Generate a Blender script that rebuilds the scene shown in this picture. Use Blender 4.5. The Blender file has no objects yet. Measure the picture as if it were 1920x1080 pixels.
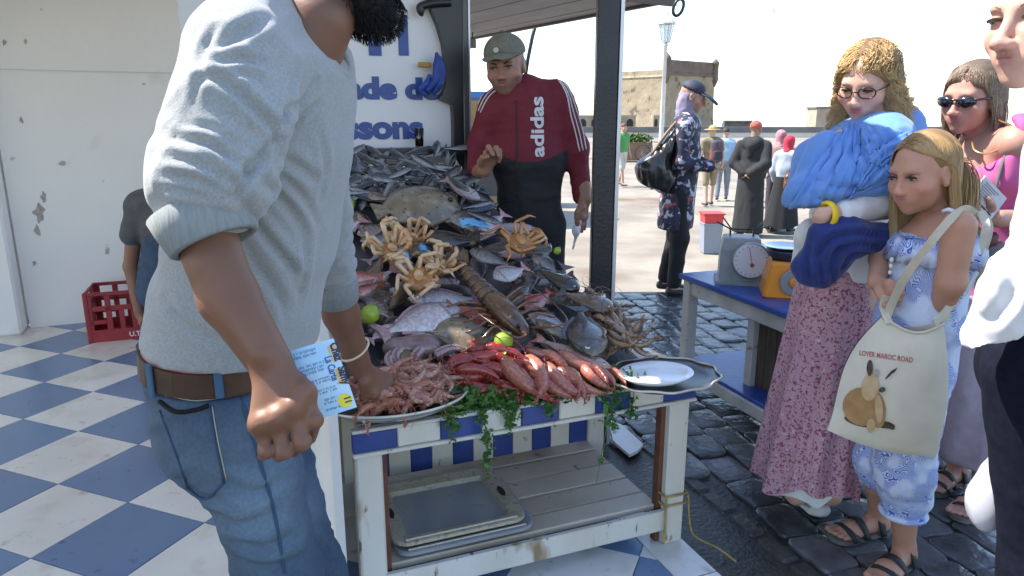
import bpy, math, random
import numpy as np
from mathutils import Matrix, Vector
random.seed(4); RNG = np.random.default_rng(7)
scene = bpy.context.scene
COL = scene.collection
# ---------------------------------------------------------------- camera, sky, sun, exposure
FOC, CAMZ = 1320.0, 1.42
PITCH = math.atan(320 / FOC)
cam_d = bpy.data.cameras.new('camera'); cam = bpy.data.objects.new('camera', cam_d); COL.objects.link(cam)
cam.location = (0, 0, CAMZ); cam.rotation_euler = (math.pi / 2 - PITCH, 0, 0)
cam_d.sensor_width = 36; cam_d.lens = 36 * FOC / 1920; cam_d.clip_start = .05; cam_d.clip_end = 4000
scene.camera = cam
SUN_EL = math.radians(55); TO_SUN = np.array([-.98, .20]); TO_SUN = TO_SUN / np.linalg.norm(TO_SUN)
world = bpy.data.worlds.new('World'); scene.world = world; world.use_nodes = True
wn = world.node_tree.nodes; bg = wn['Background']; sky = wn.new('ShaderNodeTexSky')
sky.sky_type = 'NISHITA'; sky.sun_disc = False; sky.sun_elevation = SUN_EL
sky.sun_rotation = math.atan2(TO_SUN[0], TO_SUN[1]) % (2 * math.pi)
sky.air_density = 1.0; sky.dust_density = .6; sky.ozone_density = 1.0
world.node_tree.links.new(sky.outputs[0], bg.inputs[0]); bg.inputs[1].default_value = .15
sun_d = bpy.data.lights.new('sun', 'SUN'); sun = bpy.data.objects.new('sun', sun_d); COL.objects.link(sun)
sun_d.energy = 4.0; sun_d.angle = math.radians(.5); sun_d.color = (1, .95, .87)
S3 = Vector((TO_SUN[0] * math.cos(SUN_EL), TO_SUN[1] * math.cos(SUN_EL), math.sin(SUN_EL)))
sun.rotation_euler = S3.to_track_quat('Z', 'Y').to_euler()
sun.location = (-6, 2, 9)
scene.view_settings.view_transform = 'Standard'; scene.view_settings.look = 'None'
scene.view_settings.exposure = 1.48; scene.view_settings.gamma = 1; scene.view_settings.use_curve_mapping = False
scene.render.engine = 'CYCLES'; scene.cycles.max_bounces = 8; scene.cycles.use_denoising = True

# ---------------------------------------------------------------- helpers
V = lambda *a: np.array(a, float)
def unit(a): a = np.asarray(a, float); return a / (np.linalg.norm(a) + 1e-12)
def ray(u, v):
    a, b = (u - 960) / FOC, (540 - v) / FOC
    return V(a, math.cos(PITCH) + b * math.sin(PITCH), -math.sin(PITCH) + b * math.cos(PITCH))
def at(u, v, y):                       # the point of the place seen in direction u, v at the distance y
    r = ray(u, v); return V(0, 0, CAMZ) + r * (y / r[1])
def on(u, v, z=0.):                    # ... and at the height z
    r = ray(u, v); return V(0, 0, CAMZ) + r * ((z - CAMZ) / r[2])
TH = math.radians(21.5); KW = V(math.cos(TH), math.sin(TH), 0); KD = V(-math.sin(TH), math.cos(TH), 0); KO = V(.54, 2.17, 0)
UP = V(0, 0, 1)
def K(s, t, z=0.): return KO + s * KW + t * KD + z * UP      # the stall's own axes: along its front, into its depth, up

def new_mesh(name, verts, faces, col=None, smooth=False, uv=None):
    me = bpy.data.meshes.new(name)
    verts = np.asarray(verts, np.float32)
    if isinstance(faces, np.ndarray):
        n, k = faces.shape
        me.vertices.add(len(verts)); me.vertices.foreach_set('co', verts.ravel())
        me.loops.add(n * k); me.loops.foreach_set('vertex_index', faces.ravel().astype(np.int32))
        me.polygons.add(n); me.polygons.foreach_set('loop_start', np.arange(n, dtype=np.int32) * k)
        me.update(calc_edges=True)
    else:
        me.from_pydata([tuple(map(float, v)) for v in verts], [], [tuple(map(int, f)) for f in faces]); me.update()
    if col is not None:
        a = me.color_attributes.new('Col', 'FLOAT_COLOR', 'POINT')
        c = np.ones((len(verts), 4), np.float32); c[:, :3] = col; a.data.foreach_set('color', c.ravel())
    if smooth: me.polygons.foreach_set('use_smooth', np.ones(len(me.polygons), bool))
    return me
def link(name, me, mat=None, parent=None, loc=None, label=None, cat=None, group=None, kind=None):
    o = bpy.data.objects.new(name, me); COL.objects.link(o)
    if mat is not None and me is not None:
        if not me.materials: me.materials.append(mat)
    if loc is not None: o.location = tuple(map(float, loc))
    if parent is not None: o.parent = parent
    return tag(o, label, cat, group, kind)
def tag(o, label=None, cat=None, group=None, kind=None):
    for k, x in (('label', label), ('category', cat), ('group', group), ('kind', kind)):
        if x: o[k] = x
    return o
def thing(name, label, cat, loc=(0, 0, 0), group=None):
    return link(name, None, None, None, loc, label, cat, group)
def local(parent, pts):
    q = np.asarray(pts, float)
    while parent is not None: q = q - np.array(parent.location); parent = parent.parent
    return q

class MB:                               # collects boxes, tubes, lofts into one mesh
    def __init__(s): s.v = []; s.f = []; s.c = []; s.col = (1, 1, 1)
    def add(s, v, f, col=None):
        n = len(s.v); s.v += [tuple(map(float, p)) for p in v]; s.f += [tuple(i + n for i in q) for q in f]
        s.c += [tuple(col or s.col)] * len(v); return s
    def box(s, c, size, ax=None, bev=0.):
        ax = ax if ax is not None else (V(1, 0, 0), V(0, 1, 0), UP)
        h = [x / 2 for x in size]; c = np.asarray(c, float)
        if bev <= 0:
            v = [c + ax[0] * h[0] * i + ax[1] * h[1] * j + ax[2] * h[2] * k for i in (-1, 1) for j in (-1, 1) for k in (-1, 1)]
            return s.add(v, [(0, 1, 3, 2), (4, 6, 7, 5), (0, 4, 5, 1), (2, 3, 7, 6), (0, 2, 6, 4), (1, 5, 7, 3)])
        v = []; b = bev                     # chamfered box: 24 corners
        idx = {}
        for i in (-1, 1):
            for j in (-1, 1):
                for k in (-1, 1):
                    for a in range(3):
                        q = [h[0] * i, h[1] * j, h[2] * k]
                        for o in range(3):
                            if o != a: q[o] -= b * (i, j, k)[o]
                        idx[i, j, k, a] = len(v); v.append(c + ax[0] * q[0] + ax[1] * q[1] + ax[2] * q[2])
        f = []
        for a in range(3):
            o1, o2 = [x for x in range(3) if x != a]
            for sg in (-1, 1):
                def key(p, q): t = [0, 0, 0]; t[a] = sg; t[o1] = p; t[o2] = q; return idx[(*t, a)]
                f.append((key(-1, -1), key(1, -1), key(1, 1), key(-1, 1)))
        for a in range(3):
            o1, o2 = [x for x in range(3) if x != a]
            for p in (-1, 1):
                for q in (-1, 1):
                    def kk(e, fa): t = [0, 0, 0]; t[a] = e; t[o1] = p; t[o2] = q; return idx[(*t, fa)]
                    f.append((kk(-1, o1), kk(1, o1), kk(1, o2), kk(-1, o2)))
        for i in (-1, 1):
            for j in (-1, 1):
                for k in (-1, 1): f.append(tuple(idx[i, j, k, a] for a in range(3)))
        return s.add(v, f)
    def bar(s, a, b, w, h, up=None, bev=0.):
        a, b = np.asarray(a, float), np.asarray(b, float); d = unit(b - a)
        u = unit(up if up is not None else UP)
        if abs(d @ u) > .98: u = V(0, 1, 0)
        sd = unit(np.cross(d, u)); u = np.cross(sd, d)
        return s.box((a + b) / 2, (np.linalg.norm(b - a), w, h), (d, sd, u), bev)
    def tube(s, pts, r, n=8, cap=True, close=False, flat=None):
        v, f = tube(pts, r, n, cap, close, flat); return s.add(v, f)
    def rings(s, rings, cap0=True, cap1=True, close=False):
        n = len(rings[0]); v = [p for r in rings for p in r]; f = []
        m = len(rings)
        for i in range(m if close else m - 1):
            for j in range(n):
                a, b = i * n + j, i * n + (j + 1) % n; i2 = (i + 1) % m
                f.append((a, b, i2 * n + (j + 1) % n, i2 * n + j))
        if cap0 and not close: f.append(tuple(range(n))[::-1])
        if cap1 and not close: f.append(tuple((m - 1) * n + j for j in range(n)))
        return s.add(v, f)
    def lathe(s, c, prof, n=24, ax=None, sx=1., sy=1.):
        ax = ax if ax is not None else (V(1, 0, 0), V(0, 1, 0), UP); c = np.asarray(c, float)
        R = [[c + ax[0] * r * sx * math.cos(2 * math.pi * j / n) + ax[1] * r * sy * math.sin(2 * math.pi * j / n) + ax[2] * z for j in range(n)] for r, z in prof]
        return s.rings(R)
    def prism(s, poly, a, b):             # polygon given as 3-D points, moved by a and by b
        poly = [np.asarray(p, float) for p in poly]; n = len(poly)
        v = [p + a for p in poly] + [p + b for p in poly]
        return s.add(v, [tuple(range(n))[::-1], tuple(range(n, 2 * n))] + [(i, (i + 1) % n, n + (i + 1) % n, n + i) for i in range(n)])
    def mesh(s, name, smooth=False, usecol=False): return new_mesh(name, s.v, s.f, np.array(s.c) if usecol else None, smooth)
    def obj(s, name, mat, parent=None, smooth=False, usecol=False, **k):
        if parent is not None: s.v = [tuple(q) for q in local(parent, s.v)]
        o = link(name, s.mesh(name, smooth, usecol), mat, parent, **k); fix(o.data); return o
def fix(me):
    import bmesh
    b = bmesh.new(); b.from_mesh(me); bmesh.ops.recalc_face_normals(b, faces=b.faces); b.to_mesh(me); b.free()
def tube(pts, r, n=8, cap=True, close=False, flat=None):
    P = np.asarray(pts, float); m = len(P); r = np.broadcast_to(np.asarray(r, float), (m,))
    T = np.gradient(P, axis=0) if not close else np.roll(P, -1, 0) - np.roll(P, 1, 0)
    T /= np.linalg.norm(T, axis=1)[:, None] + 1e-12
    N = np.zeros_like(P); x = V(0, 0, 1) if abs(T[0][2]) < .9 else V(1, 0, 0)
    for i in range(m):
        x = x - T[i] * (x @ T[i]); x = unit(x); N[i] = x
    B = np.cross(T, N); v = []
    for i in range(m):
        for j in range(n):
            a = 2 * math.pi * j / n; v.append(P[i] + r[i] * (math.cos(a) * N[i] * (flat or 1) + math.sin(a) * B[i]))
    f = []
    for i in range(m if close else m - 1):
        i2 = (i + 1) % m
        for j in range(n): f.append((i * n + j, i * n + (j + 1) % n, i2 * n + (j + 1) % n, i2 * n + j))
    if cap and not close: f += [tuple(range(n))[::-1], tuple((m - 1) * n + j for j in range(n))]
    return v, f
def spline(pts, n=8):                      # Catmull-Rom through the points
    P = np.asarray(pts, float); P = np.vstack([2 * P[0] - P[1], P, 2 * P[-1] - P[-2]]); out = []
    for i in range(1, len(P) - 2):
        for t in np.linspace(0, 1, n, endpoint=False):
            a, b, c, d = P[i - 1], P[i], P[i + 1], P[i + 2]
            out.append(.5 * (2 * b + (c - a) * t + (2 * a - 5 * b + 4 * c - d) * t * t + (3 * b - a - 3 * c + d) * t ** 3))
    out.append(P[-2]); return np.array(out)
def copy_thing(o, label=None):
    c = o.copy(); COL.objects.link(c)
    if label: c['label'] = label
    for ch in list(o.children):
        d = ch.copy(); COL.objects.link(d); d.parent = c
        for g in list(ch.children):
            e = g.copy(); COL.objects.link(e); e.parent = d
    return c

# ---------------------------------------------------------------- materials
MATS = {}
def M(name, col=(.5, .5, .5), rough=.6, col2=None, scale=6., lo=.35, hi=.65, bump=0., bscale=80., bdist=.01, metal=0., spec=.5, attr=False, rnd=0., coat=0., trans=0., spots=None, detail=5, coords='Object', stretch=None, sss=0., sheen=0.):
    if name in MATS: return MATS[name]
    m = bpy.data.materials.new(name); m.use_nodes = True; N, L = m.node_tree.nodes, m.node_tree.links
    b = N['Principled BSDF']; b.inputs['Roughness'].default_value = rough; b.inputs['Metallic'].default_value = metal
    b.inputs['Specular IOR Level'].default_value = spec; b.inputs['Coat Weight'].default_value = coat; b.inputs['Coat Roughness'].default_value = .12
    b.inputs['Transmission Weight'].default_value = trans
    if sss: b.inputs['Subsurface Weight'].default_value = sss; b.inputs['Subsurface Radius'].default_value = (.012, .004, .002); b.inputs['Subsurface Scale'].default_value = 1.
    if sheen: b.inputs['Sheen Weight'].default_value = sheen
    tc = N.new('ShaderNodeTexCoord'); mp = N.new('ShaderNodeMapping'); L.new(tc.outputs[coords], mp.inputs[0])
    if stretch: mp.inputs['Scale'].default_value = stretch
    oi = None
    if rnd:
        oi = N.new('ShaderNodeObjectInfo'); mu = N.new('ShaderNodeMath'); mu.operation = 'MULTIPLY'; mu.inputs[1].default_value = 37.
        L.new(oi.outputs['Random'], mu.inputs[0]); L.new(mu.outputs[0], mp.inputs['Location'])
    def noise(sc, det=detail):
        n = N.new('ShaderNodeTexNoise'); n.inputs['Scale'].default_value = sc; n.inputs['Detail'].default_value = det; L.new(mp.outputs[0], n.inputs[0]); return n.outputs[0]
    def ramp(src, a, c):
        r = N.new('ShaderNodeMapRange'); r.inputs[1].default_value = a; r.inputs[2].default_value = c; L.new(src, r.inputs[0]); return r.outputs[0]
    def mix(fac, a, c, mode='MIX'):
        x = N.new('ShaderNodeMix'); x.data_type = 'RGBA'; x.blend_type = mode
        if isinstance(fac, (int, float)): x.inputs[0].default_value = fac
        else: L.new(fac, x.inputs[0])
        for i, q in ((6, a), (7, c)):
            if isinstance(q, tuple): x.inputs[i].default_value = (*q, 1)
            else: L.new(q, x.inputs[i])
        return x.outputs[2]
    if attr:
        at_ = N.new('ShaderNodeAttribute'); at_.attribute_name = 'Col'; base = at_.outputs['Color']
        if col2 is not None: base = mix(ramp(noise(scale), lo, hi), base, mix(1., base, col2, 'MULTIPLY'))
    elif col2 is not None: base = mix(ramp(noise(scale), lo, hi), col, col2)
    else:
        rgb = N.new('ShaderNodeRGB'); rgb.outputs[0].default_value = (*col, 1); base = rgb.outputs[0]
    for (sc, a, c, sp) in (spots or []): base = mix(ramp(noise(sc, 3), a, c), base, sp)
    if oi is not None:
        r = N.new('ShaderNodeMapRange'); r.inputs[3].default_value = 1 - rnd; r.inputs[4].default_value = 1 + rnd; L.new(oi.outputs['Random'], r.inputs[0])
        h = N.new('ShaderNodeHueSaturation'); L.new(base, h.inputs['Color']); L.new(r.outputs[0], h.inputs['Value']); base = h.outputs[0]
    L.new(base, b.inputs['Base Color'])
    if bump:
        bp = N.new('ShaderNodeBump'); bp.inputs['Strength'].default_value = bump; bp.inputs['Distance'].default_value = bdist
        L.new(noise(bscale, 4), bp.inputs['Height']); L.new(bp.outputs[0], b.inputs['Normal'])
    MATS[name] = m; return m
from mathutils.bvhtree import BVHTree
# ---------------------------------------------------------------- smooth solid modelling (distance fields -> surface nets)
def vnoise(P, seed=0):
    P = np.asarray(P, np.float64); i = np.floor(P).astype(np.int64); f = P - i; f = f * f * (3 - 2 * f)
    def h(a, b, c):
        n = (a * 374761393 + b * 668265263 + c * 1274126177 + seed * 974634777) & 0x7fffffff
        n = ((n ^ (n >> 13)) * 1274126177) & 0x7fffffff; n = (n ^ (n >> 16)) & 0xffff
        return n / 65535.
    r = 0
    for a in (0, 1):
        for b in (0, 1):
            for c in (0, 1):
                w = (f[..., 0] if a else 1 - f[..., 0]) * (f[..., 1] if b else 1 - f[..., 1]) * (f[..., 2] if c else 1 - f[..., 2])
                r = r + w * h(i[..., 0] + a, i[..., 1] + b, i[..., 2] + c)
    return r
def fbm(P, seed=0, o=3):
    r = 0; a = .5
    for k in range(o): r = r + a * vnoise(P * 2 ** k, seed + k); a *= .5
    return r
def ridge(P, seed=0, o=2):              # cloth folds: sharp crests, soft valleys
    r = 0; a = .6
    for k in range(o): r = r + a * (1 - np.abs(2 * vnoise(P * 2 ** k, seed + k) - 1)); a *= .4
    return r
class SDF:
    def __init__(s): s.p = []
    def _add(s, fn, lo, hi, k, op='add'): s.p.append((fn, np.asarray(lo, float), np.asarray(hi, float), k, op)); return s
    def cap(s, a, b, ra, rb, k=.02, op='add', fold=None):
        a, b = np.asarray(a, float), np.asarray(b, float); d = b - a; L2 = d @ d + 1e-12
        def fn(P):
            q = P - a; h = np.clip((q @ d) / L2, 0, 1); r = ra + (rb - ra) * h
            if fold: r = r + fold(P, h)
            return np.sqrt(((q - h[..., None] * d) ** 2).sum(-1)) - r
        m = max(ra, rb) * 1.15
        return s._add(fn, np.minimum(a, b) - m, np.maximum(a, b) + m, k, op)
    def ecap(s, a, b, ra, rb, side, k=.03, op='add', fold=None):        # tapered limb of elliptic section; ra, rb = (along side, across)
        a, b = np.asarray(a, float), np.asarray(b, float); d = b - a; L2 = d @ d + 1e-12; ax = d / math.sqrt(L2)
        sd = np.asarray(side, float); sd = unit(sd - ax * (sd @ ax)); fr = np.cross(ax, sd)
        def fn(P):
            q = P - a; h = np.clip((q @ d) / L2, 0, 1); e = q - h[..., None] * d
            rs = ra[0] + (rb[0] - ra[0]) * h; rf = ra[1] + (rb[1] - ra[1]) * h; mn = np.minimum(rs, rf)
            kx = np.sqrt((e @ sd / rs) ** 2 + (e @ fr / rf) ** 2 + (e @ ax / mn) ** 2)
            if fold: kx = kx - fold(P, h) / mn
            return (kx - 1) * mn
        m = max(*ra, *rb) * 1.15
        return s._add(fn, np.minimum(a, b) - m, np.maximum(a, b) + m, k, op)
    def ell(s, c, r, k=.02, op='add', R=None):
        c = np.asarray(c, float); r = np.asarray(r, float); R = np.eye(3) if R is None else R; mn = r.min()
        def fn(P):
            q = ((P - c) @ R.T) / r; n = np.sqrt((q * q).sum(-1)); g = np.sqrt(((q / r) ** 2).sum(-1)) + 1e-9
            return n * (n - 1) / g
        m = np.abs(R.T) @ r if R is not None else r
        return s._add(fn, c - m, c + m, k, op)
    def chain(s, pts, rad, k=.02, fold=None):
        for i in range(len(pts) - 1): s.cap(pts[i], pts[i + 1], rad[i], rad[i + 1], k, fold=fold)
        return s
    def build(s, res, disp=None, cut=None):
        lo = np.min([q[1] for q in s.p if q[4] == 'add'], 0) - 4 * res; hi = np.max([q[2] for q in s.p if q[4] == 'add'], 0) + 4 * res
        n = np.ceil((hi - lo) / res).astype(int) + 1
        D = np.full(n, .5, np.float32); axs = [lo[i] + res * np.arange(n[i]) for i in range(3)]
        for fn, l, h, k, op in s.p:
            m = k + 3 * res; i0 = np.clip(np.floor((l - m - lo) / res).astype(int), 0, n - 1); i1 = np.clip(np.ceil((h + m - lo) / res).astype(int) + 1, 1, n)
            if (i1 <= i0).any(): continue
            sl = tuple(slice(i0[j], i1[j]) for j in range(3))
            P = np.stack(np.meshgrid(*[axs[j][sl[j]] for j in range(3)], indexing='ij'), -1)
            d = fn(P).astype(np.float32); o = D[sl]
            if op == 'add':
                t = np.clip(.5 + .5 * (o - d) / k, 0, 1); D[sl] = o * (1 - t) + d * t - k * t * (1 - t)
            else:
                d = -d; t = np.clip(.5 - .5 * (o - d) / k, 0, 1); D[sl] = o * (1 - t) + d * t + k * t * (1 - t)
        if cut is not None:                                # planes (point, normal): what lies beyond is cut off
            P = np.stack(np.meshgrid(*axs, indexing='ij'), -1)
            for p, nn in cut: D = np.maximum(D, ((P - np.asarray(p)) @ unit(nn)).astype(np.float32))
        v, f = surface_nets(D, lo, res)
        if len(v) and disp is not None: v = relax(v, f, 2, .5); v = v + relax_n(normals(v, f), f) * disp(v)[:, None]
        return v, f
def surface_nets(D, lo, res):
    ins = D < 0; c = np.zeros([x - 1 for x in D.shape], np.int8)
    for a in (0, 1):
        for b in (0, 1):
            for e in (0, 1): c += ins[a:D.shape[0] - 1 + a, b:D.shape[1] - 1 + b, e:D.shape[2] - 1 + e]
    act = (c > 0) & (c < 8); I = np.argwhere(act); idx = np.full(c.shape, -1, np.int32); idx[tuple(I.T)] = np.arange(len(I))
    acc = np.zeros((len(I), 3)); cnt = np.zeros(len(I))
    cs = [(a, b, e) for a in (0, 1) for b in (0, 1) for e in (0, 1)]
    for i, p in enumerate(cs):
        for j in range(3):
            if p[j]: continue
            q = list(p); q[j] = 1
            d0 = D[tuple((I + p).T)]; d1 = D[tuple((I + q).T)]; m = (d0 < 0) != (d1 < 0)
            t = np.where(m, d0 / np.where(m, d0 - d1, 1), 0); pos = np.array(p, float)[None] + np.zeros((len(I), 3)); pos[:, j] = t
            acc[m] += pos[m]; cnt[m] += 1
    v = lo + res * (I + acc / np.maximum(cnt, 1)[:, None])
    F = []
    for j in range(3):
        a, b = [x for x in range(3) if x != j]
        s0 = [slice(1, -1)] * 3; s0[j] = slice(0, -1); s1 = list(s0); s1[j] = slice(1, None)
        i0 = ins[tuple(s0)]; i1 = ins[tuple(s1)]; E = np.argwhere(i0 != i1)
        if not len(E): continue
        fl = i0[tuple(E.T)]; E = E + [0 if x == j else 1 for x in range(3)]
        def cell(da, db): q = E.copy(); q[:, a] -= da; q[:, b] -= db; return idx[tuple(q.T)]
        quad = np.stack([cell(1, 1), cell(0, 1), cell(0, 0), cell(1, 0)], 1)
        if j == 1: fl = ~fl
        quad[~fl] = quad[~fl][:, ::-1]; F.append(quad)
    F = np.concatenate(F) if F else np.zeros((0, 4), np.int32)
    return v, F[(F >= 0).all(1)]
def normals(v, f):
    a = v[f[:, 2]] - v[f[:, 0]]; b = v[f[:, 3 if f.shape[1] == 4 else 1]] - v[f[:, 1 if f.shape[1] == 4 else 0]]; n = np.cross(a, b); N = np.zeros_like(v)
    for k in range(f.shape[1]):
        for c in range(3): N[:, c] += np.bincount(f[:, k], n[:, c], len(v))
    return N / (np.linalg.norm(N, axis=1)[:, None] + 1e-12)
def relax(v, f, it=2, w=.5):
    e = np.concatenate([f[:, [0, 1]], f[:, [1, 2]], f[:, [2, 3]], f[:, [3, 0]]]); e = np.concatenate([e, e[:, ::-1]]); n = np.bincount(e[:, 0], minlength=len(v))
    for _ in range(it):
        s = np.stack([np.bincount(e[:, 0], v[e[:, 1], c], len(v)) for c in range(3)], 1) / np.maximum(n, 1)[:, None]; v = v * (1 - w) + s * w
    return v
def relax_n(n, f): n = relax(n, f, 3, .6); return n / (np.linalg.norm(n, axis=1)[:, None] + 1e-9)
def crease(v, f, lines):                # press folds into a cloth along lines seen from the camera: (points, depth, width)
    N = relax_n(normals(v, f), f); t = BVHTree.FromPolygons([Vector(p) for p in v], [tuple(map(int, q)) for q in f]); D = np.zeros(len(v))
    for px, amp, sg in lines:
        q = []
        for u, w in spline([(a, b, 0) for a, b in px], 7)[:, :2]:
            h, n, i, d = t.ray_cast(Vector((0, 0, CAMZ)), Vector(ray(u, w)).normalized())
            if h is not None: q.append(np.array(h))
        if len(q) < 4: continue
        q = np.array(q); m = np.where(((v > q.min(0) - 4 * sg) & (v < q.max(0) + 4 * sg)).all(1))[0]; d2 = ((v[m][:, None] - q[None]) ** 2).sum(2); j = d2.argmin(1); d2 = d2.min(1); fade = np.sin(np.linspace(.35, math.pi - .35, len(q)))[j]
        D[m] += amp * fade * (-np.exp(-d2 / (2 * sg * sg)) + .75 * np.exp(-(np.sqrt(d2) - 2.1 * sg) ** 2 / (2 * (1.1 * sg) ** 2)))
    return relax(v + N * D[:, None], f, 1, .3), f
def sobj(name, pieces, mat, parent=None, col=None, **k):            # one mesh from one or several solids
    vs, fs, n = [], [], 0
    for v, f in pieces: vs.append(v); fs.append(f + n); n += len(v)
    v = np.concatenate(vs); f = np.concatenate(fs)
    c = col(v) if callable(col) else col
    o = link(name, new_mesh(name, local(parent, v) if parent is not None else v, f.astype(np.int32), c, True), mat, parent, **k)
    return o

# ---------------------------------------------------------------- heads, hands, hair
class Head:                              # c = centre of the head, fwd = where the face looks, size = chin to crown in metres
    def __init__(s, c, fwd, size=.23, tilt=0., up=UP):
        s.c = np.asarray(c, float); f = unit(fwd); r = unit(np.cross(f, up)); u = np.cross(r, f)
        ct, st_ = math.cos(tilt), math.sin(tilt); r, u = r * ct + u * st_, u * ct - r * st_
        s.R = np.array([r, f, u]); s.s = size
    def w(s, x, y, z): return s.c + s.s * (V(x, y, z) @ s.R)
    def l(s, P): return ((P - s.c) @ s.R.T) / s.s
    def sdf(s, nose=1., jaw=1., fat=1., neck=None, neckr=.24, lids=.5, ears=True, wide=1., mouth=0., brow=1.):
        S = SDF(); h = s.s; e = lambda c, r, k=.06, op='add': S.ell(s.w(*c), np.array(r) * h, k * h, op, s.R)
        cp = lambda a, b, ra, rb, k=.05: S.cap(s.w(*a), s.w(*b), ra * h, rb * h, k * h)
        W = wide
        e((0, -.07, .14), (.335 * W, .42, .36)); e((0, .09, -.10), (.29 * W, .30, .38), .1); e((0, .11, -.31), (.225 * jaw * W, .22, .17), .1)
        e((0, .285, -.425), (.095 * jaw, .085, .075), .1)
        cp((-.16, .325, .075), (.16, .325, .075), .05 * brow, .05 * brow, .09)
        for x in (-1, 1):
            e((.15 * x * W, .40, -.005), (.095, .075, .055), .07, 'sub')
            e((.185 * x * W, .255, -.145), (.10 * fat, .09, .09), .12)
            e((.145 * x * W, .300, -.004), (.075, .068, .058), .015)      # eyelids
            if ears:
                e((.335 * x * W, -.02, -.03), (.035, .085, .135), .03); e((.372 * x * W, .0, -.02), (.024, .046, .08), .02, 'sub'); e((.335 * x * W, .0, -.145), (.03, .045, .045), .03)
        n = nose
        cp((0, .36, .04), (0, .40 + .065 * n, -.15), .033, .042, .05); e((0, .405 + .07 * n, -.165), (.055, .052, .048), .03)
        for x in (-1, 1): e((.055 * x, .415 + .02 * n, -.178), (.036, .05, .036), .03)
        e((0, .315, -.275), (.15, .085, .09), .09)
        e((0, .392, -.262), (.085, .032, .020), .014); e((0, .385, -.303), (.075, .034, .024), .014)
        e((0, .425, -.281 - mouth * .5), (.092, .035, .006 + mouth), .012, 'sub')
        if neck is not None:
            S.cap(s.w(0, -.10, -.22), neck, neckr * h * .98, neckr * h * 1.08, .08 * h)
        return S
    def color(s, P, skin, lip=(.45, .16, .14), blush=.25, stubble=0., scol=(.06, .045, .04), lidtone=.85, ruddy=(.62, .24, .18)):
        q = s.l(P); c = np.tile(np.array(skin, float), (len(P), 1)); dz = lambda cc, r: np.exp(-((((q - np.array(cc)) / np.array(r)) ** 2).sum(1)))
        def mixc(w, t):
            nonlocal c; w = np.clip(w, 0, 1)[:, None]; c = c * (1 - w) + np.array(t) * w
        n = fbm(q * 9, 3); c *= (1 + .22 * (n - .45))[:, None]
        for x in (-1, 1):
            mixc(blush * dz((.2 * x, .28, -.15), (.13, .2, .12)), ruddy); mixc((1 - lidtone) * dz((.15 * x, .36, -.03), (.12, .1, .06)), np.array(skin) * .55)
        mixc(blush * dz((0, .47, -.16), (.1, .09, .08)), ruddy)
        if stubble:
            m = np.clip((-.16 - q[:, 2]) / .06, 0, 1) * np.clip((q[:, 1] + .05) / .1, 0, 1) * np.clip((.50 + q[:, 2]) / .06 + .4, 0, 1)
            mixc(stubble * m * (.8 + .4 * vnoise(q * 60, 5)), scol)
        mixc(.9 * np.exp(-(((q[:, 0]) / .085) ** 4 + ((q[:, 2] + .262) / .022) ** 4)) * (q[:, 1] > .3), lip); mixc(.9 * np.exp(-(((q[:, 0]) / .075) ** 4 + ((q[:, 2] + .303) / .022) ** 4)) * (q[:, 1] > .3), lip)
        return c
    def eyes(s, parent, iris=(.1, .2, .3), look=(0, 1, -.2), open_=.5, wide=1., lash=(.05, .03, .02)):
        h = s.s; L = unit(look)
        for x in (-1, 1):
            m = MB()
            c = s.w(.145 * x * wide, .306, -.006); n = 10; R = []
            # an almond of white with iris and pupil lying on the eyeball between the lids
            rows = []
            for k, (fy, o) in enumerate(((0, 0),)): pass
            P0 = []
            for a in np.linspace(0, 2 * math.pi, 16, endpoint=False):
                P0.append(s.w(.145 * x * wide + .062 * math.cos(a), .372 - .018 * math.cos(a) ** 2, -.006 + .034 * open_ * math.sin(a) * (1.15 if math.sin(a) > 0 else .8)))
            cc = s.w(.145 * x * wide, .377, -.006); nn = s.R[1] * .004 * h / .23
            m.add([p for p in P0] + [cc], [(i, (i + 1) % 16, 16) for i in range(16)], (.62, .58, .55))
            ir = [s.w(.145 * x * wide + L[0] * .03 + .028 * math.cos(a), .380, -.006 + L[2] * .02 + min(.028, .034 * open_) * math.sin(a)) for a in np.linspace(0, 2 * math.pi, 12, endpoint=False)]
            m.add(ir, [tuple(range(12))], iris)
            pu = [s.w(.145 * x * wide + L[0] * .03 + .013 * math.cos(a), .3815, -.006 + L[2] * .02 + min(.013, .02 * open_) * math.sin(a)) for a in np.linspace(0, 2 * math.pi, 10, endpoint=False)]
            m.add(pu, [tuple(range(10))], (.01, .01, .01))
            m.col = lash; m.tube([s.w(.145 * x * wide + .066 * math.cos(a), .376 - .02 * math.cos(a) ** 2, -.004 + .040 * open_ * math.sin(a)) for a in np.linspace(.05, math.pi - .05, 8)], [.002 * h / .23, .0035 * h / .23, .004 * h / .23, .004 * h / .23, .004 * h / .23, .004 * h / .23, .0035 * h / .23, .002 * h / .23], 5)
            m.obj('eye', M('eye', rough=.15, attr=True), parent, False, True)
    def brows(s, parent, mat, drop=0., inner=0., th=.017, wide=1.):
        for x in (-1, 1):
            m = MB(); m.tube([s.w(x * (.06 + .16 * t) * wide, .378 - .06 * t * t, .072 + .03 * math.sin(t * 2.4) + drop - inner * (1 - t)) for t in np.linspace(0, 1, 7)], [th * s.s * q for q in (.6, 1, 1, .95, .8, .6, .2)], 6, flat=.6)
            m.obj('eyebrow', mat, parent, True)
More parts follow.
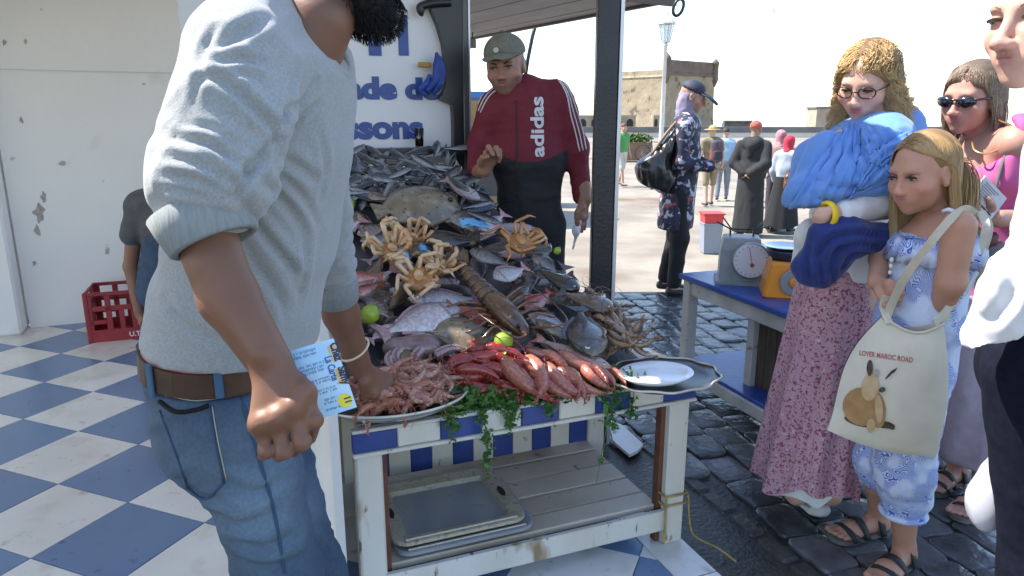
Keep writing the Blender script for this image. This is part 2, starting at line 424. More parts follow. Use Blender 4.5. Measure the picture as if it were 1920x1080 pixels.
def hand_sdf(wr, mcp, pip, tip, thumb, r=.0095, palm=.014, scale=1., S=None):      # wr = wrist, lists of 4 joints index..little, thumb = 3 points
    S = S or SDF(); k = .006 * scale
    for i in range(4):
        S.cap(wr, mcp[i], palm * 1.25, palm, .012 * scale)
        rr = r * (1, 1.04, 1., .88)[i]
        S.cap(mcp[i], pip[i], rr * 1.12, rr, k); S.cap(pip[i], tip[i], rr, rr * .82, k * .6)
        S.ell(pip[i], (rr * 1.1,) * 3, k)
    for i in range(3): S.cap(mcp[i], mcp[i + 1], palm, palm * .95, .01 * scale)
    t = thumb; S.cap(t[0], t[1], palm * 1.15, r * 1.15, .012 * scale); S.cap(t[1], t[2], r * 1.15, r * .95, k)
    return S
def strands(roots, d0, down, balls, n=18, step=.012, curl=0., freq=2., grav=.25, seed=1, spread=.15, stiff=.9, lens=None):
    rg = np.random.default_rng(seed); p = np.array(roots, float); d = np.array(d0, float); N = len(p); out = [p.copy()]; ph = rg.random(N) * 6.28
    j = rg.normal(0, spread, (N, 3)); dn = unit(down); step = step * (np.ones(N) if lens is None else np.asarray(lens)); fr = freq * rg.uniform(.75, 1.3, N); cu = curl * rg.uniform(.5, 1.4, N)
    for i in range(n - 1):
        d = d * stiff + dn * grav + j * .06; d /= np.linalg.norm(d, axis=1)[:, None]
        p = p + d * step[:, None]
        for c, R, r in balls:
            q = ((p - c) @ R.T) / r; l = np.linalg.norm(q, axis=1); m = l < 1
            if m.any(): q[m] /= l[m][:, None]; p[m] = c + (q[m] * r) @ R
        out.append(p.copy())
    Q = np.stack(out, 1)
    if curl:
        T = np.gradient(Q, axis=1); T /= np.linalg.norm(T, axis=2)[..., None] + 1e-9; a = np.cross(T, V(.3, .9, .2)); a /= np.linalg.norm(a, axis=2)[..., None] + 1e-9; b = np.cross(T, a)
        t = np.arange(n)[None, :] / n; am = (cu[:, None] * np.clip(t * 3, 0, 1)); w = ph[:, None] + fr[:, None] * t * 6.28
        Q = Q + a * (am * np.cos(w))[..., None] + b * (am * np.sin(w))[..., None]
    return Q
def tuck(Q, Hd, ylim, widen=0.):        # comb back the strands that would hang across the face
    q = ((Q - Hd.c) @ Hd.R.T) / Hd.s; x, y, z = q[..., 0], q[..., 1], q[..., 2]; lim = ylim(x, z); m = np.clip((.36 - z) / .2, 0, 1)
    over = np.clip(y - lim, 0, None); y2 = y - over * m * .96; x2 = x + np.sign(x) * over * m * .22; w = np.clip((.30 - z) / .3, 0, 1) * np.clip((z + 1.3) / .5, 0, 1); x2 = x2 * (1 + widen * w)
    return Hd.c + Hd.s * (np.stack([x2, y2, z], -1) @ Hd.R)
def clump(Q, K, tight=.8, seed=2, loose=.12):   # gather the strands into locks; returns the strands and the lock of each
    rg_ = np.random.default_rng(seed); g = rg_.choice(len(Q), min(K, len(Q)), replace=False); R = Q[:, 0]; own = ((R[:, None] - R[g][None]) ** 2).sum(2).argmin(1); G = Q[g][own]; t = (np.arange(Q.shape[1]) / (Q.shape[1] - 1))[None, :, None]
    w = tight * np.clip(t * 2.2, 0, 1) * (rg_.random(len(Q))[:, None, None] > loose); return Q * (1 - w) + (G + (Q[:, :1] - G[:, :1]) * (1 - .35 * t)) * w, own
def hair_mesh(name, Q, r, mat, parent, cols=None, sides=3, seed=3, own=None):
    N, n, _ = Q.shape; T = np.gradient(Q, axis=1); T /= np.linalg.norm(T, axis=2)[..., None] + 1e-9
    a = np.cross(T, V(.21, .37, .9)); a /= np.linalg.norm(a, axis=2)[..., None] + 1e-9; b = np.cross(T, a)
    rad = r * np.clip(1.15 - .9 * (np.arange(n) / (n - 1)) ** 3, .15, 1); v = np.zeros((N, n, sides, 3))
    for s_ in range(sides):
        w = 2 * math.pi * s_ / sides; v[:, :, s_] = Q + rad[None, :, None] * (math.cos(w) * a + math.sin(w) * b)
    base = (np.arange(N) * n * sides)[:, None, None]; i = np.arange(n - 1)[None, :, None] * sides; s0 = np.arange(sides)[None, None, :]; s1 = (s0 + 1) % sides
    f = np.stack([base + i + s0, base + i + s1, base + i + sides + s1, base + i + sides + s0], -1).reshape(-1, 4)
    c = None
    if cols is not None:
        rg = np.random.default_rng(seed); w = rg.random(N) if own is None else np.clip(.75 * rg.random(own.max() + 1)[own] + .35 * rg.random(N) - .05, 0, 1); A, B = np.array(cols[0]), np.array(cols[1]); c = A[None] * (1 - w[:, None]) + B[None] * w[:, None]; c = np.repeat(c, n * sides, 0)
        if len(cols) > 2: t = np.tile(np.repeat(np.linspace(0, 1, n), sides), N)[:, None] ** 1.5; c = c * (1 - t) + np.array(cols[2]) * t
    return link(name, new_mesh(name, local(parent, v.reshape(-1, 3)), f.astype(np.int32), c, True), mat, parent)
# ================================================================ SETTING
sand = M('plaza_stone', (.27, .235, .185), .75, (.19, .16, .125), 1.1, .4, .62, .3, 9, .02, coords='Object', spots=[(.35, .58, .66, (.15, .095, .055)), (9, .6, .7, (.23, .19, .15))])
PZ = -.35
mb = MB(); mb.add([(-400, 5.70, PZ), (600, 5.70, PZ), (600, 130, PZ - .35), (-400, 130, PZ - .35)], [(0, 1, 2, 3)])
mb.obj('plaza_ground', sand, kind='structure')
# joints of the big paving slabs of the plaza, recessed lines reading at this size
sea = M('sea_water', (.05, .10, .14), .12, (.07, .13, .16), .05, bump=.3, bscale=.6, bdist=.1)
MB().add([(-1500, 130, PZ - .9), (1500, 130, PZ - .9), (1500, 3000, PZ - .9), (-1500, 3000, PZ - .9)], [(0, 1, 2, 3)]).obj('sea_water', sea, kind='structure')
base_m = M('wet_earth', (.022, .02, .018), .35, (.05, .045, .04), 14, bump=.6, bscale=60, bdist=.01)
MB().add([(-7, -3, -.020), (9, -3, -.020), (9, 5.67, -.020), (-7, 5.67, -.020)], [(0, 1, 2, 3)]).obj('ground', base_m, kind='structure')
curb_m = M('dark_kerb', (.10, .095, .09), .5, (.17, .16, .15), 6, bump=.4, bscale=30)
kb = MB()
for i in range(14): kb.box((-.2 + i * .62, 5.72, -.21), (.612, .10, .40), bev=.012)
kb.obj('kerb_step', curb_m, kind='structure')

# ---- tiled terrace: checkerboard tiles laid askew to the stall, edged by white border tiles
TL = .3755; TA = 1.1965; TO_ = V(-1.124 * 1.42, 1.449 * 1.42)
ta = V(math.cos(TA), math.sin(TA)); tb = V(math.sin(TA), -math.cos(TA))
tblue = M('blue_tile', (.125, .21, .37), .22, (.145, .23, .385), 3, bump=.05, bscale=30, rnd=.07, spots=[(22, .66, .76, (.06, .10, .24)), (3, .62, .8, (.15, .21, .40))])
twhite = M('white_tile', (.78, .77, .74), .25, (.69, .67, .635), 3, bump=.05, bscale=30, rnd=.04, spots=[(5, .56, .8, (.56, .51, .44)), (14, .62, .8, (.45, .40, .33)), (45, .70, .8, (.33, .28, .22))])
grout = M('tile_grout', (.22, .21, .20), .8, (.12, .11, .10), 12)
floor = link('tile_floor', None, kind='structure', loc=(0, 0, 0))
E0 = K(.045, 0)[:2]                                   # the terrace ends at this line, parallel to the depth of the stall
def clip(poly, p, n):                                # keep the side where (q-p).n <= 0
    out = []
    for i in range(len(poly)):
        a, b = poly[i], poly[(i + 1) % len(poly)]; da, db = (a - p) @ n, (b - p) @ n
        if da <= 0: out.append(a)
        if da * db < 0: out.append(a + (b - a) * da / (da - db))
    return out
nW = KW[:2]
gp = [V(-6, -1), V(4, -1), V(4, 6.2), V(-6, 6.2)]; gp = clip(gp, E0, nW); gp = clip(gp, V(-3.34, 4.78), V(-.406, .914))
MB().prism([(*q, 0) for q in gp], V(0, 0, -.030), V(0, 0, -.0045)).obj('mortar_bed', grout, floor)
INNER = E0 - nW * .145
def tile_obj(poly, m, h=.010):
    c = sum(poly) / len(poly); q = [c + (p - c) * (1 - .0016 / .19) for p in poly]; q2 = [c + (p - c) * (1 - .0045 / .19) for p in poly]
    n = len(q); z = random.uniform(-.0006, .0006)
    R = [[(*p, -.004) for p in q], [(*p, -.0012 + z) for p in q], [(*p, z) for p in q2]]
    MB().rings(R).obj('tile', m, floor)
for i in range(-8, 16):
    for j in range(-14, 8):
        p = TO_ + ta * i * TL + tb * j * TL
        poly = [p, p + ta * TL, p + (ta + tb) * TL, p + tb * TL]
        c = p + (ta + tb) * TL / 2
        if c[1] < 1.1 or c[1] > 6 or c[0] < -5.2 or c[0] > 1.3: continue
        if abs(c[0]) > .95 * c[1] + .6: continue
        poly = clip(poly, INNER, nW)
        poly = clip(poly, V(-3.34, 4.76), V(-.406, .914)) if len(poly) > 2 else poly
        if len(poly) < 3: continue
        tile_obj(poly, tblue if (i + j) % 2 == 0 else twhite)
for k in range(-6, 3):
    a = INNER + nW * .002 + KD[:2] * (k * .40 - .21); tile_obj([a, a + nW * .143, a + nW * .143 + KD[:2] * .398, a + KD[:2] * .398], twhite)

# ---- cobbled lane: wet dark setts in staggered rows
cob = M('wet_cobble', (.06, .062, .066), .22, (.11, .11, .112), 9, bump=.5, bscale=26, bdist=.012, rnd=.3, spots=[(4, .55, .7, (.035, .036, .04))])
lane = link('cobble_pavement', None, kind='structure', loc=(0, 0, 0))
ca = unit(V(.24, -.97)); cb = V(-ca[1], ca[0])       # rows run down towards the stall
CO = V(.75, 2.0)
cmesh = []
for q in range(7):
    lx, ly = .200 + .006 * (q % 3), .154
    n = 14; R = []
    for (k, z) in ((1., -.04), (1., -.008), (.985, -.003), (.955, -.0005), (.93, .0003), (.5, .001)):
        ring = []
        for j in range(n * 2):
            a = 2 * math.pi * j / (n * 2); cx, sx = math.cos(a), math.sin(a)
            e = 14.; r_ = (abs(cx) ** e + abs(sx) ** e) ** (-1 / e)
            w_ = 1 + .035 * math.sin(3 * a + q * 1.7) + .02 * math.sin(5 * a + q)
            ring.append((cx * r_ * lx / 2 * k * w_, sx * r_ * ly / 2 * k * w_, z + .0012 * math.sin(a * 2 + q)))
        R.append(ring)
    m = MB().rings(R); me = m.mesh('cobble', True); fix(me); me.materials.append(cob); cmesh.append(me)
ncob = 0
for r in range(-32, 32):
    for c in range(-30, 24):
        p = CO + cb * (r * .158) + ca * ((c + (r % 2) * .5 + .12 * math.sin(r * 2.3)) * .206)
        if p[1] < 1.75 or p[1] > 5.62 or p[0] < -.2 or p[0] > .78 * p[1] + .45: continue
        if (p - E0) @ nW < (.34 if p[1] < 2.62 else .20 if p[1] < 3.0 else .02): continue
        if p[0] > 2.2 and p[1] > 4.2: continue
        if p[1] > 4.3 and p[0] > 2.0: continue
        o = link('cobble', random.choice(cmesh), None, lane, (*p, -.006 + random.uniform(-.006, .004)))
        o.rotation_euler = (random.uniform(-.03, .03), random.uniform(-.03, .03), math.atan2(ca[1], ca[0]) + random.uniform(-.05, .05))
        o.scale = (random.uniform(.93, 1.03), random.uniform(.94, 1.03), 1); ncob += 1
# kerb stones of the drain beside the terrace
dk = MB()
for k in range(9):
    a = E0 + nW * .285 + KD[:2] * (-.65 + k * .16)
    dk.box((*a, -.035), (.075, .145, .05), (V(*nW, 0), KD, UP), .012)
dk.obj('drain_kerb', M('drain_stone', (.035, .033, .03), .4, (.06, .055, .05), 20, bump=.7, bscale=50, bdist=.012), lane)

# ---- white wall behind the terrace
plaster = M('white_plaster', (.84, .84, .84), .75, (.79, .795, .80), 1.6, .3, .7, .16, 22, .01, spots=[(2.2, .62, .75, (.66, .655, .64)), (.9, .6, .8, (.70, .70, .69)), (7.5, .72, .76, (.40, .39, .38))])
W0 = V(-3.34, 4.68, 0); wd = unit(V(.90, .40, 0)); wnrm = V(wd[1], -wd[0], 0)
wall = thing('plaster_wall', 'white plastered wall with flaking grey patches behind the tiled terrace', 'wall', W0)
MB().box(W0 + wd * 1.15 - wnrm * .1 + UP * 1.5, (2.3, .2, 3.0), (wd, -wnrm, UP)).obj('wall_face', plaster, wall)
mm = MB(); mm.box(W0 + wd * -.10 + wnrm * .02 + UP * 1.5, (.17, .30, 3.0), (wd, -wnrm, UP), .015)
mm.obj('pilaster', plaster, wall)
MB().box(W0 + wd * -.75 - wnrm * .05 + UP * 1.5, (1.1, .2, 3.0), (wd, -wnrm, UP)).obj('wall_end', plaster, wall)
MB().box(W0 + wd * -.26 + wnrm * .10 + UP * .10, (.14, .06, .20), (wd, -wnrm, UP), .01).obj('blue_base', M('blue_paint', (.03, .07, .28), .5, (.05, .09, .3), 8), wall)
MB().bar(W0 + wd * .0 + wnrm * .004 + UP * 1.72, W0 + wd * 2.25 + wnrm * .004 + UP * 1.72, .004, .005).obj('board_joint', M('joint_grey', (.64, .64, .66), .8), wall)
# flaked plaster: shallow chips with ragged outline
chip_m = M('bare_render', (.33, .31, .29), .9, (.46, .44, .42), 30, bump=.8, bscale=90)
for (u, v, r) in ((74, 400, .055), (82, 370, .03), (70, 432, .03), (64, 494, .02), (40, 225, .018), (8, 80, .02), (48, 78, .015)):
    c = None
    d_ = ray(u, v); lam = ((W0 - V(0, 0, CAMZ)) @ wnrm) / (d_ @ wnrm); c = V(0, 0, CAMZ) + d_ * lam
    n = 18; ph = random.random() * 9
    ring = [c + wd * r * .55 * math.cos(a) * (1 + .35 * math.sin(3 * a + ph) + .2 * math.sin(7 * a + 2 * ph)) + UP * r * math.sin(a) * (1 + .3 * math.sin(2 * a + ph) + .25 * math.sin(5 * a)) for a in np.linspace(0, 2 * math.pi, n, endpoint=False)]
    MB().prism(ring, wnrm * -.002, wnrm * .003).obj('plaster_chip', chip_m, wall)

# ---- awnings that shade the terrace and the stall
awn = M('awning_canvas', (.66, .63, .57), .8, (.6, .57, .51), 2)
def awn_translucent():
    N, L = awn.node_tree.nodes, awn.node_tree.links
    t = N.new('ShaderNodeBsdfTranslucent'); t.inputs[0].default_value = (.88, .82, .72, 1); mx = N.new('ShaderNodeMixShader'); mx.inputs[0].default_value = .34
    out = N['Material Output']; b = N['Principled BSDF']; L.new(b.outputs[0], mx.inputs[1]); L.new(t.outputs[0], mx.inputs[2]); L.new(mx.outputs[0], out.inputs[0])
awn_translucent()
AZ = 2.42
ta_ = thing('terrace_awning', 'pale canvas awning stretched above the blue and white tiles', 'awning', (-3, 2, AZ))
MB().prism([V(-6.5, -1.6, AZ), V(-1.34, -1.6, AZ), V(-1.34, 1.9, AZ), V(-1.3, 5.9, AZ), V(-6.5, 4.0, AZ)], V(0, 0, 0), V(0, 0, .012)).obj('canvas', awn, ta_)
MB().bar((-1.36, -1.6, AZ - .03), (-1.32, 5.8, AZ - .03), .05, .05).obj('edge_beam', M('awning_metal', (.5, .5, .52), .4, metal=.8), ta_)
for y in (2.0, 3.6): MB().bar((-6.4, y, AZ - .03), (-1.36, y, AZ - .03), .04, .04).obj('cross_beam', MATS['awning_metal'], ta_)
ka_ = thing('stall_awning', 'unseen canvas awning above the fish display with holes added for spots of sunlight', 'awning', (-.4, 3, AZ))
# out-of-view canvas; holes added where sun rays to the chosen bright spots cross it
def strip(x0, x1, y0, y1, holes=()):
    xs = sorted({x0, x1, *[h for q in holes for h in (q[0], q[1])]}); ys = sorted({y0, y1, *[h for q in holes for h in (q[2], q[3])]}); m = MB(); v = []; f = []
    for a in range(len(xs) - 1):
        for b in range(len(ys) - 1):
            cx, cy = (xs[a] + xs[a + 1]) / 2, (ys[b] + ys[b + 1]) / 2
            if any(h[0] < cx < h[1] and h[2] < cy < h[3] for h in holes): continue
            n = len(v); v += [(xs[a], ys[b], AZ), (xs[a + 1], ys[b], AZ), (xs[a + 1], ys[b + 1], AZ), (xs[a], ys[b + 1], AZ)]; f.append((n, n + 1, n + 2, n + 3))
    return m.add(v, f)
def shadow_at(p):                                    # where the sun ray through p crosses the awning
    k = (AZ - p[2]) / S3[2]; return p[0] + S3[0] * k, p[1] + S3[1] * k
holes = []
for (u, v, z, r) in ((1020, 684, .70, .045), (1100, 688, .69, .03), (1185, 692, .68, .055), (875, 655, .73, .04), (765, 645, .74, .05), (805, 648, .73, .03), (860, 795, .66, .025), (945, 660, .73, .03), (1330, 716, .64, .03), (715, 795, .66, .035), (975, 672, .71, .025)):
    x, y = shadow_at(on(u, v, z)); holes.append((x - r, x + r, y - r * .8, y + r * .8))
awn2 = M('awning_dark', (.30, .31, .34), .85, (.25, .26, .28), 2)
awn = awn2; awn_translucent(); awn2.node_tree.nodes['Mix Shader'].inputs[0].default_value = .10
strip(-1.335, .40, 1.86, 3.05, holes).obj('canvas', awn2, ka_)
strip(-1.335, .47, 3.05, 4.3).obj('canvas', awn2, ka_)
# ================================================================ STALL, TABLE
wpaint = M('worn_white_paint', (.70, .67, .60), .55, (.60, .55, .46), 5, .35, .7, .35, 40, .006, spots=[(9, .64, .72, (.30, .20, .11)), (30, .66, .72, (.20, .14, .09))], stretch=(1, 1, .35))
wplank = M('white_plank_paint', (.60, .52, .42), .55, (.45, .37, .28), 3, .35, .7, .3, 50, .004, rnd=.08, spots=[(5, .63, .74, (.36, .27, .20)), (22, .67, .73, (.22, .15, .11))])
bpaint = M('blue_paint_worn', (.02, .045, .20), .4, (.035, .07, .27), 7, spots=[(14, .68, .75, (.25, .28, .36))])
rust = M('rusty_gap', (.16, .06, .03), .7, (.10, .04, .02), 12)
dark = M('black_paint', (.012, .012, .014), .35, (.02, .02, .024), 5)
TW, TDp, TZ = 1.015, .56, .605
tb_ = thing('display_table', 'low worn white wooden table with blue and white checked edge under the seafood', 'table', K(-TW / 2, TDp / 2))
ax = (KW, KD, UP)
for s_, t_ in ((0, 0), (-TW, 0), (0, TDp), (-TW, TDp)):
    MB().box(K(s_, t_, (TZ - .07) / 2), (.075, .06, TZ - .07), ax, .006).obj('leg', wpaint, tb_)
    MB().box(K(s_ - (.046 if s_ > -.5 else -.046), t_ + .012, (TZ - .07) / 2), (.017, .03, TZ - .075), ax).obj('leg_batten', rust, tb_)
# edge of the top: painted squares
n = 9; cell = (TW + .09) / n
for k in range(n):
    MB().box(K(.045 - cell * (k + .5), -.036, TZ - .040), (cell - .0015, .022, .058), ax, .003).obj('painted_square', bpaint if (k % 2 == (0 if k < 1 else 0)) else wpaint, tb_)
MB().box(K(-TW / 2, -.040, TZ - .0755), (TW + .09, .03, .011), ax, .003).obj('edge_rail', wpaint, tb_)
MB().box(K(-TW / 2, -.038, TZ - .006), (TW + .09, .028, .010), ax, .003).obj('edge_rail', wpaint, tb_)
for k in range(5): MB().box(K(.040, .02 + k * .12, TZ - .040), (.02, .118, .058), ax, .003).obj('painted_square', wpaint if k % 2 else bpaint, tb_)
MB().box(K(-TW / 2, TDp / 2 + .01, TZ - .010), (TW + .05, TDp + .04, .018), ax).obj('table_top', wpaint, tb_)
# striped board at the back
n = 12; cell = (TW - .05) / n
for k in range(n): MB().box(K(-.055 - cell * (k + .5), TDp - .045, .33), (cell - .001, .016, .36), ax, .002).obj('striped_board', bpaint if k % 2 == 0 else wpaint, tb_)
# lower shelf of planks
z = .135; edges = [.01, .105, .215, .335, .455, .55]
for k in range(5):
    a, b = edges[k] + .004, edges[k + 1] - .005
    MB().box(K(-TW / 2 - .002, (a + b) / 2, z - .012 + random.uniform(-.002, .002)), (TW - .08, b - a, .022), ax, .003).obj('plank', wplank, tb_)
for k in (1, 2, 3, 4): MB().box(K(-TW / 2, edges[k], z - .020), (TW - .08, .014, .012), ax).obj('rusty_batten', rust, tb_)
MB().box(K(-TW / 2, -.022, z - .040), (TW - .07, .022, .075), ax, .004).obj('front_rail', wpaint, tb_)
MB().box(K(-.06, TDp / 2, z - .034), (.02, TDp - .08, .02), ax).obj('side_rail', wpaint, tb_)
MB().box(K(-TW + .06, TDp / 2, z - .034), (.02, TDp - .08, .02), ax).obj('side_rail', wpaint, tb_)

# rope round the leg
rope_m = M('yellow_rope', (.42, .32, .10), .8, (.28, .2, .06), 40)
rp = thing('rope', 'thin yellow rope knotted round the wooden table leg and trailing onto the tiles', 'rope', K(0, 0, .17))
m = MB()
for zz in (.185, .150): m.tube([K(a * .044, b * .036, zz + .004 * math.sin(3 * i)) for i, (a, b) in enumerate(((-1, -1), (0, -1.05), (1, -1), (1.05, 0), (1, 1), (0, 1.05), (-1, 1), (-1.05, 0)))], .004, 6, close=True)
m.obj('coil', rope_m, rp, True)
MB().tube(spline([K(.045, -.04, .18), K(.06, -.03, .10), K(.075, -.03, .03), K(.09, -.05, .008), K(.12, -.12, .006), K(.13, -.2, .005)]), .0035, 6).obj('loose_end', rope_m, rp, True)
MB().tube(spline([K(-.043, -.042, .18), K(-.046, -.046, .14), K(-.044, -.044, .08), K(-.046, -.044, .02)]), .0045, 6).obj('loose_end', rope_m, rp, True)
# broken tile lying behind the table
q = [on(1140, 790), on(1166, 800), on(1206, 836), on(1196, 848), on(1180, 856), on(1150, 830)]
m = MB().prism(q, V(0, 0, -.004), V(0, 0, .010)); m.obj('broken_tile', twhite, label='broken white tile lying on the setts behind the table leg', cat='tile')

# two serving trays on the shelf
def rrect(c, hx, hy, r, n=6):
    P = []
    for (sx, sy, a0) in ((1, 1, 0), (-1, 1, 90), (-1, -1, 180), (1, -1, 270)):
        for k in range(n + 1):
            a = math.radians(a0 + 90 * k / n); P.append(c + KW * (sx * (hx - r) + r * math.cos(a)) + KD * (sy * (hy - r) + r * math.sin(a)))
    return P
tray_m = M('tray_cream', (.55, .49, .37), .4, (.44, .38, .27), 12, bump=.4, bscale=150, spots=[(60, .55, .7, (.26, .22, .16))])
tray_in = M('tray_inside', (.36, .38, .39), .3, (.30, .32, .33), 4, spots=[(20, .68, .75, (.2, .19, .18))])
def tray(c, hx, hy, label, dz, mrim, mpan):
    t = thing('serving_tray', label, 'tray', c)
    prof = [(0, .012), (.004, .0), (.0, -.002), (.03, .004), (.05, .008), (.056, .0)]
    R = [rrect(c + UP * (dz + z), hx + o, hy + o, max(.05 + o, .015)) for o, z in ((-.06, .0), (-.055, .002), (-.048, .018), (-.006, .026), (0, .024), (0, .014), (-.045, .008))]
    MB().rings(R, cap0=False, cap1=False).obj('rim', mrim, t, False)
    R = [rrect(c + UP * (dz + z), hx + o, hy + o, .012) for o, z in ((-.044, .007), (-.05, .003), (-.056, .003))]
    MB().rings(R, cap0=False).obj('pan', mpan, t)
    for s_ in (1,):
        for sg in (-1, 1):
            hole = [c + KW * sg * (hx - .026) + KW * .010 * math.cos(a) + KD * .032 * math.sin(a) + UP * (dz + .0235) for a in np.linspace(0, 2 * math.pi, 14, endpoint=False)]
            MB().prism(hole, UP * -.003, UP * .0016).obj('handle_slot', dark, t)
    # beaded edge
    m = MB()
    for k in range(46):
        p = c + KW * (hx - .035) * (2 * (k + .5) / 46 - 1) - KD * (hy - .016) + UP * (dz + .027)
        m.box(p, (.008, .007, .005), ax, .001)
    m.obj('beading', M('tray_beads', (.62, .58, .48), .5), t)
    return t
zsh = .136
tray(K(-.73, .20, zsh), .215, .185, 'cream plastic tray with a beaded rim, upper one of two on the table shelf', .030, tray_m, tray_in)
tray(K(-.715, .19, zsh), .225, .185, 'plain grey tray lying beneath the cream tray on the table shelf', .002, M('tray_grey', (.33, .34, .36), .4, (.28, .28, .3), 8), tray_in)

# ---- sloping display bench behind the table, under the fish
def zt(t): return .615 + .37 * t + .095 * t * t
TB = 1.30
def s_right(t): return -.02 - .27 * max(0, t - .1) / 1.2
def s_left(t): return -1.02 + .02 * t
bench = thing('fish_bench', 'sloping white painted bench carrying the heaped fish up to the sign', 'bench', K(-.6, .9))
R = []
for t in np.linspace(-.01, TB, 12):
    a, b = s_left(t), s_right(t) - .03; zz = zt(t) - .05
    R.append([K(a, t, max(zz - .10, TZ)), K(b, t, max(zz - .10, TZ)), K(b, t, zz), K(a, t, zz)])
MB().rings(R).obj('sloping_bed', M('wet_bed', (.06, .06, .065), .3, (.12, .12, .13), 9, bump=.4, bscale=40), bench)
for t in (.72, 1.24):
    for a in (s_left(t) + .05, s_right(t) - .08): MB().box(K(a, t, (zt(t) - .14) / 2), (.06, .05, zt(t) - .14), ax).obj('support_post', wpaint, bench)
MB().prism([K(s_right(t) - .035, t, z_) for t, z_ in ((.60, .1), (TB, .1), (TB, zt(TB) - .10), (.95, zt(.95) - .11), (.60, zt(.6) - .11))], KW * -.01, KW * .012).obj('side_board', wpaint, bench)
MB().prism([K(s_left(t) - .085, t, z_) for t, z_ in ((-.06, .0), (.9, .0), (.9, 1.0), (.55, 1.0), (-.06, .82))], KW * -.012, KW * .012).obj('end_panel', M('clean_white_panel', (.78, .76, .73), .45, (.72, .70, .66), 4), bench)
# back shelf with black rim
MB().box(K(-.62, TB + .05, zt(TB) + .015), (.80, .10, .03), ax).obj('back_shelf', dark, bench)

# ---- kiosk: sign, black frame, post, planked roof
kio = thing('fish_kiosk', 'dark framed fish kiosk with white lettered sign and grey boarded roof', 'kiosk', K(-.6, 1.5))
signm = M('sign_white', (.70, .70, .72), .35, (.64, .64, .67), 2)
TS = 1.44
MB().box(K(-.86, TS, 1.66), (1.16, .02, .90), ax).obj('sign_board', signm, kio)
lett = M('letter_blue', (.018, .055, .24), .4, (.025, .07, .28), 10)
def on_plane(u, v, p, n):
    r = ray(u, v); c = V(0, 0, CAMZ); return c + r * (((p - c) @ n) / (r @ n))
def st(u, v, t=TS - .012):                            # point of the sign plane seen at u, v, as (s, z)
    p = on_plane(u, v, K(0, t), KD); return (p - KO) @ KW, p[2]
def text(body, s0, z0, size, mat, parent, org, xa, ya, off=.006, width=None, name='lettering', ext=.002):
    cu = bpy.data.curves.new('lettering', 'FONT'); cu.body = body; cu.size = size; cu.offset = off; cu.extrude = ext; cu.resolution_u = 4
    o = bpy.data.objects.new('lettering', cu); COL.objects.link(o); bpy.context.view_layer.update()
    me = bpy.data.meshes.new_from_object(o.evaluated_get(bpy.context.evaluated_depsgraph_get())); bpy.data.objects.remove(o); bpy.data.curves.remove(cu)
    co = np.empty(len(me.vertices) * 3); me.vertices.foreach_get('co', co); co = co.reshape(-1, 3)
    x0, x1 = co[:, 0].min(), co[:, 0].max()
    sx = (width / (x1 - x0)) if width else 1.
    xa, ya = unit(xa), unit(ya); nn = np.cross(xa, ya)
    W = org + np.outer((co[:, 0] - x0) * sx + s0, xa) + np.outer(co[:, 1] + z0, ya) + np.outer(co[:, 2], nn)
    if parent is not None: W = local(parent, W)
    me.vertices.foreach_set('co', W.astype(np.float32).ravel()); me.update(); me.materials.clear(); me.materials.append(mat); me.name = name
    o = bpy.data.objects.new(name, me); COL.objects.link(o); o.parent = parent; return o
org = K(0, TS - .0125)
def line_of(body, tailbody, u0, u1, vb, vt, capfrac=.729):
    s0, zb = st(u0, vb); s1, _ = st(u1, vb); _, ztp = st(u0, vt)
    size = (ztp - zb) / capfrac
    return s0, s1, zb, size
# the visible tail of each line; the words run on to the left behind the standing man
s0, s1, zb, size = line_of('ade de', '', 648, 824, 183, 142, .74)
text('ade de', s0, zb, size, lett, kio, org, KW, UP, .007, s1 - s0)
text('Grill', s0 - .30, zb, size, lett, kio, org, KW, UP, .007, .285)
s0, s1, zb, size = line_of('ssons', '', 646, 794, 259, 226, .55)
text('ssons', s0, zb, size, lett, kio, org, KW, UP, .007, s1 - s0)
text('Poi', s0 - .24, zb, size, lett, kio, org, KW, UP, .007, .225)
for (u0, u1, v0, v1) in ((692, 709, -60, 104), (748, 764, 28, 104)):
    a, zb = st(u0, v1); b, zt_ = st(u1, max(v0, -55))
    MB().box(K((a + b) / 2, TS - .0125, (zb + zt_) / 2), (b - a, .004, zt_ - zb), ax).obj('lettering', lett, kio)
# black frame with a curved inner edge, right of the sign
inner = [(790, -60), (800, 0), (806, 20), (818, 48), (828, 82), (833, 120), (833, 160), (826, 178), (820, 185), (834, 192), (846, 197), (848, 240), (848, 292)]
poly = [K(*[(lambda q: (q[0], TS - .03, q[1]))(st(u, v, TS - .03))][0]) for u, v in inner]
sR = st(866, 200, TS - .03)[0]
poly += [K(sR, TS - .03, 1.16), K(sR, TS - .03, 2.10)]
MB().prism(poly, KD * -.03, KD * .03).obj('curved_frame', dark, kio)
MB().box(K(sR + .012, TS - .02, 1.10), (.026, .09, 2.1), ax, .003).obj('corner_post', M('frame_grey', (.05, .05, .055), .3, (.07, .07, .075), 6), kio)
MB().box(K(sR + .030, TS - .055, 1.3), (.008, .02, 1.7), ax).obj('light_edge', M('bare_metal', (.6, .6, .62), .35, metal=.6), kio)
m = MB(); p = [K(*[(lambda q: (q[0], TS - .07, q[1]))(st(u, v, TS - .07))][0]) for u, v in ((845, 4), (815, 6), (795, 10), (788, 14), (790, 22), (794, 24))]
m.tube(spline(p), .018, 8); m.obj('hook', dark, kio, True)
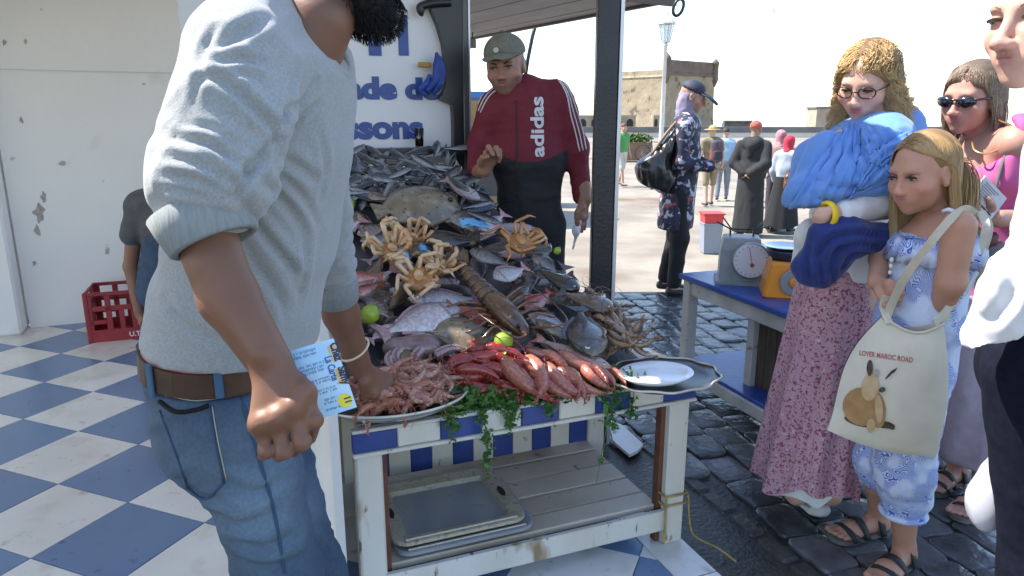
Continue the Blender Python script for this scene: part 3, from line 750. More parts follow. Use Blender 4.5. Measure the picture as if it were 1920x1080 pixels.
# blue cloth and yellow handle hung on the frame
def cloth_blob(name, pts, rad, mat, parent): m = MB(); m.tube(spline(pts, 5), rad, 10, flat=.6); return m.obj(name, mat, parent, True)
blue_cloth = M('blue_cloth', (.012, .035, .22), .6, (.03, .07, .33), 9, bump=.6, bscale=25, bdist=.02)
rag = thing('blue_rag', 'crumpled blue cloth hanging on the black frame over the sign', 'cloth', K(*[(lambda q: (q[0], TS - .09, q[1]))(st(812, 130, TS - .09))][0]))
for pts, r in ((((818, 98), (822, 120), (818, 150), (800, 172)), (.008, .036, .032, .02)), (((824, 105), (829, 130), (824, 158), (812, 176)), (.01, .022, .026, .012)), (((806, 140), (800, 158), (790, 168), (800, 178)), (.012, .026, .02, .012))):
    p = [K(*[(lambda q: (q[0], TS - .09, q[1]))(st(u, v, TS - .09))][0]) for u, v in pts]
    q = spline(p, 5); MB().tube(q, np.interp(np.linspace(0, 1, len(q)), np.linspace(0, 1, len(r)), r), 12, flat=.7).obj('fold', blue_cloth, rag, True)
m = MB(); a = [K(*[(lambda q: (q[0], TS - .06, q[1]))(st(u, v, TS - .06))][0]) for u, v in ((784, 121), (808, 122))]
m.bar(a[0], a[1], .02, .022, bev=.004); m.obj('brush_handle', M('ochre_wood', (.40, .22, .03), .5), label='short ochre handle sticking out from behind the blue rag', cat='brush')
# glass with a drink on the back shelf
g0 = K(*[(lambda q: (q[0], TB + .04, zt(TB) + .031))(st(786, 262, TB + .04))][0])
gl = thing('tea_glass', 'small tea glass with dark tea below the lettered sign', 'glass', g0)
glass = M('clear_glass', (.9, .9, .9), .03, trans=1.)
MB().lathe(g0, [(.018, 0), (.022, .085), (.0205, .085), (.017, .004)], 16).obj('cup', glass, gl, True)
MB().lathe(g0, [(.0165, .006), (.0185, .045)], 16).obj('tea', M('tea', (.08, .02, .006), .1), gl, True)
# standing post in front of the man, silver edged
pp = K(-.33, .0); PX = on(1122, 822)
PPos = at(1125, 540, 2.93); PPos[2] = 0
MB().box(PPos + UP * 1.15, (.090, .07, 2.3), (V(1, 0, 0), V(0, 1, 0), UP), .006).obj('front_post', M('post_dark', (.014, .015, .02), .4, (.022, .023, .03), 7, bump=.2, bscale=60), kio)
MB().box(PPos + V(.052, -.012, 1.15), (.014, .05, 2.3), (V(1, 0, 0), V(0, 1, 0), UP)).obj('post_trim', M('bright_trim', (.66, .67, .70), .3, (.6, .6, .63), 8, metal=.3), kio)
MB().box(PPos + V(0, 0, 2.26), (.13, .10, .06)).obj('post_bracket', dark, kio)
# roof boards: right edge follows the line seen over the man's cap
RZ = 2.10
a = on(872, 74, RZ); b = on(1250, 2, RZ); rdir = unit(a - b); rn = V(rdir[1], -rdir[0], 0)
if rn[0] > 0: rn = -rn
rg = M('grey_board', (.21, .215, .23), .5, (.17, .175, .19), 5, rnd=.05)
for k in range(9):
    c = b - rdir * .0 + rn * (.055 + k * .145)
    MB().bar(c - rdir * .02 + UP * (.02 + .003 * (k % 2)), c + rdir * 3.2 + UP * (.02 + .003 * (k % 2)), .139, .022, bev=.003).obj('roof_board', rg, kio)
MB().bar(b - rdir * .04 - rn * .025 + UP * .03, b + rdir * 3.2 - rn * .025 + UP * .03, .035, .075).obj('roof_edge', M('brown_edge', (.10, .07, .06), .6), kio)
MB().bar(b - rdir * .03 - rn * .03 + UP * .01, b - rdir * .03 + rn * 1.3 + UP * .01, .05, .08).obj('roof_beam', MATS['brown_edge'], kio)
# iron ring hanging from the roof corner
rc = at(1272, 14, 4.3)
m = MB(); m.tube([rc + V(.028 * math.cos(a) + .01 * math.sin(a), 0, .045 * math.sin(a)) for a in np.linspace(0, 2 * math.pi, 16, endpoint=False)], .009, 7, close=True)
ir = m.obj('iron_ring', dark, None, True, label='dark iron ring hanging from the roof corner in front of the sky', cat='ring')
for (u, v0, v1) in ((350, -30, 24), (441, -30, 12)):
    m = MB(); m.tube([at(u - 10, v0, 3.6), at(u - 4, (v0 + v1) / 2, 3.6), at(u + 4, v1, 3.6)], [.006, .008, .010], 6)
    m.obj('awning_hook', dark, None, True, label='dark metal hook hanging before the white wall, ' + ('apart from the man' if u < 400 else 'close to the shoulder of the man'), cat='hook')
# ================================================================ SEAFOOD
def hz(P):                                             # height of the heap's bed above the ground at P
    t = (P[..., :2] - KO[:2]) @ KD[:2]; t = np.clip(t, -.2, 1.6); return .615 + .37 * t + .095 * t * t
def bed(u, v, lift=0.):                               # where the line of sight through u, v meets the heap
    lam = np.linspace(1.2, 5, 1500); P = V(0, 0, CAMZ) + lam[:, None] * ray(u, v); i = np.argmax(P[:, 2] < hz(P) + lift); return P[i]
def bed_n(P):
    t = float(np.clip((P[:2] - KO[:2]) @ KD[:2], -.2, 1.6)); return unit(UP - KD * (.37 + .19 * t))
wet = lambda name, **k: M(name, rough=.22, coat=.7, bump=.25, bscale=160, bdist=.002, **k)
fish_m = wet('fish_skin', attr=True, col2=(.66, .62, .62), scale=26, rnd=.12)
def fish_mesh(name, prof, back, side, belly, spots=None, fin=None, thick=1., nx=26, n=16, head=(.2, .2, .2), mottled=0., bend=0.):
    """unit-long fish lying on its side: x from snout (0) to tail (1), y to the back, z up; returns (body, fins)"""
    xs = np.linspace(0, 1, nx) ** 1.15 * .86; pr = np.interp(xs / .86, [p[0] for p in prof], [p[1] for p in prof]); v = []; c = []; f = []
    for i, (x, h) in enumerate(zip(xs, pr)):
        for j in range(n):
            a = 2 * math.pi * j / n; y = math.cos(a) * h / 2; zz = math.sin(a) * (.06 + .9 * h) * .19 * thick * (1 - .55 * (x / .86) ** 2)
            yb = bend * (x - .4) ** 2; v.append((x, y + yb, zz)); q = (math.cos(a) + 1) / 2
            col = np.array(belly) * (1 - q) + np.array(back) * q if abs(q - .5) > .3 else np.array(side)
            col = np.array(belly) * max(0, .45 - q) / .45 + np.array(side) * (1 - max(0, .45 - q) / .45) if q < .45 else np.array(side) * (1 - (q - .45) / .55) + np.array(back) * (q - .45) / .55
            nz = vnoise(np.array([x * 14, y * 14, zz * 14 + 3.]), 5)
            col = col * (1 + mottled * (nz - .5) * 2)
            if x < .2: col = col * .75 + np.array(head) * .25
            if .185 < x < .215 and abs(q - .45) < .4: col = col * .45
            if spots and (math.sin(x * spots[0]) > .25) and q > spots[1]: col = col * .35 + np.array(spots[2]) * .65
            c.append(col)
    for i in range(nx - 1):
        for j in range(n): f.append((i * n + j, i * n + (j + 1) % n, (i + 1) * n + (j + 1) % n, (i + 1) * n + j))
    f += [tuple(range(n))[::-1], tuple((nx - 1) * n + j for j in range(n))]
    body = new_mesh(name + '_body', v, f, np.array(c), True); fix(body); body.materials.append(fish_m)
    fin = fin or back; hmax = pr.max(); tl = np.interp(1, [p[0] for p in prof], [p[1] for p in prof]); parts = {}
    def plate(nm, pts, col, thick_=.004):
        m = MB(); m.col = tuple(col); P = [V(*p) for p in pts]; m.prism(P, V(0, 0, -thick_), V(0, 0, thick_)); me = m.mesh(name + nm, False, True); fix(me); me.materials.append(fish_m); parts[nm] = me
    b1 = bend * (.86 - .4) ** 2; b2 = bend * .36
    plate('tail_fin', [(.845, tl * .5 + b1, 0), (.93, hmax * .34 + b2, .006), (1.0, hmax * .50 + b2, -.004), (.955, b2, .004), (1.0, -hmax * .50 + b2, -.004), (.93, -hmax * .34 + b2, .006), (.845, -tl * .5 + b1, 0)], fin)
    X = np.linspace(.26, .72, 8); up_ = [(x, np.interp(x / .86, [p[0] for p in prof], [p[1] for p in prof]) / 2 - .012 + bend * (x - .4) ** 2, 0) for x in X]
    top = [(x + .015, y + .022 + .05 * hmax * (1 - abs(k - 3) / 6) * (1 + .35 * (k % 2)), .004) for k, (x, y, _) in enumerate(up_)]
    plate('dorsal_fin', up_ + top[::-1], fin)
    X = np.linspace(.56, .74, 4); dn = [(x, -np.interp(x / .86, [p[0] for p in prof], [p[1] for p in prof]) / 2 + .012 + bend * (x - .4) ** 2, 0) for x in X]
    plate('anal_fin', dn + [(x + .02, y - .05 * hmax - .018, -.004) for x, y, _ in dn][::-1], fin)
    m = MB(); zt_ = (.06 + .9 * np.interp(.2, [0, 1], [pr[4], pr[8]])) * .17 * thick
    m.col = tuple(np.array(fin) * .9 + .02); m.prism([V(.24, .0, zt_), V(.36, .035, zt_ * .95 + .004), V(.40, -.01, zt_ * .9), V(.36, -.06 * hmax - .03, zt_ * .8)], V(0, 0, 0), V(0, 0, .006)); me = m.mesh(name + 'pf', False, True); fix(me); me.materials.append(fish_m); parts['pectoral_fin'] = me
    xe = .085; he = np.interp(xe / .86, [p[0] for p in prof], [p[1] for p in prof]); ze = (.06 + .9 * he) * .19 * thick * .93; ye = he * .14; re = .028 if hmax > .25 else .02
    m = MB(); m.col = (.55, .52, .42); m.lathe((xe, ye + bend * .1, ze - .012), [(re * .95, .0), (re, .010), (re * .6, .017)], 14); m.col = (.005, .005, .006); m.lathe((xe, ye + bend * .1, ze - .008), [(re * .62, .008), (re * .55, .0155), (re * .2, .018)], 12)
    me = m.mesh(name + 'eye', True, True); fix(me); me.materials.append(M('fish_eye', attr=True, rough=.08, coat=1.)); parts['eye'] = me
    return body, parts
BREAM = [(0, .02), (.05, .15), (.15, .32), (.3, .43), (.45, .44), (.62, .36), (.8, .19), (.93, .085), (1, .08)]
SNAP = [(0, .03), (.05, .13), (.15, .25), (.3, .32), (.45, .32), (.62, .26), (.8, .15), (.93, .075), (1, .07)]
SLIM = [(0, .015), (.06, .08), (.18, .15), (.35, .185), (.5, .18), (.7, .125), (.88, .055), (1, .035)]
LONG = [(0, .02), (.05, .10), (.16, .17), (.35, .20), (.55, .18), (.75, .12), (.9, .07), (1, .06)]
FAT = [(0, .06), (.05, .24), (.14, .36), (.28, .42), (.45, .38), (.62, .28), (.8, .16), (.93, .08), (1, .07)]
wet2 = M('blue_fish_skin', attr=True, rough=.16, coat=.6, col2=(.6, .6, .62), scale=30, rnd=.15)
FM = {
 'mackerel': fish_mesh('mackerel', SLIM, (.006, .011, .02), (.045, .055, .07), (.36, .38, .40), (70, .5, (.02, .035, .05))),
 'sardine': fish_mesh('sardine', SLIM, (.008, .014, .024), (.07, .08, .095), (.42, .44, .46)),
 'silver': fish_mesh('silver', BREAM, (.28, .24, .26), (.52, .48, .51), (.66, .62, .65), head=(.45, .36, .38), fin=(.50, .30, .33)),
 'pinkbream': fish_mesh('pinkbream', BREAM, (.50, .34, .37), (.60, .50, .53), (.70, .63, .65), head=(.50, .32, .34), fin=(.55, .28, .30)),
 'greybream': fish_mesh('greybream', BREAM, (.045, .040, .036), (.115, .105, .098), (.29, .27, .25), head=(.10, .10, .10), mottled=.3),
 'dark': fish_mesh('dark', FAT, (.014, .012, .011), (.028, .025, .023), (.075, .065, .06), mottled=.4, head=(.03, .03, .03)),
 'red': fish_mesh('red', SNAP, (.36, .03, .03), (.44, .09, .08), (.55, .33, .30), mottled=.4, head=(.45, .10, .08), fin=(.42, .10, .06)),
 'palelong': fish_mesh('palelong', LONG, (.36, .22, .17), (.46, .32, .27), (.60, .50, .45), mottled=.2, head=(.55, .30, .25), fin=(.48, .2, .14)),
 'brown': fish_mesh('brown', FAT, (.10, .065, .04), (.19, .13, .085), (.34, .26, .19), mottled=.55, head=(.14, .09, .06)),
 'brownlong': fish_mesh('brownlong', LONG, (.085, .062, .038), (.16, .115, .07), (.28, .22, .15), mottled=.6, thick=1.5),
 'olive': fish_mesh('olive', FAT, (.095, .075, .05), (.145, .115, .08), (.22, .18, .13), mottled=.45, thick=.7),
 'striped': fish_mesh('striped', SNAP, (.06, .05, .05), (.16, .12, .11), (.36, .30, .28), (48, .3, (.30, .24, .23)), head=(.12, .1, .1)),
}
for k_ in ('mackerel', 'sardine'):
    for me_ in (FM[k_][0], *FM[k_][1].values()):
        if 'eye' not in me_.name: me_.materials[0] = wet2
def place(P0, P1, n, flip=1):
    x = P1 - P0; L = np.linalg.norm(x); x = x / L; z = unit(n - x * (n @ x)); y = np.cross(z, x) * 1.; return x, y, z, L
def fish(kind, hpx, tpx, label, lift=.02, lift1=None, wide=1., thick=1., flip=1, group=None, roll=0., cat='fish', name='fish', parts=True):
    A, B = bed(*hpx, lift), bed(*tpx, lift if lift1 is None else lift1); n = bed_n((A + B) / 2)
    return fish_at(kind, A, B, n, label, wide, thick, flip, group, roll, cat, name, parts)
def fish_at(kind, A, B, n, label, wide=1., thick=1., flip=1, group=None, roll=0., cat='fish', name='fish', parts=True):
    x, y, z, L = place(A, B, n)
    if roll: y, z = y * math.cos(roll) + z * math.sin(roll), z * math.cos(roll) - y * math.sin(roll)
    body, ps = FM[kind]; o = link(name, body, None, None, None, label, cat, group)
    o.matrix_world = Matrix(((x[0] * L, y[0] * L * wide * flip, z[0] * L * thick, A[0]), (x[1] * L, y[1] * L * wide * flip, z[1] * L * thick, A[1]), (x[2] * L, y[2] * L * wide * flip, z[2] * L * thick, A[2]), (0, 0, 0, 1)))
    if parts:
        for nm, me in ps.items():
            if nm == 'anal_fin' and not parts == 'all': pass
            link(nm, me, None, o)
    return o
rg = np.random.default_rng(11)
# --- silver-blue small fish heaped at the back, below the sign
GM = 'small dark blue fish heaped below the sign'
LM = 'small blue backed fish lying in the heap below the lettered sign'
for k in range(150):
    s = rg.uniform(-.98, -.34); t = rg.uniform(1.0, 1.30) if k < 95 else rg.uniform(.84, 1.14)
    if k >= 95 and s < -.62 - .0 and t < 1.0: t += .12
    if s > s_right(t) - .04: s = s_right(t) - .05 - rg.uniform(0, .1)
    P = K(s, t, 0); P[2] = hz(P) + .008 + .035 * (k / 150) + rg.uniform(0, .012)
    a = rg.normal(0, .8) + (math.pi if rg.random() < .5 else 0); d = KW * math.cos(a) + KD * math.sin(a); d = unit(d + UP * (d @ KD) * .6); L = rg.uniform(.15, .21); LM = ('dark blue striped small fish ' if k % 3 else 'silver sided small fish ') + ('close under the black back shelf' if t > 1.17 else 'above the big round brown flatfish' if s < -.5 else 'at the heap edge before the man in the cap')
    fish_at('mackerel' if k % 3 else 'sardine', P - d * L / 2, P + d * L / 2, unit(bed_n(P) + rg.normal(0, .25, 3)), LM, 1.25, 1.3, 1 if rg.random() < .5 else -1, GM, 0, parts=(k > 100))
# --- bed of dark fish that fills the heap between the large ones
GB = 'grey fish filling the heap between the larger ones'
LB = 'dull grey fish half buried under the larger fish of the heap'
for k in range(85):
    t = rg.uniform(.16, 1.05); s = rg.uniform(-1.0, s_right(t) - .06); P = K(s, t, 0); P[2] = hz(P) + rg.uniform(-.005, .018)
    a = rg.uniform(0, 6.28); d = KW * math.cos(a) + KD * math.sin(a); d = unit(d + UP * (d @ KD) * .6); L = rg.uniform(.16, .24); zn = 'just behind the row of prawns' if t < .42 else 'round the crabs and the lobster' if t < .8 else 'below the small dark blue fish'; kd = k % 7
    LB = ('dull grey fish', 'brown mottled fish', 'faintly striped fish', 'pale silvery fish', 'brown mottled fish', 'pinkish fish', 'olive brown fish')[kd] + ' half buried in the heap ' + zn
    fish_at(['greybream', 'brown', 'striped', 'silver', 'brown', 'pinkbream', 'olive'][k % 7], P - d * L / 2, P + d * L / 2, unit(bed_n(P) + rg.normal(0, .15, 3)), LB, .8, 1., 1, GB, parts=True)
# --- the fish one can tell apart
F = fish
F('silver', (862, 578), (705, 628), 'big silvery pink bream lying across the front of the heap', .075, wide=1.05, flip=-1)
F('silver', (765, 560), (905, 560), 'white bellied fish behind the big silvery pink bream', .05, wide=.9)
F('pinkbream', (745, 610), (690, 640), 'pink fish tail beside the green lime, under the bream', .06, wide=1.1)
F('silver', (790, 625), (735, 660), 'small blue grey fish in front of the big bream', .06, wide=.9)
F('red', (955, 605), (830, 570), 'red fish with a round head in front of the spiny lobster', .075, wide=.95)
F('olive', (945, 650), (790, 622), 'flat olive brown fish lying above the purple octopus', .075, wide=1.25, thick=1.2)
F('brown', (870, 640), (960, 610), 'mottled brown flatfish beside the olive fish', .06, wide=1.1)
F('palelong', (1145, 690), (1000, 632), 'long pale pink fish pointing to the white plate', .075, wide=1.1, thick=1.3)
F('palelong', (1090, 690), (985, 645), 'rosy fish half under the long pale pink fish', .055, wide=.9)
F('greybream', (1108, 668), (1085, 572), 'big dark grey bream with its head hanging towards the plate', .10, .10, wide=1.15, thick=1.4)
F('brownlong', (1005, 600), (1095, 650), 'thick brown eel like fish beside the dark grey bream', .09, wide=1.3)
F('silver', (990, 590), (1075, 620), 'white fish behind the brown eel like fish', .07, wide=1.1)
F('red', (985, 580), (1035, 545), 'pink red fish head under the dark fish, right of the lobster', .07, wide=1.3)
F('dark', (1085, 545), (1000, 500), 'large black fish at the edge of the heap near the post', .09, wide=1.05, thick=1.5)
F('brown', (1150, 580), (1045, 545), 'speckled brown fish on the edge of the heap by the post', .10, wide=1.15, thick=1.3)
F('silver', (925, 522), (990, 500), 'shiny white fish above the spiny lobster', .09, wide=1.25)
F('greybream', (880, 470), (965, 500), 'grey bream below the right crab', .08, wide=1.0, thick=1.2)
F('greybream', (1000, 475), (1050, 515), 'grey fish at the edge below the orange crab', .08, wide=1.1)
F('dark', (795, 450), (905, 450), 'charcoal fish lying between the two heaps of crab legs', .08, wide=1.2, thick=1.3)
F('greybream', (850, 395), (895, 440), 'silver grey fish beside the big round brown fish', .07, wide=1.3)
F('silver', (800, 395), (870, 420), 'pale grey fish under the big round brown fish', .06, wide=1.)
F('striped', (670, 440), (735, 420), 'small pink grey fish above the left crab', .06, wide=1.3)
F('brown', (690, 365), (735, 375), 'brown fish with a white belly below the dark blue fish', .07, wide=1.4)
F('red', (720, 425), (765, 400), 'dark red fish above the left heap of crab legs', .05, wide=1.2)
F('pinkbream', (745, 455), (775, 425), 'pink mouthed fish standing in the heap under the round brown fish', .08, wide=1.1)
F('dark', (640, 500), (690, 510), 'black fish under the red scorpion fish', .05, wide=1.4)
F('silver', (900, 375), (830, 335), 'long blue white fish belly shining at the upper edge of the heap', .08, wide=.75, thick=1.2)
F('sardine', (880, 360), (835, 325), 'slim white fish beside the long blue white one', .10, wide=1.2)
F('striped', (690, 560), (735, 600), 'dark striped fish between the lime and the big bream', .06, wide=1.3)
F('dark', (660, 560), (690, 640), 'dark fish hanging by the arm of the bearded man', .05, wide=1.)
F('brownlong', (735, 650), (850, 745), 'speckled brown cuttlefish lying beside the octopus', .06, .045, wide=1.5, thick=1.3)
F('red', (640, 520), (720, 520), 'big red scorpion fish with an open mouth at the arm of the man', .10, wide=1.25, thick=1.9)
F('red', (660, 555), (715, 530), 'second red scorpion fish under the first', .08, wide=1.2, thick=1.8)
# --- big round brown fish lying flat (a turbot)
def disc_fish(c, rx, ry, label, lift, ang=0., col=((.15, .115, .075), (.24, .20, .14))):
    P = bed(*c, lift); n = bed_n(P); x = unit(KW * math.cos(ang) + KD * math.sin(ang)); x = unit(x - n * (x @ n)); y = np.cross(n, x); m = MB(); R = []
    for k, (f_, z) in enumerate(((1., -.012), (1.06, .004), (.96, .010), (.86, .022), (.6, .038), (.3, .046), (.02, .048))):
        R.append([P + x * rx * f_ * math.cos(a) * (1 + .05 * math.sin(9 * a) * (k < 2)) + y * ry * f_ * math.sin(a) * (1 + .06 * math.sin(7 * a + 1) * (k < 2)) + n * z for a in np.linspace(0, 2 * math.pi, 40, endpoint=False)])
    t = thing('flatfish', label, 'fish', P); MB().rings(R).obj('body', wet('flatfish_skin', col=col[0], col2=col[1], scale=14, spots=[(60, .60, .68, (.05, .035, .025)), (25, .6, .7, (.30, .25, .18))]), t, True)
    m = MB(); m.prism([P - x * rx * .95 + y * .02, P - x * rx * 1.35 + y * .055, P - x * rx * 1.4 - y * .05, P - x * rx * .95 - y * .02], n * .0, n * .008); m.obj('tail_fin', MATS['flatfish_skin'], t)
    m = MB(); m.tube([P + x * rx * .15 * k + y * (.004 * k) + n * (.047 - .002 * k * k) for k in range(-5, 6)], .003, 6); m.obj('lateral_line', M('fish_line', (.30, .26, .19), .4), t, True)
    for q in (.03, -.035):
        m = MB(); m.lathe(P + x * rx * .7 + y * q + n * .030, [(.011, 0), (.010, .008), (.004, .011)], 10, (x, y, n)); m.obj('eye', M('eye_dark', (.02, .018, .015), .1), t, True)
disc_fish((792, 385), .145, .125, 'large round brown flatfish propped against the heap', .07, .2)
disc_fish((860, 628), .11, .075, 'small brown flatfish tucked under the red fish', .05, -.4, ((.12, .09, .06), (.2, .16, .11)))
# --- spiny lobster
def lobster(hpx, tpx, label):
    A, B = bed(*hpx, .10), bed(*tpx, .09); n = bed_n((A + B) / 2); x, y, z, L = place(A, B, n); t = thing('spiny_lobster', label, 'lobster', A)
    lm = wet('lobster_shell', col=(.075, .035, .018), col2=(.15, .075, .035), scale=22, spots=[(55, .64, .7, (.34, .23, .11))]); Q = lambda a, b, c: A + x * a * L + y * b * L + z * c * L
    R = []
    for a, r in ((0, .025), (.04, .055), (.15, .078), (.28, .088), (.38, .082), (.42, .07)): R.append([Q(a, r * math.cos(q), .02 + r * .8 * math.sin(q)) for q in np.linspace(0, 2 * math.pi, 16, endpoint=False)])
    MB().rings(R).obj('carapace', lm, t, True)
    for k in range(6):
        a0 = .42 + k * .072; r0 = .077 - .005 * k; R = []
        for a, r in ((a0, r0 * .86), (a0 + .01, r0), (a0 + .055, r0 * .98), (a0 + .078, r0 * .82)): R.append([Q(a, r * math.cos(q), .015 + r * .75 * math.sin(q)) for q in np.linspace(0, 2 * math.pi, 14, endpoint=False)])
        MB().rings(R).obj('tail_segment', lm, t, True)
    for k in range(-2, 3): MB().prism([Q(.84, k * .03 - .02, .01), Q(.84, k * .03 + .02, .01), Q(1.0, k * .065 + .03, 0), Q(1.02, k * .065, 0), Q(1.0, k * .065 - .03, 0)], z * -.002, z * .003).obj('tail_fan', lm, t)
    og = wet('lobster_leg', col=(.22, .095, .035), col2=(.13, .05, .02), scale=40)
    for sg in (-1, 1):
        for k in range(5):
            a0 = .14 + k * .06; MB().tube(spline([Q(a0, sg * .08, .0), Q(a0 - .03 + k * .01, sg * .18, .05), Q(a0 - .06 + k * .03, sg * .26, .02), Q(a0 - .02 + k * .03, sg * .32, -.02)], 4), [.0055] * 4 + [.0045] * 4 + [.0035] * 4 + [.0015], 6).obj('leg', og, t, True)
        MB().tube(spline([Q(.02, sg * .04, .05), Q(-.12, sg * .10, .14), Q(-.12, sg * .2, .16), Q(.1, sg * .24, .14), Q(.4, sg * .26, .08)], 6), np.linspace(.005, .0012, 25), 6).obj('antenna', lm, t, True)
        m = MB(); m.lathe(Q(.03, sg * .045, .075), [(.006, -.004), (.0075, .004), (.003, .010)], 10, (x, y, z)); m.obj('eye', M('eye_dark', (.02, .018, .015), .1), t, True)
lobster((985, 632), (840, 478), 'dark brown spiny lobster lying head down across the middle of the heap')
# --- spider crabs lying with their pale jointed legs up
crab_top = wet('crab_shell', col=(.34, .12, .03), col2=(.48, .24, .07), scale=30, spots=[(70, .6, .7, (.58, .40, .2))]); crab_leg = wet('crab_leg', col=(.62, .43, .24), col2=(.52, .25, .10), scale=16, lo=.45, hi=.6); crab_leg2 = wet('crab_leg_orange', col=(.42, .16, .04), col2=(.55, .30, .12), scale=18)
def crab(c, r, label, lift, legs, mat_leg, ang=0., tilt=V(0, -.5, .6)):
    P = bed(*c, lift); n = unit(bed_n(P) + tilt); x = unit(KW * math.cos(ang) + KD * math.sin(ang)); x = unit(x - n * (x @ n)); y = np.cross(n, x); t = thing('spider_crab', label, 'crab', P); Q = lambda a, b, d: P + r * (x * a + y * b + n * d)
    R = []
    for f_, z_ in ((.2, -.42), (.7, -.34), (1., -.08), (.96, .12), (.7, .22), (.35, .24), (.02, .25)): R.append([Q(f_ * math.cos(a) * (1 + .06 * math.sin(8 * a)), f_ * 1.1 * math.sin(a) * (1 + .05 * math.sin(11 * a)), z_) for a in np.linspace(0, 2 * math.pi, 26, endpoint=False)])
    MB().rings(R).obj('shell', crab_top, t, True)
    m = MB(); m.prism([Q(.3 * math.cos(a) , -.1 + .5 * math.sin(a), .24) for a in np.linspace(0, 2 * math.pi, 16, endpoint=False)], n * 0, n * .008); m.obj('belly_plate', mat_leg, t)
    rc = np.random.default_rng(legs[1])
    for k, a0 in enumerate(np.linspace(.25, 2.75, 5).tolist() + np.linspace(3.5, 6.0, 5).tolist()):
        th = .0080 * rc.uniform(.8, 1.15); a0 += rc.normal(0, .15); d = V(math.cos(a0), math.sin(a0)); up1 = legs[0] * rc.uniform(.5, 1.5); p0 = Q(.7 * d[0], .75 * d[1], .05); p1 = p0 + r * (x * d[0] * rc.uniform(.5, 1.1) + y * d[1] * rc.uniform(.5, 1.1) + n * up1)
        b_ = a0 + rc.choice([-1, 1]) * rc.uniform(.9, 2.4); d2 = V(math.cos(b_), math.sin(b_)); p2 = p1 + r * rc.uniform(1.0, 1.5) * (x * d2[0] * .85 + y * d2[1] * .85 + n * rc.uniform(-.5, .25)); d3 = unit(p2 - p1); p3 = p2 + r * .7 * unit(d3 * .5 - n * .8 + x * rc.normal(0, .4))
        m = MB(); m.tube([p0, p0 + (p1 - p0) * .1, p0 + (p1 - p0) * .9, p1], [th * .7, th, th * 1.1, th * .75], 8); o = m.obj('leg', mat_leg, t, True)
        m = MB(); m.tube([p1, p1 + (p2 - p1) * .12, p1 + (p2 - p1) * .88, p2], [th * .6, th * .9, th * .92, th * .55], 8); m.obj('leg_joint', mat_leg, t, True); m = MB(); m.tube([p2, p2 + (p3 - p2) * .25, p3], [th * .5, th * .62, th * .10], 8); m.obj('claw', crab_top if k % 2 else mat_leg, t, True)
lg = lambda seed, up: (up, int(seed * 10))
crab((735, 470), .047, 'upturned spider crab with cream legs in the middle of the heap', .12, lg(1., 1.0), crab_leg, .4)
crab((785, 522), .052, 'upturned spider crab with broad cream legs below the other cream legged crab', .11, lg(2.3, .55), crab_leg, -.2)
crab((975, 455), .052, 'orange brown spider crab at the edge of the heap near the man in the cap', .10, lg(4.1, .7), crab_leg2, .1)
crab((765, 448), .040, 'small upturned spider crab with cream legs above the two larger cream legged crabs', .11, lg(5.2, 1.3), crab_leg, .9)
crab((822, 500), .042, 'small cream legged spider crab close to the spiny lobster', .10, lg(6.6, .9), crab_leg, 1.7)
# --- light blue wrapping scraps
bl = M('blue_plastic', (.10, .34, .62), .3, (.16, .42, .70), 20, coat=.3, spots=[(48, .66, .69, (.02, .03, .05))])
for (c, w_, h_, lab) in (((888, 424), .10, .05, 'scrap of light blue spotted plastic beside the orange crab'), ((757, 482), .032, .05, 'small light blue band round the legs of the left crab'), ((793, 470), .032, .04, 'light blue band near the charcoal fish')):
    P = bed(*c, .13); n = bed_n(P); x = unit(KW - n * (KW @ n)); y = np.cross(n, x); m = MB(); g = []
    for j in range(5): g.append([P + x * w_ * (i / 7 - .5) + y * h_ * (j / 4 - .5) - y * .25 * w_ * (i / 7 - .5) + n * .012 * (vnoise(V(i * .8, j * .9, c[0])) + math.cos((i / 7 - .5) * 2.6)) for i in range(8)])
    m.add([p for r_ in g for p in r_], [(j * 8 + i, j * 8 + i + 1, j * 8 + i + 9, j * 8 + i + 8) for j in range(4) for i in range(7)]); o = m.obj('plastic_scrap', bl, None, True, label=lab, cat='plastic')
    md = o.modifiers.new('solid', 'SOLIDIFY'); md.thickness = .003
# --- limes
lime_m = M('lime_skin', (.22, .34, .02), .35, (.30, .40, .03), 9, bump=.3, bscale=300, bdist=.001, coat=.3); lime_in = M('lime_flesh', (.52, .62, .18), .3, (.42, .54, .12), 30)
def lime(c, r, lab, lift, squash=.92, m=lime_m):
    P = bed(*c, lift); prof = [(0.001, -r * 1.12), (.25 * r, -r * 1.0), (.7 * r, -r * .7), (r, 0), (.7 * r, r * .7), (.25 * r, r * 1.0), (.001, r * 1.14)]; q = spline([(a, b, 0) for a, b in prof], 4)
    t = thing('lime', lab, 'lime', P); d = unit(V(.6, .2, .7)); x = unit(np.cross(d, V(0, 1, .1))); MB().lathe(P, [(max(a, .0005), b) for a, b, _ in q], 20, (x, np.cross(d, x), d)).obj('fruit', m, t, True)
    m_ = MB(); m_.lathe(P + d * r * 1.1, [(.004, 0), (.003, .004)], 8, (x, np.cross(d, x), d)); m_.obj('stem', M('lime_stem', (.12, .10, .03), .7), t)
lime((694, 589), .030, 'whole green lime beside the arm of the bearded man', .10)
lime((944, 640), .031, 'green lime above the red prawns', .10)
lime((652, 385), .026, 'lime half hidden in the heap below the dark blue fish', .07)
lime((1045, 470), .014, 'tiny green lime at the edge of the heap below the orange crab', .12)
P = bed(930, 663, .085); m = MB(); d = unit(V(-.1, -.5, .75)); x = unit(np.cross(d, V(0, 1, 0))); y = np.cross(d, x); t = thing('lime_wedge', 'cut lime wedge in front of the green lime', 'lime', P)
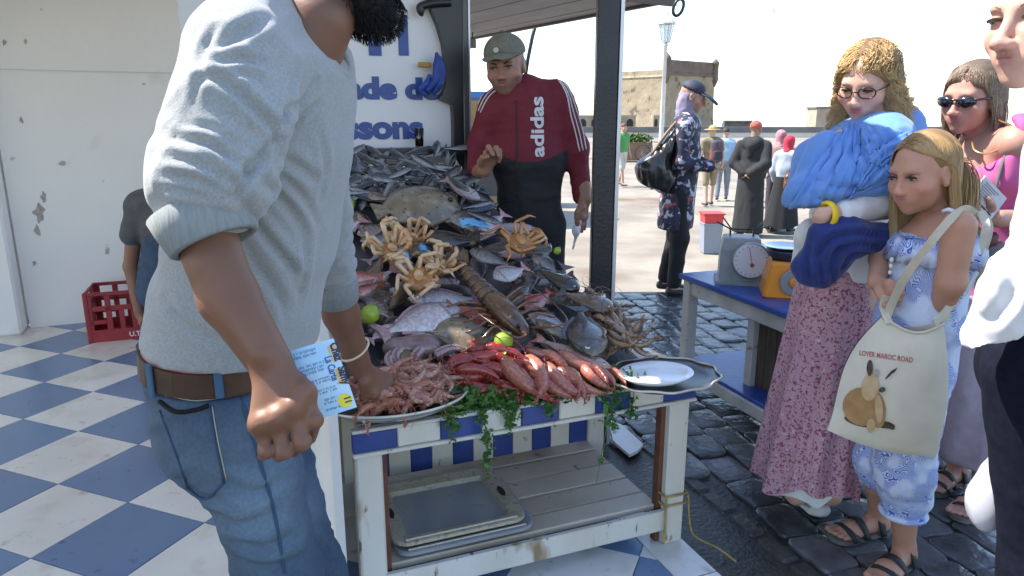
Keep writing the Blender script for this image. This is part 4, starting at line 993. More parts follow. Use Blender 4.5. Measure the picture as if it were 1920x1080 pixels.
m.rings([[P + x * .033 * math.cos(a) * f_ + y * .018 * math.sin(a) * f_ + d * z_ for a in np.linspace(0, 2 * math.pi, 18, endpoint=False)] for f_, z_ in ((.3, -.016), (.8, -.010), (1, 0))]).obj('rind', lime_m, t, True)
MB().prism([P + x * .031 * math.cos(a) + y * .016 * math.sin(a) for a in np.linspace(0, 2 * math.pi, 18, endpoint=False)], d * -.001, d * .0015).obj('flesh', lime_in, t)
# --- octopus: purple arms with pale suckers
ot = thing('octopus', 'purple octopus with pale suckers draped between the cuttlefish and the red prawns', 'octopus', bed(790, 660, .05)); om = wet('octopus_skin', col=(.15, .085, .095), col2=(.26, .17, .17), scale=30, spots=[(80, .62, .7, (.06, .03, .045))]); osk = wet('octopus_sucker', col=(.50, .36, .36), col2=(.40, .26, .28), scale=50)
S = SDF(); S.ell(bed(790, 648, .06), (.06, .05, .035), .02); S.ell(bed(745, 652, .055), (.045, .04, .03), .02)
v, f = S.build(.006, disp=lambda P: .004 * fbm(P * 60, 3)); sobj('mantle', [(v, f)], om, ot)
for k, px in enumerate((((760, 650), (742, 668), (752, 690), (790, 700)), ((790, 655), (775, 680), (800, 700), (832, 690)), ((800, 650), (830, 660), (850, 672), (838, 690)), ((800, 640), (840, 640), (872, 648), (900, 640)), ((770, 645), (800, 632), (840, 626), (880, 632)), ((745, 660), (728, 676), (742, 700), (760, 716)), ((815, 668), (845, 655), (880, 658), (905, 650)))):
    q = spline([bed(u, v_, .06 + .012 * math.sin(i * 2 + k)) for i, (u, v_) in enumerate(px)], 7); r_ = np.linspace(.018, .006, len(q)); MB().tube(q, r_, 10).obj('arm', om, ot, True)
    m = MB(); T = np.gradient(q, axis=0)
    for i in range(1, len(q)):
        n_ = bed_n(q[i]); sd = unit(np.cross(T[i], n_))
        for sg in (-.6, .6):
            dr = unit(n_ * .8 + sd * sg + V(0, -.35, 0)); x = unit(np.cross(dr, V(.3, .2, .9))); m.lathe(q[i] + dr * r_[i] * .92, [(r_[i] * .34, 0), (r_[i] * .36, .003), (r_[i] * .18, .0035), (r_[i] * .1, .001)], 8, (x, np.cross(dr, x), dr))
    o = m.obj('suckers', osk, ot, True); o['kind'] = 'stuff'
# --- prawns: curved segmented bodies
def prawn_mesh(name, cols, fat=1., curl=1.5, whisk=True):
    n = 30; th = np.linspace(0, 1, n); ang = -.3 + curl * th ** 1.3; P = np.zeros((n, 3)); 
    for i in range(1, n): P[i] = P[i - 1] + V(math.cos(ang[i]), math.sin(ang[i]), 0) / (n - 1)
    r = np.interp(th, [0, .06, .2, .38, .42, .6, .8, .93, 1], [.02, .055, .082, .085, .078, .07, .05, .03, .018]) * fat; seg = np.where(th > .40, 1 - .13 * np.clip(1 - ((th - .40) * 9.5 % 1) * 5, 0, 1), 1.); r = r * seg
    v, f = tube(P, r, 10, flat=1.15); c = np.array(cols[0])[None] * (1 - th[:, None]) + np.array(cols[1])[None] * th[:, None]; c = np.repeat(c, 10, 0); c *= (.75 + .5 * vnoise(np.array(v) * 30, 3))[:, None]; sg = np.repeat(seg, 10); c[sg < .93] *= .72
    body = new_mesh(name, v, f, c, True); fix(body); pm = wet('prawn_shell', attr=True, rnd=.18, col2=(.70, .62, .60), scale=30); body.materials.append(pm); parts = {}
    m = MB(); m.col = tuple(cols[2]); e = P[-1]; d = unit(P[-1] - P[-4]); s_ = V(-d[1], d[0], 0)
    for k in (-1, -.4, .2, .8): m.prism([e, e + d * .10 + s_ * k * .03 + V(0, 0, k * .05) + s_ * .02, e + d * .15 + V(0, 0, k * .09), e + d * .10 + V(0, 0, k * .05) - s_ * .02 + s_ * k * .03], V(0, 0, -.004), V(0, 0, .006))
    me = m.mesh(name + 'tail', False, True); fix(me); me.materials.append(pm); parts['tail_fan'] = me
    m = MB(); m.col = tuple(np.array(cols[2]) * 1.05)
    for k in range(6):
        i = int(n * (.14 + .045 * k)); 
        for sg in (-1, 1): m.tube([P[i] + V(0, .03 * fat, .04 * sg * fat), P[i] + V(-.04, .13 * fat, .06 * sg), P[i] + V(-.10, .16 * fat + .02 * k, .03 * sg)], [.009, .007, .003], 4)
    for k in range(5):
        i = int(n * (.46 + .08 * k)); 
        for sg in (-1, 1): m.tube([P[i] + V(0, .02, .03 * sg), P[i] + V(-.02, .10 * fat, .035 * sg)], [.012, .004], 4)
    me = m.mesh(name + 'legs', True, True); fix(me); me.materials.append(pm); parts['leg'] = me
    if whisk:
        m = MB(); m.col = tuple(cols[2])
        for sg in (-1, 1): m.tube(spline([P[0] + V(0, 0, .02 * sg), P[0] + V(-.12, .03, .06 * sg), P[0] + V(-.20, .22, .12 * sg), P[0] + V(-.1, .5, .16 * sg)], 4), np.linspace(.008, .003, 13), 4)
        m.tube([P[1] + V(0, -.02, 0), P[0] + V(-.10, -.045, 0), P[0] + V(-.16, -.075, 0)], [.02, .012, .002], 5)
        me = m.mesh(name + 'ant', True, True); fix(me); me.materials.append(pm); parts['antenna'] = me
        m = MB(); m.col = (.01, .01, .01)
        for sg in (-1, 1): m.lathe(P[1] + V(.01, -.02, .05 * sg * fat), [(.014, -.012), (.018, 0), (.012, .012)], 8)
        me = m.mesh(name + 'eye', True, True); fix(me); me.materials.append(M('fish_eye', attr=True, rough=.08, coat=1.)); parts['eye'] = me
    return body, parts
PRM = {'pink': prawn_mesh('prawn', ((.44, .15, .095), (.52, .25, .165), (.48, .18, .11)), 1.2, 1.9), 'pink2': prawn_mesh('prawn', ((.50, .24, .18), (.58, .36, .27), (.50, .25, .17)), 1.25, 2.6), 'red': prawn_mesh('red_prawn', ((.33, .022, .016), (.39, .04, .026), (.40, .05, .03)), 1.6, 1.1), 'big': prawn_mesh('large_prawn', ((.50, .20, .13), (.44, .125, .085), (.42, .08, .06)), 1.5, 1.2), 'brown': prawn_mesh('brown_langoustine', ((.27, .165, .095), (.36, .25, .16), (.30, .17, .09)), .95, 1.6)}
def prawn(kind, A, d, n, L, label, group, name, cat='prawn', parts=True, flip=1):
    x = unit(d); z = unit(n - x * (n @ x)); y = np.cross(z, x) * flip; body, ps = PRM[kind]; o = link(name, body, None, None, None, label, cat, group)
    o.matrix_world = Matrix(((x[0] * L, y[0] * L, z[0] * L, A[0]), (x[1] * L, y[1] * L, z[1] * L, A[1]), (x[2] * L, y[2] * L, z[2] * L, A[2]), (0, 0, 0, 1)))
    if parts:
        for nm, me in ps.items(): link(nm, me, None, o)
    return o
# left oval dish heaped with pale pink prawns
DC = at(742, 748, 1.93); DC = on(742, 748, .645); dish_m = M('steel_dish', (.52, .50, .46), .25, (.44, .42, .38), 6, metal=.7)
dish = thing('oval_dish', 'oval metal dish heaped with pale pink prawns on the left end of the table', 'dish', DC)
da = KW; db = KD; DX, DY = .205, .150
R = [[DC + da * DX * f_ * math.cos(a) + db * DY * f_ * math.sin(a) + UP * z_ for a in np.linspace(0, 2 * math.pi, 40, endpoint=False)] for f_, z_ in ((.0, -.014), (.7, -.014), (.82, -.008), (1., .012), (1.02, .014), (1.02, .010), (.84, -.013), (.7, -.019))]
MB().rings(R, False, False).obj('bowl', dish_m, dish, True)
MB().tube([DC + da * DX * 1.01 * math.cos(a) + db * DY * 1.01 * math.sin(a) + UP * .014 for a in np.linspace(0, 2 * math.pi, 40, endpoint=False)], .0035, 6, close=True).obj('rim', M('dish_rim', (.70, .66, .58), .3, metal=.3), dish, True)
GP = 'pale pink prawns in the oval dish'; LP = 'pale pink prawn heaped in the oval metal dish'
for k in range(80):
    r_ = math.sqrt(rg.random()) * .74; a = rg.uniform(0, 6.28); q = DC + da * DX * r_ * math.cos(a) + db * DY * r_ * math.sin(a) + UP * (-.004 + .065 * (1 - r_ ** 2) * rg.uniform(.6, 1.05) + .010 + .012 * (math.sin(a) > 0))
    d = V(*rg.normal(0, 1, 2), rg.normal(0, .12)); n_ = unit(V(rg.normal(0, .5), rg.normal(0, .5) - .2, 1)); L = rg.uniform(.105, .145); prawn('pink' if k % 3 else 'pink2', q - unit(d) * L * .4, d, n_, L, LP, GP, 'prawn', parts=True, flip=1 if k % 2 else -1)
# fan of deep red prawns and of large pink prawns along the front
GR = 'deep red prawns piled in the middle of the front row'; LRd = 'deep red prawn piled between the octopus and the large pink prawns'
for k, (h1, t1, lf) in enumerate((((838, 690), (930, 668), .07), ((842, 700), (925, 712), .06), ((850, 712), (900, 735), .045), ((870, 716), (945, 738), .04), ((895, 690), (985, 712), .06), ((880, 668), (960, 662), .085), ((860, 672), (935, 690), .075), ((915, 700), (960, 738), .05), ((905, 654), (985, 668), .09), ((845, 682), (905, 672), .08), ((930, 682), (978, 732), .055), ((830, 705), (880, 728), .045), ((960, 690), (988, 735), .055), ((875, 655), (945, 650), .085), ((890, 735), (960, 742), .035), ((920, 660), (980, 690), .08), ((855, 695), (935, 702), .085), ((940, 715), (1000, 742), .04))):
    A, B = bed(*h1, lf), bed(*t1, lf); prawn('red', A, B - A + V(0, .02, 0), unit(bed_n(A) + V(rg.normal(0, .2), -.25, 0)), np.linalg.norm(B - A) * 1.08, LRd, GR, 'red_prawn', flip=1 if k % 2 else -1)
GL = 'large pink prawns fanned along the front edge'; LL = 'large pink prawn fanned out along the front edge above the parsley'
for k, (h1, t1, lf) in enumerate((((945, 672), (1000, 742), .075), ((985, 668), (1035, 745), .08), ((1022, 682), (1075, 742), .075), ((1060, 690), (1100, 735), .07), ((1092, 685), (1130, 728), .07), ((1118, 690), (1160, 722), .065), ((1000, 690), (1055, 748), .06), ((1040, 692), (1110, 742), .06), ((965, 690), (1020, 750), .06), ((1010, 660), (1075, 690), .075), ((1045, 660), (1125, 700), .07), ((1080, 672), (1150, 712), .065), ((985, 655), (1040, 672), .075), ((1140, 690), (1180, 718), .055), ((1075, 710), (1125, 742), .05))):
    A, B = bed(*h1, lf), bed(*t1, lf); prawn('big', A, B - A, unit(bed_n(A) + V(.5 + rg.normal(0, .2), -.3, 0)), np.linalg.norm(B - A) * 1.08, LL, GL, 'large_prawn', flip=-1 if k % 2 else 1)
# heap of brown langoustines on the right edge, by the plate
GN = 'brown langoustines tumbling down the edge of the heap'; LN = 'brown langoustine in the tangled heap beside the white plate'
for k in range(64):
    w_ = rg.random(); u = min(1105 + 90 * w_ + rg.normal(0, 13), 1188); v_ = min(572 + 74 * w_ + rg.normal(0, 12), 646)
    q = bed(u, v_, .02 + .075 * rg.random()); d = unit(V(.55, -.75, -.35) + rg.normal(0, .45, 3)); L = rg.uniform(.10, .15); prawn('brown', q - d * L * .4, d, unit(bed_n(q) + rg.normal(0, .5, 3)), L, LN, GN, 'brown_langoustine', 'langoustine', flip=1 if k % 2 else -1)
# fluted tray with a white plate at the right end
TC = on(1242, 700, .640); tray_n = 48
ft = thing('fluted_tray', 'dark fluted metal tray carrying the empty white plate at the table corner', 'tray', TC); fl_ = lambda a: 1 + .035 * math.cos(10 * a)
R = [[TC + KW * .185 * f_ * math.cos(a) * (fl_(a) if f_ > .9 else 1) + KD * .150 * f_ * math.sin(a) * (fl_(a) if f_ > .9 else 1) + UP * z_ for a in np.linspace(0, 2 * math.pi, 60, endpoint=False)] for f_, z_ in ((.01, -.020), (.72, -.020), (.80, -.014), (1., -.002), (1.015, -.004), (.82, -.020), (.72, -.026))]
MB().rings(R, True, False).obj('tray_body', M('tarnished_metal', (.16, .165, .17), .3, (.10, .10, .105), 8, metal=.8), ft, True)
MB().tube([TC + KW * .186 * fl_(a) * math.cos(a) + KD * .151 * fl_(a) * math.sin(a) + UP * -.002 for a in np.linspace(0, 2 * math.pi, 60, endpoint=False)], .004, 6, close=True).obj('fluted_rim', M('brass_rim', (.60, .53, .42), .35, metal=.5), ft, True)
PC = on(1230, 699, .652); pl = thing('white_plate', 'empty oval white plate on the fluted tray', 'plate', PC)
R = [[PC + KW * .122 * f_ * math.cos(a) + KD * .098 * f_ * math.sin(a) + UP * z_ for a in np.linspace(0, 2 * math.pi, 40, endpoint=False)] for f_, z_ in ((.01, -.012), (.70, -.012), (.80, -.008), (.98, .004), (1., .003), (.82, -.013), (.7, -.018))]
MB().rings(R, True, False).obj('dish', M('white_china', (.80, .81, .82), .18, coat=.3), pl, True)
# --- parsley along the front edge, with sprigs hanging down
par = [M('parsley_leaf', (.045, .12, .018), .5, (.075, .18, .03), 60, rnd=.2)]
def leaf_cloud(m, c, rad, count, size):
    for _ in range(count):
        p = c + rg.normal(0, 1, 3) * rad; d = unit(rg.normal(0, 1, 3) + V(0, -.5, -.2)); n_ = unit(rg.normal(0, 1, 3) + V(0, -.6, .6)); x = unit(np.cross(d, n_)); s_ = size * rg.uniform(.6, 1.3)
        for q in (-.7, 0, .7):
            dd = unit(d * math.cos(q) + x * math.sin(q)); xx = np.cross(dd, n_); m.add([p, p + dd * s_ * .5 + xx * s_ * .28, p + dd * s_ + n_ * s_ * .12, p + dd * s_ * .5 - xx * s_ * .28], [(0, 1, 2, 3)], None)
m = MB()
for k in range(70):
    w_ = k / 69; u = 815 + 352 * w_; v_ = 735 + 22 * math.sin(w_ * 3.1) - 32 * w_ + (18 if w_ < .12 else 0) - (22 if w_ < .05 else 0); c = bed(u, v_, .012) + V(0, -.012, .0)
    big = 1.5 if 1120 < u < 1210 or 830 < u < 950 else 1.; leaf_cloud(m, c, V(.018, .012, .010) * big, int(36 * big), .015)
for k in range(26):
    u = rg.uniform(838, 985) if k < 17 else rg.uniform(1110, 1165); c = bed(u, 750 if u < 1000 else 722, .0) + V(0, -.022, -.012); c[2] -= rg.uniform(0, .045); leaf_cloud(m, c, V(.010, .006, .016), 22, .013)
m.obj('parsley', par[0], None, kind='stuff')
def sprig(px, label, leafy):
    p = [bed(*px[0], -.0) + V(0, -.045, .01)]; 
    y = p[0][1] - .012
    for (u, v_) in px[1:]: p.append(at(u, v_, y))
    t = thing('parsley_sprig', label, 'herb', p[0]); q = spline(p, 6); MB().tube(q, np.linspace(.0018, .001, len(q)), 5).obj('stem', M('parsley_stem', (.10, .19, .04), .5), t, True)
    for i in range(len(q)):
        if rg.random() < leafy: mm = MB(); leaf_cloud(mm, q[i], V(.007, .004, .007), 7, .014); mm.obj('leaf', par[0], t)
sprig(((845, 770), (850, 800), (845, 830)), 'short parsley sprig hanging near the oval dish', .5)
sprig(((905, 765), (912, 810), (915, 850), (912, 880)), 'leafy parsley sprig hanging before the cream tray', .8)
sprig(((1030, 748), (1032, 760), (1030, 778)), 'tiny parsley sprig on the white square of the table edge', .5)
sprig(((1150, 725), (1145, 765), (1150, 800)), 'parsley sprig hanging over the end of the checked edge', .8)
sprig(((1128, 735), (1138, 790), (1128, 850), (1118, 905)), 'long parsley stem with a leafy tip hanging in front of the shelf', .22)
sprig(((1185, 720), (1186, 760), (1184, 785)), 'short parsley stem hanging below the white plate', .5)
sprig(((960, 752), (958, 778), (955, 800)), 'small parsley sprig on the blue square of the table edge', .6)
# ================================================================ PEOPLE
from mathutils.bvhtree import BVHTree
def skinmat(name, rough=.5): return M(name, attr=True, rough=rough, bump=.12, bscale=260, bdist=.002, sss=.15, spec=.4)
skin_dark = skinmat('skin_tanned', .48); skin_fair = skinmat('skin_fair', .5)
TAN = (.20, .095, .058); FAIR = (.60, .37, .28)
def skin_col(base, H=None, **k):
    def f(v):
        c = np.tile(np.array(base, float), (len(v), 1)) * (1 + .25 * (fbm(v * 22, 8) - .45))[:, None]
        if H is not None:
            q = H.l(v); m = (np.abs(q) < (.62, .75, .75)).all(1)
            if m.any(): c[m] = H.color(v[m], base, **k)
        return c
    return f
def hits(o):
    me = o.data; v = np.empty(len(me.vertices) * 3); me.vertices.foreach_get('co', v); v = v.reshape(-1, 3)
    off = np.array(o.matrix_world.translation) if o.parent is None else np.array(o.parent.location)
    v = v + off; t = BVHTree.FromPolygons([Vector(p) for p in v], [tuple(p.vertices) for p in me.polygons])
    def f(u, vv, lift=.002):
        r = Vector(ray(u, vv)).normalized(); h, n, i, d = t.ray_cast(Vector((0, 0, CAMZ)), r)
        return None if h is None else np.array(h) + np.array(n) * lift * (1 if n.dot(r) < 0 else -1)
    return f
def seam(name, h, px, r, mat, parent, n=6, lift=.001):
    q = [h(u, v, lift) for u, v in (spline([(a, b, 0) for a, b in px], n)[:, :2])]; q = [p for p in q if p is not None]
    if len(q) > 2: MB().tube(q, r, 6).obj(name, mat, parent, True)
X1 = V(1, 0, 0); Y1 = V(0, 1, 0)
def foldn(amp, dens, axis=None, seed=0, o=2, stretch=3.):   # folds that run across `axis`-scaled space
    A = np.array(axis if axis is not None else (1, 1, 1), float)
    return lambda P: amp * (ridge(P * A * dens, seed, o) - .55)

# ---------------------------------------------------------------- the fishmonger with the menu
man = thing('person', 'bearded man in a pale grey sweatshirt and blue jeans holding a menu card', 'person', at(460, 1000, 1.25) * V(1, 1, 0))
H = Head(at(648, -112, 1.30), (.96, .05, -.22), .238)
neck = at(560, 70, 1.29)
hd = H.sdf(neck=neck, neckr=.27, jaw=1.1)
hd.cap(at(600, 40, 1.25), at(575, 90, 1.25), .055, .06, .03)
arm = SDF()
el, wr = at(352, 408, 1.0), at(508, 682, .935)
arm.ecap(at(372, 408, .99), at(430, 560, .965), (.043, .043), (.040, .039), X1, .015); arm.ecap(at(430, 560, .965), wr, (.040, .039), (.031, .027), unit(V(.8, 0, .5)), .015)
hand_sdf(wr, [at(570, 738, .918), at(549, 765, .902), at(519, 785, .896), at(489, 795, .896)], [at(590, 788, .905), at(567, 828, .890), at(533, 846, .886), at(499, 846, .886)],
         [at(582, 822, .935), at(553, 846, .925), at(522, 856, .92), at(493, 854, .92)], [at(535, 705, .95), at(575, 728, .972), at(606, 742, .985)], r=.0105, palm=.0165, S=arm)
for (u, v, y, r) in ((568, 735, .905, .012), (548, 762, .89, .012), (519, 782, .884, .0115), (490, 792, .884, .011)): arm.ell(at(u, v, y), (r,) * 3, .012)
arm.chain([at(405, 500, .955), at(448, 590, .942), at(492, 660, .915)], [.014, .012, .010], .03)
arm2 = SDF(); el2, wr2 = at(607, 430, 1.60), at(676, 690, 1.755)
arm2.ecap(el2, at(640, 590, 1.69), (.048, .046), (.043, .04), X1, .02); arm2.ecap(at(640, 590, 1.69), wr2, (.043, .04), (.031, .026), X1, .02)
hand_sdf(wr2, [at(702, 738, 1.76), at(718, 731, 1.785), at(726, 721, 1.81), at(727, 710, 1.83)], [at(716, 757, 1.78), at(740, 752, 1.80), at(752, 742, 1.825), at(750, 728, 1.85)],
         [at(728, 772, 1.795), at(757, 768, 1.815), at(771, 757, 1.84), at(765, 740, 1.865)], [at(684, 716, 1.745), at(684, 746, 1.755), at(694, 764, 1.765)], r=.010, palm=.015, S=arm2)
trunk = SDF(); trunk.ecap(at(420, 740, 1.27), at(470, 420, 1.28), (.12, .14), (.12, .16), X1, .05); trunk.ecap(at(470, 420, 1.28), at(545, 110, 1.28), (.12, .16), (.08, .12), X1, .05)
trunk.cap(at(545, 110, 1.28), neck, .07, .06, .05); trunk.cap(at(480, 120, 1.12), el, .05, .045, .03); trunk.cap(at(585, 150, 1.44), el2, .05, .042, .03)
kn, kf = at(526, 1085, 1.17), at(580, 1085, 1.37)
an, af = V(kn[0] - .03, kn[1] + .02, .08), V(kf[0] + .02, kf[1] + .02, .08)
trunk.cap(at(425, 780, 1.18), kn, .075, .055, .05); trunk.cap(at(455, 780, 1.35), kf, .075, .055, .05); trunk.cap(kn, an, .05, .036, .03); trunk.cap(kf, af, .05, .036, .03)
body = sobj('body', [hd.build(.0045), arm.build(.0035), arm2.build(.004), trunk.build(.014)], skin_dark, man, skin_col(TAN, H, stubble=.5, lip=(.22, .09, .075), blush=.15))
H.eyes(man, (.05, .03, .02)); bh = M('black_hair', (.012, .010, .009), .5, spec=.3); H.brows(man, bh)
# beard and hair
bs = SDF(); h_ = H.s
bs.ell(H.w(0, .14, -.36), V(.25, .27, .19) * h_, .03, R=H.R); bs.ell(H.w(0, .30, -.44), V(.14, .15, .13) * h_, .04, R=H.R)
for x in (-1, 1): bs.cap(H.w(.27 * x, .10, -.28), H.w(.31 * x, .04, .0), .055 * h_, .03 * h_, .03)
bs.ell(H.w(0, .42, -.215), V(.12, .05, .025) * h_, .02, R=H.R); bs.ell(H.w(0, .50, -.285), V(.07, .11, .05) * h_, .02, 'sub', R=H.R)
bv, bf = bs.build(.005, disp=lambda P: .004 * (fbm(P * 140, 2) - .4)); beard = sobj('beard', [(bv, bf)], bh, man)
bn = normals(bv, bf); sel = RNG.choice(len(bv), 2600); Q = strands(bv[sel], bn[sel], (.2, 0, -1), [], 6, .004, .0015, 1.5, .35, 3, .5); hair_mesh('beard_hair', Q, .0007, bh, beard)
hc = SDF(); hc.ell(H.w(0, -.11, .19), V(.36, .42, .36) * h_, .02, R=H.R); hc.ell(H.w(0, .40, .0), V(.4, .30, .30) * h_, .04, 'sub', R=H.R); sobj('hair', [hc.build(.007)], bh, man)
# sweatshirt
sw_col = M('sweatshirt_grey', (.345, .352, .352), .9, (.27, .28, .285), 260, bump=.55, bscale=520, bdist=.002, sheen=.3, spots=[(700, .6, .75, (.33, .35, .36))])
cuff_m = M('sweatshirt_rib', (.27, .29, .295), .9, (.22, .24, .245), 200, bump=.6, bscale=300, bdist=.002, stretch=(1, 1, .15))
S = SDF()
ch = [(430, 728, 1.265, .137, .168), (434, 672, 1.27, .138, .166), (448, 575, 1.27, .137, .160), (482, 420, 1.28, .135, .166), (509, 270, 1.28, .130, .172), (522, 150, 1.28, .120, .165), (545, 60, 1.28, .085, .115)]
for a, b in zip(ch[:-1], ch[1:]): S.ecap(at(*a[:3]), at(*b[:3]), a[3:], b[3:], X1, .05)

S.cap(at(470, 85, 1.13), at(560, 40, 1.25), .078, .062, .06); S.cap(at(585, 120, 1.43), at(560, 40, 1.32), .07, .06, .06)
def bunch(a, b, amp, n, seed, h0=.35):
    def f(P, h): return amp * np.clip((h - h0) / .35, 0, 1) * np.sin(h * n * 6.28 + 4. * (vnoise(P * 12, seed) - .5) + 3. * (vnoise(P * 5, seed + 3) - .5))
    return f
sh = at(456, 110, 1.08); e1 = at(398, 322, 1.0); e0 = at(432, 215, 1.03)
S.cap(sh, e0, .084, .078, .03); S.cap(e0, e1, .078, .078, .03, fold=bunch(e0, e1, .004, 2.2, 3)); S.cap(e1, at(382, 354, .99), .076, .068, .03)
s2 = at(588, 130, 1.44); e2 = at(600, 400, 1.57)
S.cap(s2, e2, .075, .062, .03); S.cap(e2, at(625, 515, 1.645), .064, .056, .03, fold=bunch(0, 0, .005, 5, 9, -.4))
arm_ax = unit(e1 - sh)
HEMN = np.cross(at(575, 650, 1.27) - at(262, 618, 1.27), at(440, 708, 1.10) - at(262, 618, 1.27)); HEMN = HEMN if HEMN[2] < 0 else -HEMN
def sw_disp(P):
    q = (P - at(500, 250, 1.28)); t1 = ridge(np.stack([q @ unit(V(.75, 0, .65)) * 4, q[:, 1] * 5, q @ unit(V(-.65, 0, .75)) * 17], 1) + 1.2 * vnoise(P * 6, 4)[:, None], 4, 2)
    dn = 1 / (1 + np.exp(-((at(500, 420, 1.28)[2] - P[:, 2]) * 25)))
    t2 = ridge(np.stack([q @ unit(V(.5, 0, -.85)) * 3.5, q[:, 1] * 4, q @ unit(V(.85, 0, .5)) * 15], 1), 9, 2)
    return .012 * ((t1 - .6) * (1 - .6 * dn)) + .014 * (t2 - .6) * dn + .002 * (fbm(P * 50, 2) - .4)
hem0 = at(262, 655, 1.27); hem1 = at(580, 690, 1.2)
nk = at(598, 62, 1.28)
swv = S.build(.0055, sw_disp, cut=[(at(440, 708, 1.10), HEMN), (at(612, 75, 1.28), V(.86, -.05, .50))])
swv = crease(*swv, [(px, a * .85, w * .72) for px, a, w in (
 (((386, 148), (415, 150), (467, 192), (508, 238), (513, 266)), .013, .008), (((518, 258), (535, 215), (560, 190), (592, 150)), .010, .008), (((540, 250), (565, 215), (600, 195)), .007, .007), (((528, 225), (545, 170), (560, 120)), .007, .008),
 (((410, 92), (456, 60), (500, 34)), .010, .010), (((408, 118), (450, 112), (496, 120)), .010, .008), (((404, 57), (386, 90), (372, 125)), .009, .008), (((425, 140), (470, 140), (500, 160)), .006, .007), (((390, 100), (375, 150), (362, 190)), .006, .007),
 (((330, 258), (394, 272), (462, 315)), .010, .008), (((318, 292), (384, 311), (446, 352)), .010, .007), (((300, 330), (363, 337), (436, 366)), .009, .007), (((300, 350), (345, 358), (420, 374)), .007, .006), (((345, 235), (400, 245), (470, 290)), .007, .007), (((335, 275), (380, 290), (420, 318)), .006, .005),
 (((441, 368), (462, 325), (490, 290), (512, 268)), .014, .009), (((467, 321), (518, 363), (560, 415), (572, 467)), .010, .010), (((446, 373), (487, 430), (539, 493), (560, 550)), .011, .010), (((456, 446), (482, 498), (518, 550), (530, 590)), .009, .010), (((518, 290), (560, 312), (600, 345)), .008, .009), (((520, 330), (560, 365), (595, 420)), .008, .009), (((470, 410), (520, 470), (565, 520)), .006, .007), (((470, 540), (500, 590), (510, 640)), .008, .010), (((310, 560), (340, 600), (400, 640)), .007, .010), (((400, 590), (450, 620), (500, 625)), .006, .008), (((600, 250), (610, 310), (600, 370)), .006, .009), (((575, 440), (570, 500), (560, 570)), .007, .009))])
H_sh = sobj('sweatshirt', [swv], sw_col, man)
# neckband, hem band and cuffs in rib knit
rg_ = []
def ring_on(c, ax_, r1, r2, side, n=28):
    ax_ = unit(ax_); sd = unit(np.asarray(side) - ax_ * (np.asarray(side) @ ax_)); fr = np.cross(ax_, sd); return [c + sd * r1 * math.cos(a) + fr * r2 * math.sin(a) for a in np.linspace(0, 2 * math.pi, n, endpoint=False)]
c0, c1 = at(374, 386, .985), at(374, 440, .975); axc = unit(at(392, 470, .97) - at(358, 392, .985))
MB().rings([ring_on(c0 + axc * k * .058, axc, r, r * .97, X1) for k, r in ((0, .060), (.05, .073), (.5, .069), (.95, .063), (1., .059), (1.0, .052), (.3, .048))], False, False).obj('cuff', cuff_m, man, True)
c2 = at(624, 520, 1.648); ax2 = unit(at(640, 590, 1.69) - at(600, 400, 1.57))
MB().rings([ring_on(c2 + ax2 * k * .07, ax2, r, r * .97, X1) for k, r in ((0, .052), (.05, .057), (.5, .056), (.95, .053), (1., .049), (1.0, .043), (.3, .042))], False, False).obj('cuff', cuff_m, man, True)
MB().tube([nk + q for q in [V(.0, 0, 0)]] * 0 + ring_on(at(598, 62, 1.28), V(.86, -.05, .50), .072, .082, Y1), .011, 8, close=True).obj('neckband', sw_col, man, True)
hh = hits(H_sh)
# belt, jeans
J = SDF()
fl = lambda seed, amp=.005, n=16: (lambda P, h: amp * (ridge(P * V(9, 9, n), seed, 2) - .55))
J.ecap(at(424, 690, 1.265), at(436, 800, 1.265), (.136, .166), (.126, .160), X1, .05)
J.ecap(at(452, 800, 1.185), kn, (.098, .094), (.070, .070), X1, .03, fold=fl(2)); J.ecap(at(470, 800, 1.345), kf, (.100, .095), (.075, .074), X1, .03, fold=fl(5))
J.ell(at(408, 800, 1.20), (.088, .085, .10), .05); J.ell(at(415, 800, 1.33), (.088, .085, .10), .05)
J.cap(kn, an + UP * .04, .072, .056, .04, fold=fl(7)); J.cap(kf, af + UP * .04, .072, .056, .04, fold=fl(8))
jd = lambda P: .013 * (ridge(np.stack([(P[:, 0] + P[:, 2]) * 6, P[:, 1] * 6, (P[:, 2] - .6 * P[:, 0]) * 20], 1), 12, 2) - .6) + .006 * (ridge(P * V(9, 9, 26), 5) - .5)
def jcol(v):
    n = fbm(v * 5, 21); q = np.clip(.35 + .9 * (n - .45), 0, 1)
    u = 960 + FOC * v[:, 0] / (v[:, 1] * math.cos(PITCH) - (v[:, 2] - CAMZ) * math.sin(PITCH))
    f1 = np.exp(-((v - at(500, 960, 1.08)) ** 2).sum(1) / (2 * .085 ** 2)) + .7 * np.exp(-((v - at(590, 960, 1.3)) ** 2).sum(1) / (2 * .05 ** 2)) + .45 * np.exp(-((v - at(340, 820, 1.15)) ** 2).sum(1) / (2 * .06 ** 2))   # worn, faded thighs and seat
    w = np.clip(.45 * f1 * (.6 + .8 * ridge(v * V(18, 18, 30), 33) * .7) + .28 * q * ridge(v * V(20, 20, 8), 31), 0, 1)[:, None]
    return np.array((.032, .060, .105)) * (1 - w) + np.array((.24, .33, .41)) * w
den = M('denim', attr=True, rough=.85, col2=(.82, .84, .88), scale=160, lo=.4, hi=.62, bump=.35, bscale=500, bdist=.0015)
jv = J.build(.0065, jd, cut=[(at(400, 678, 1.27), V(.10, -.03, 1))])
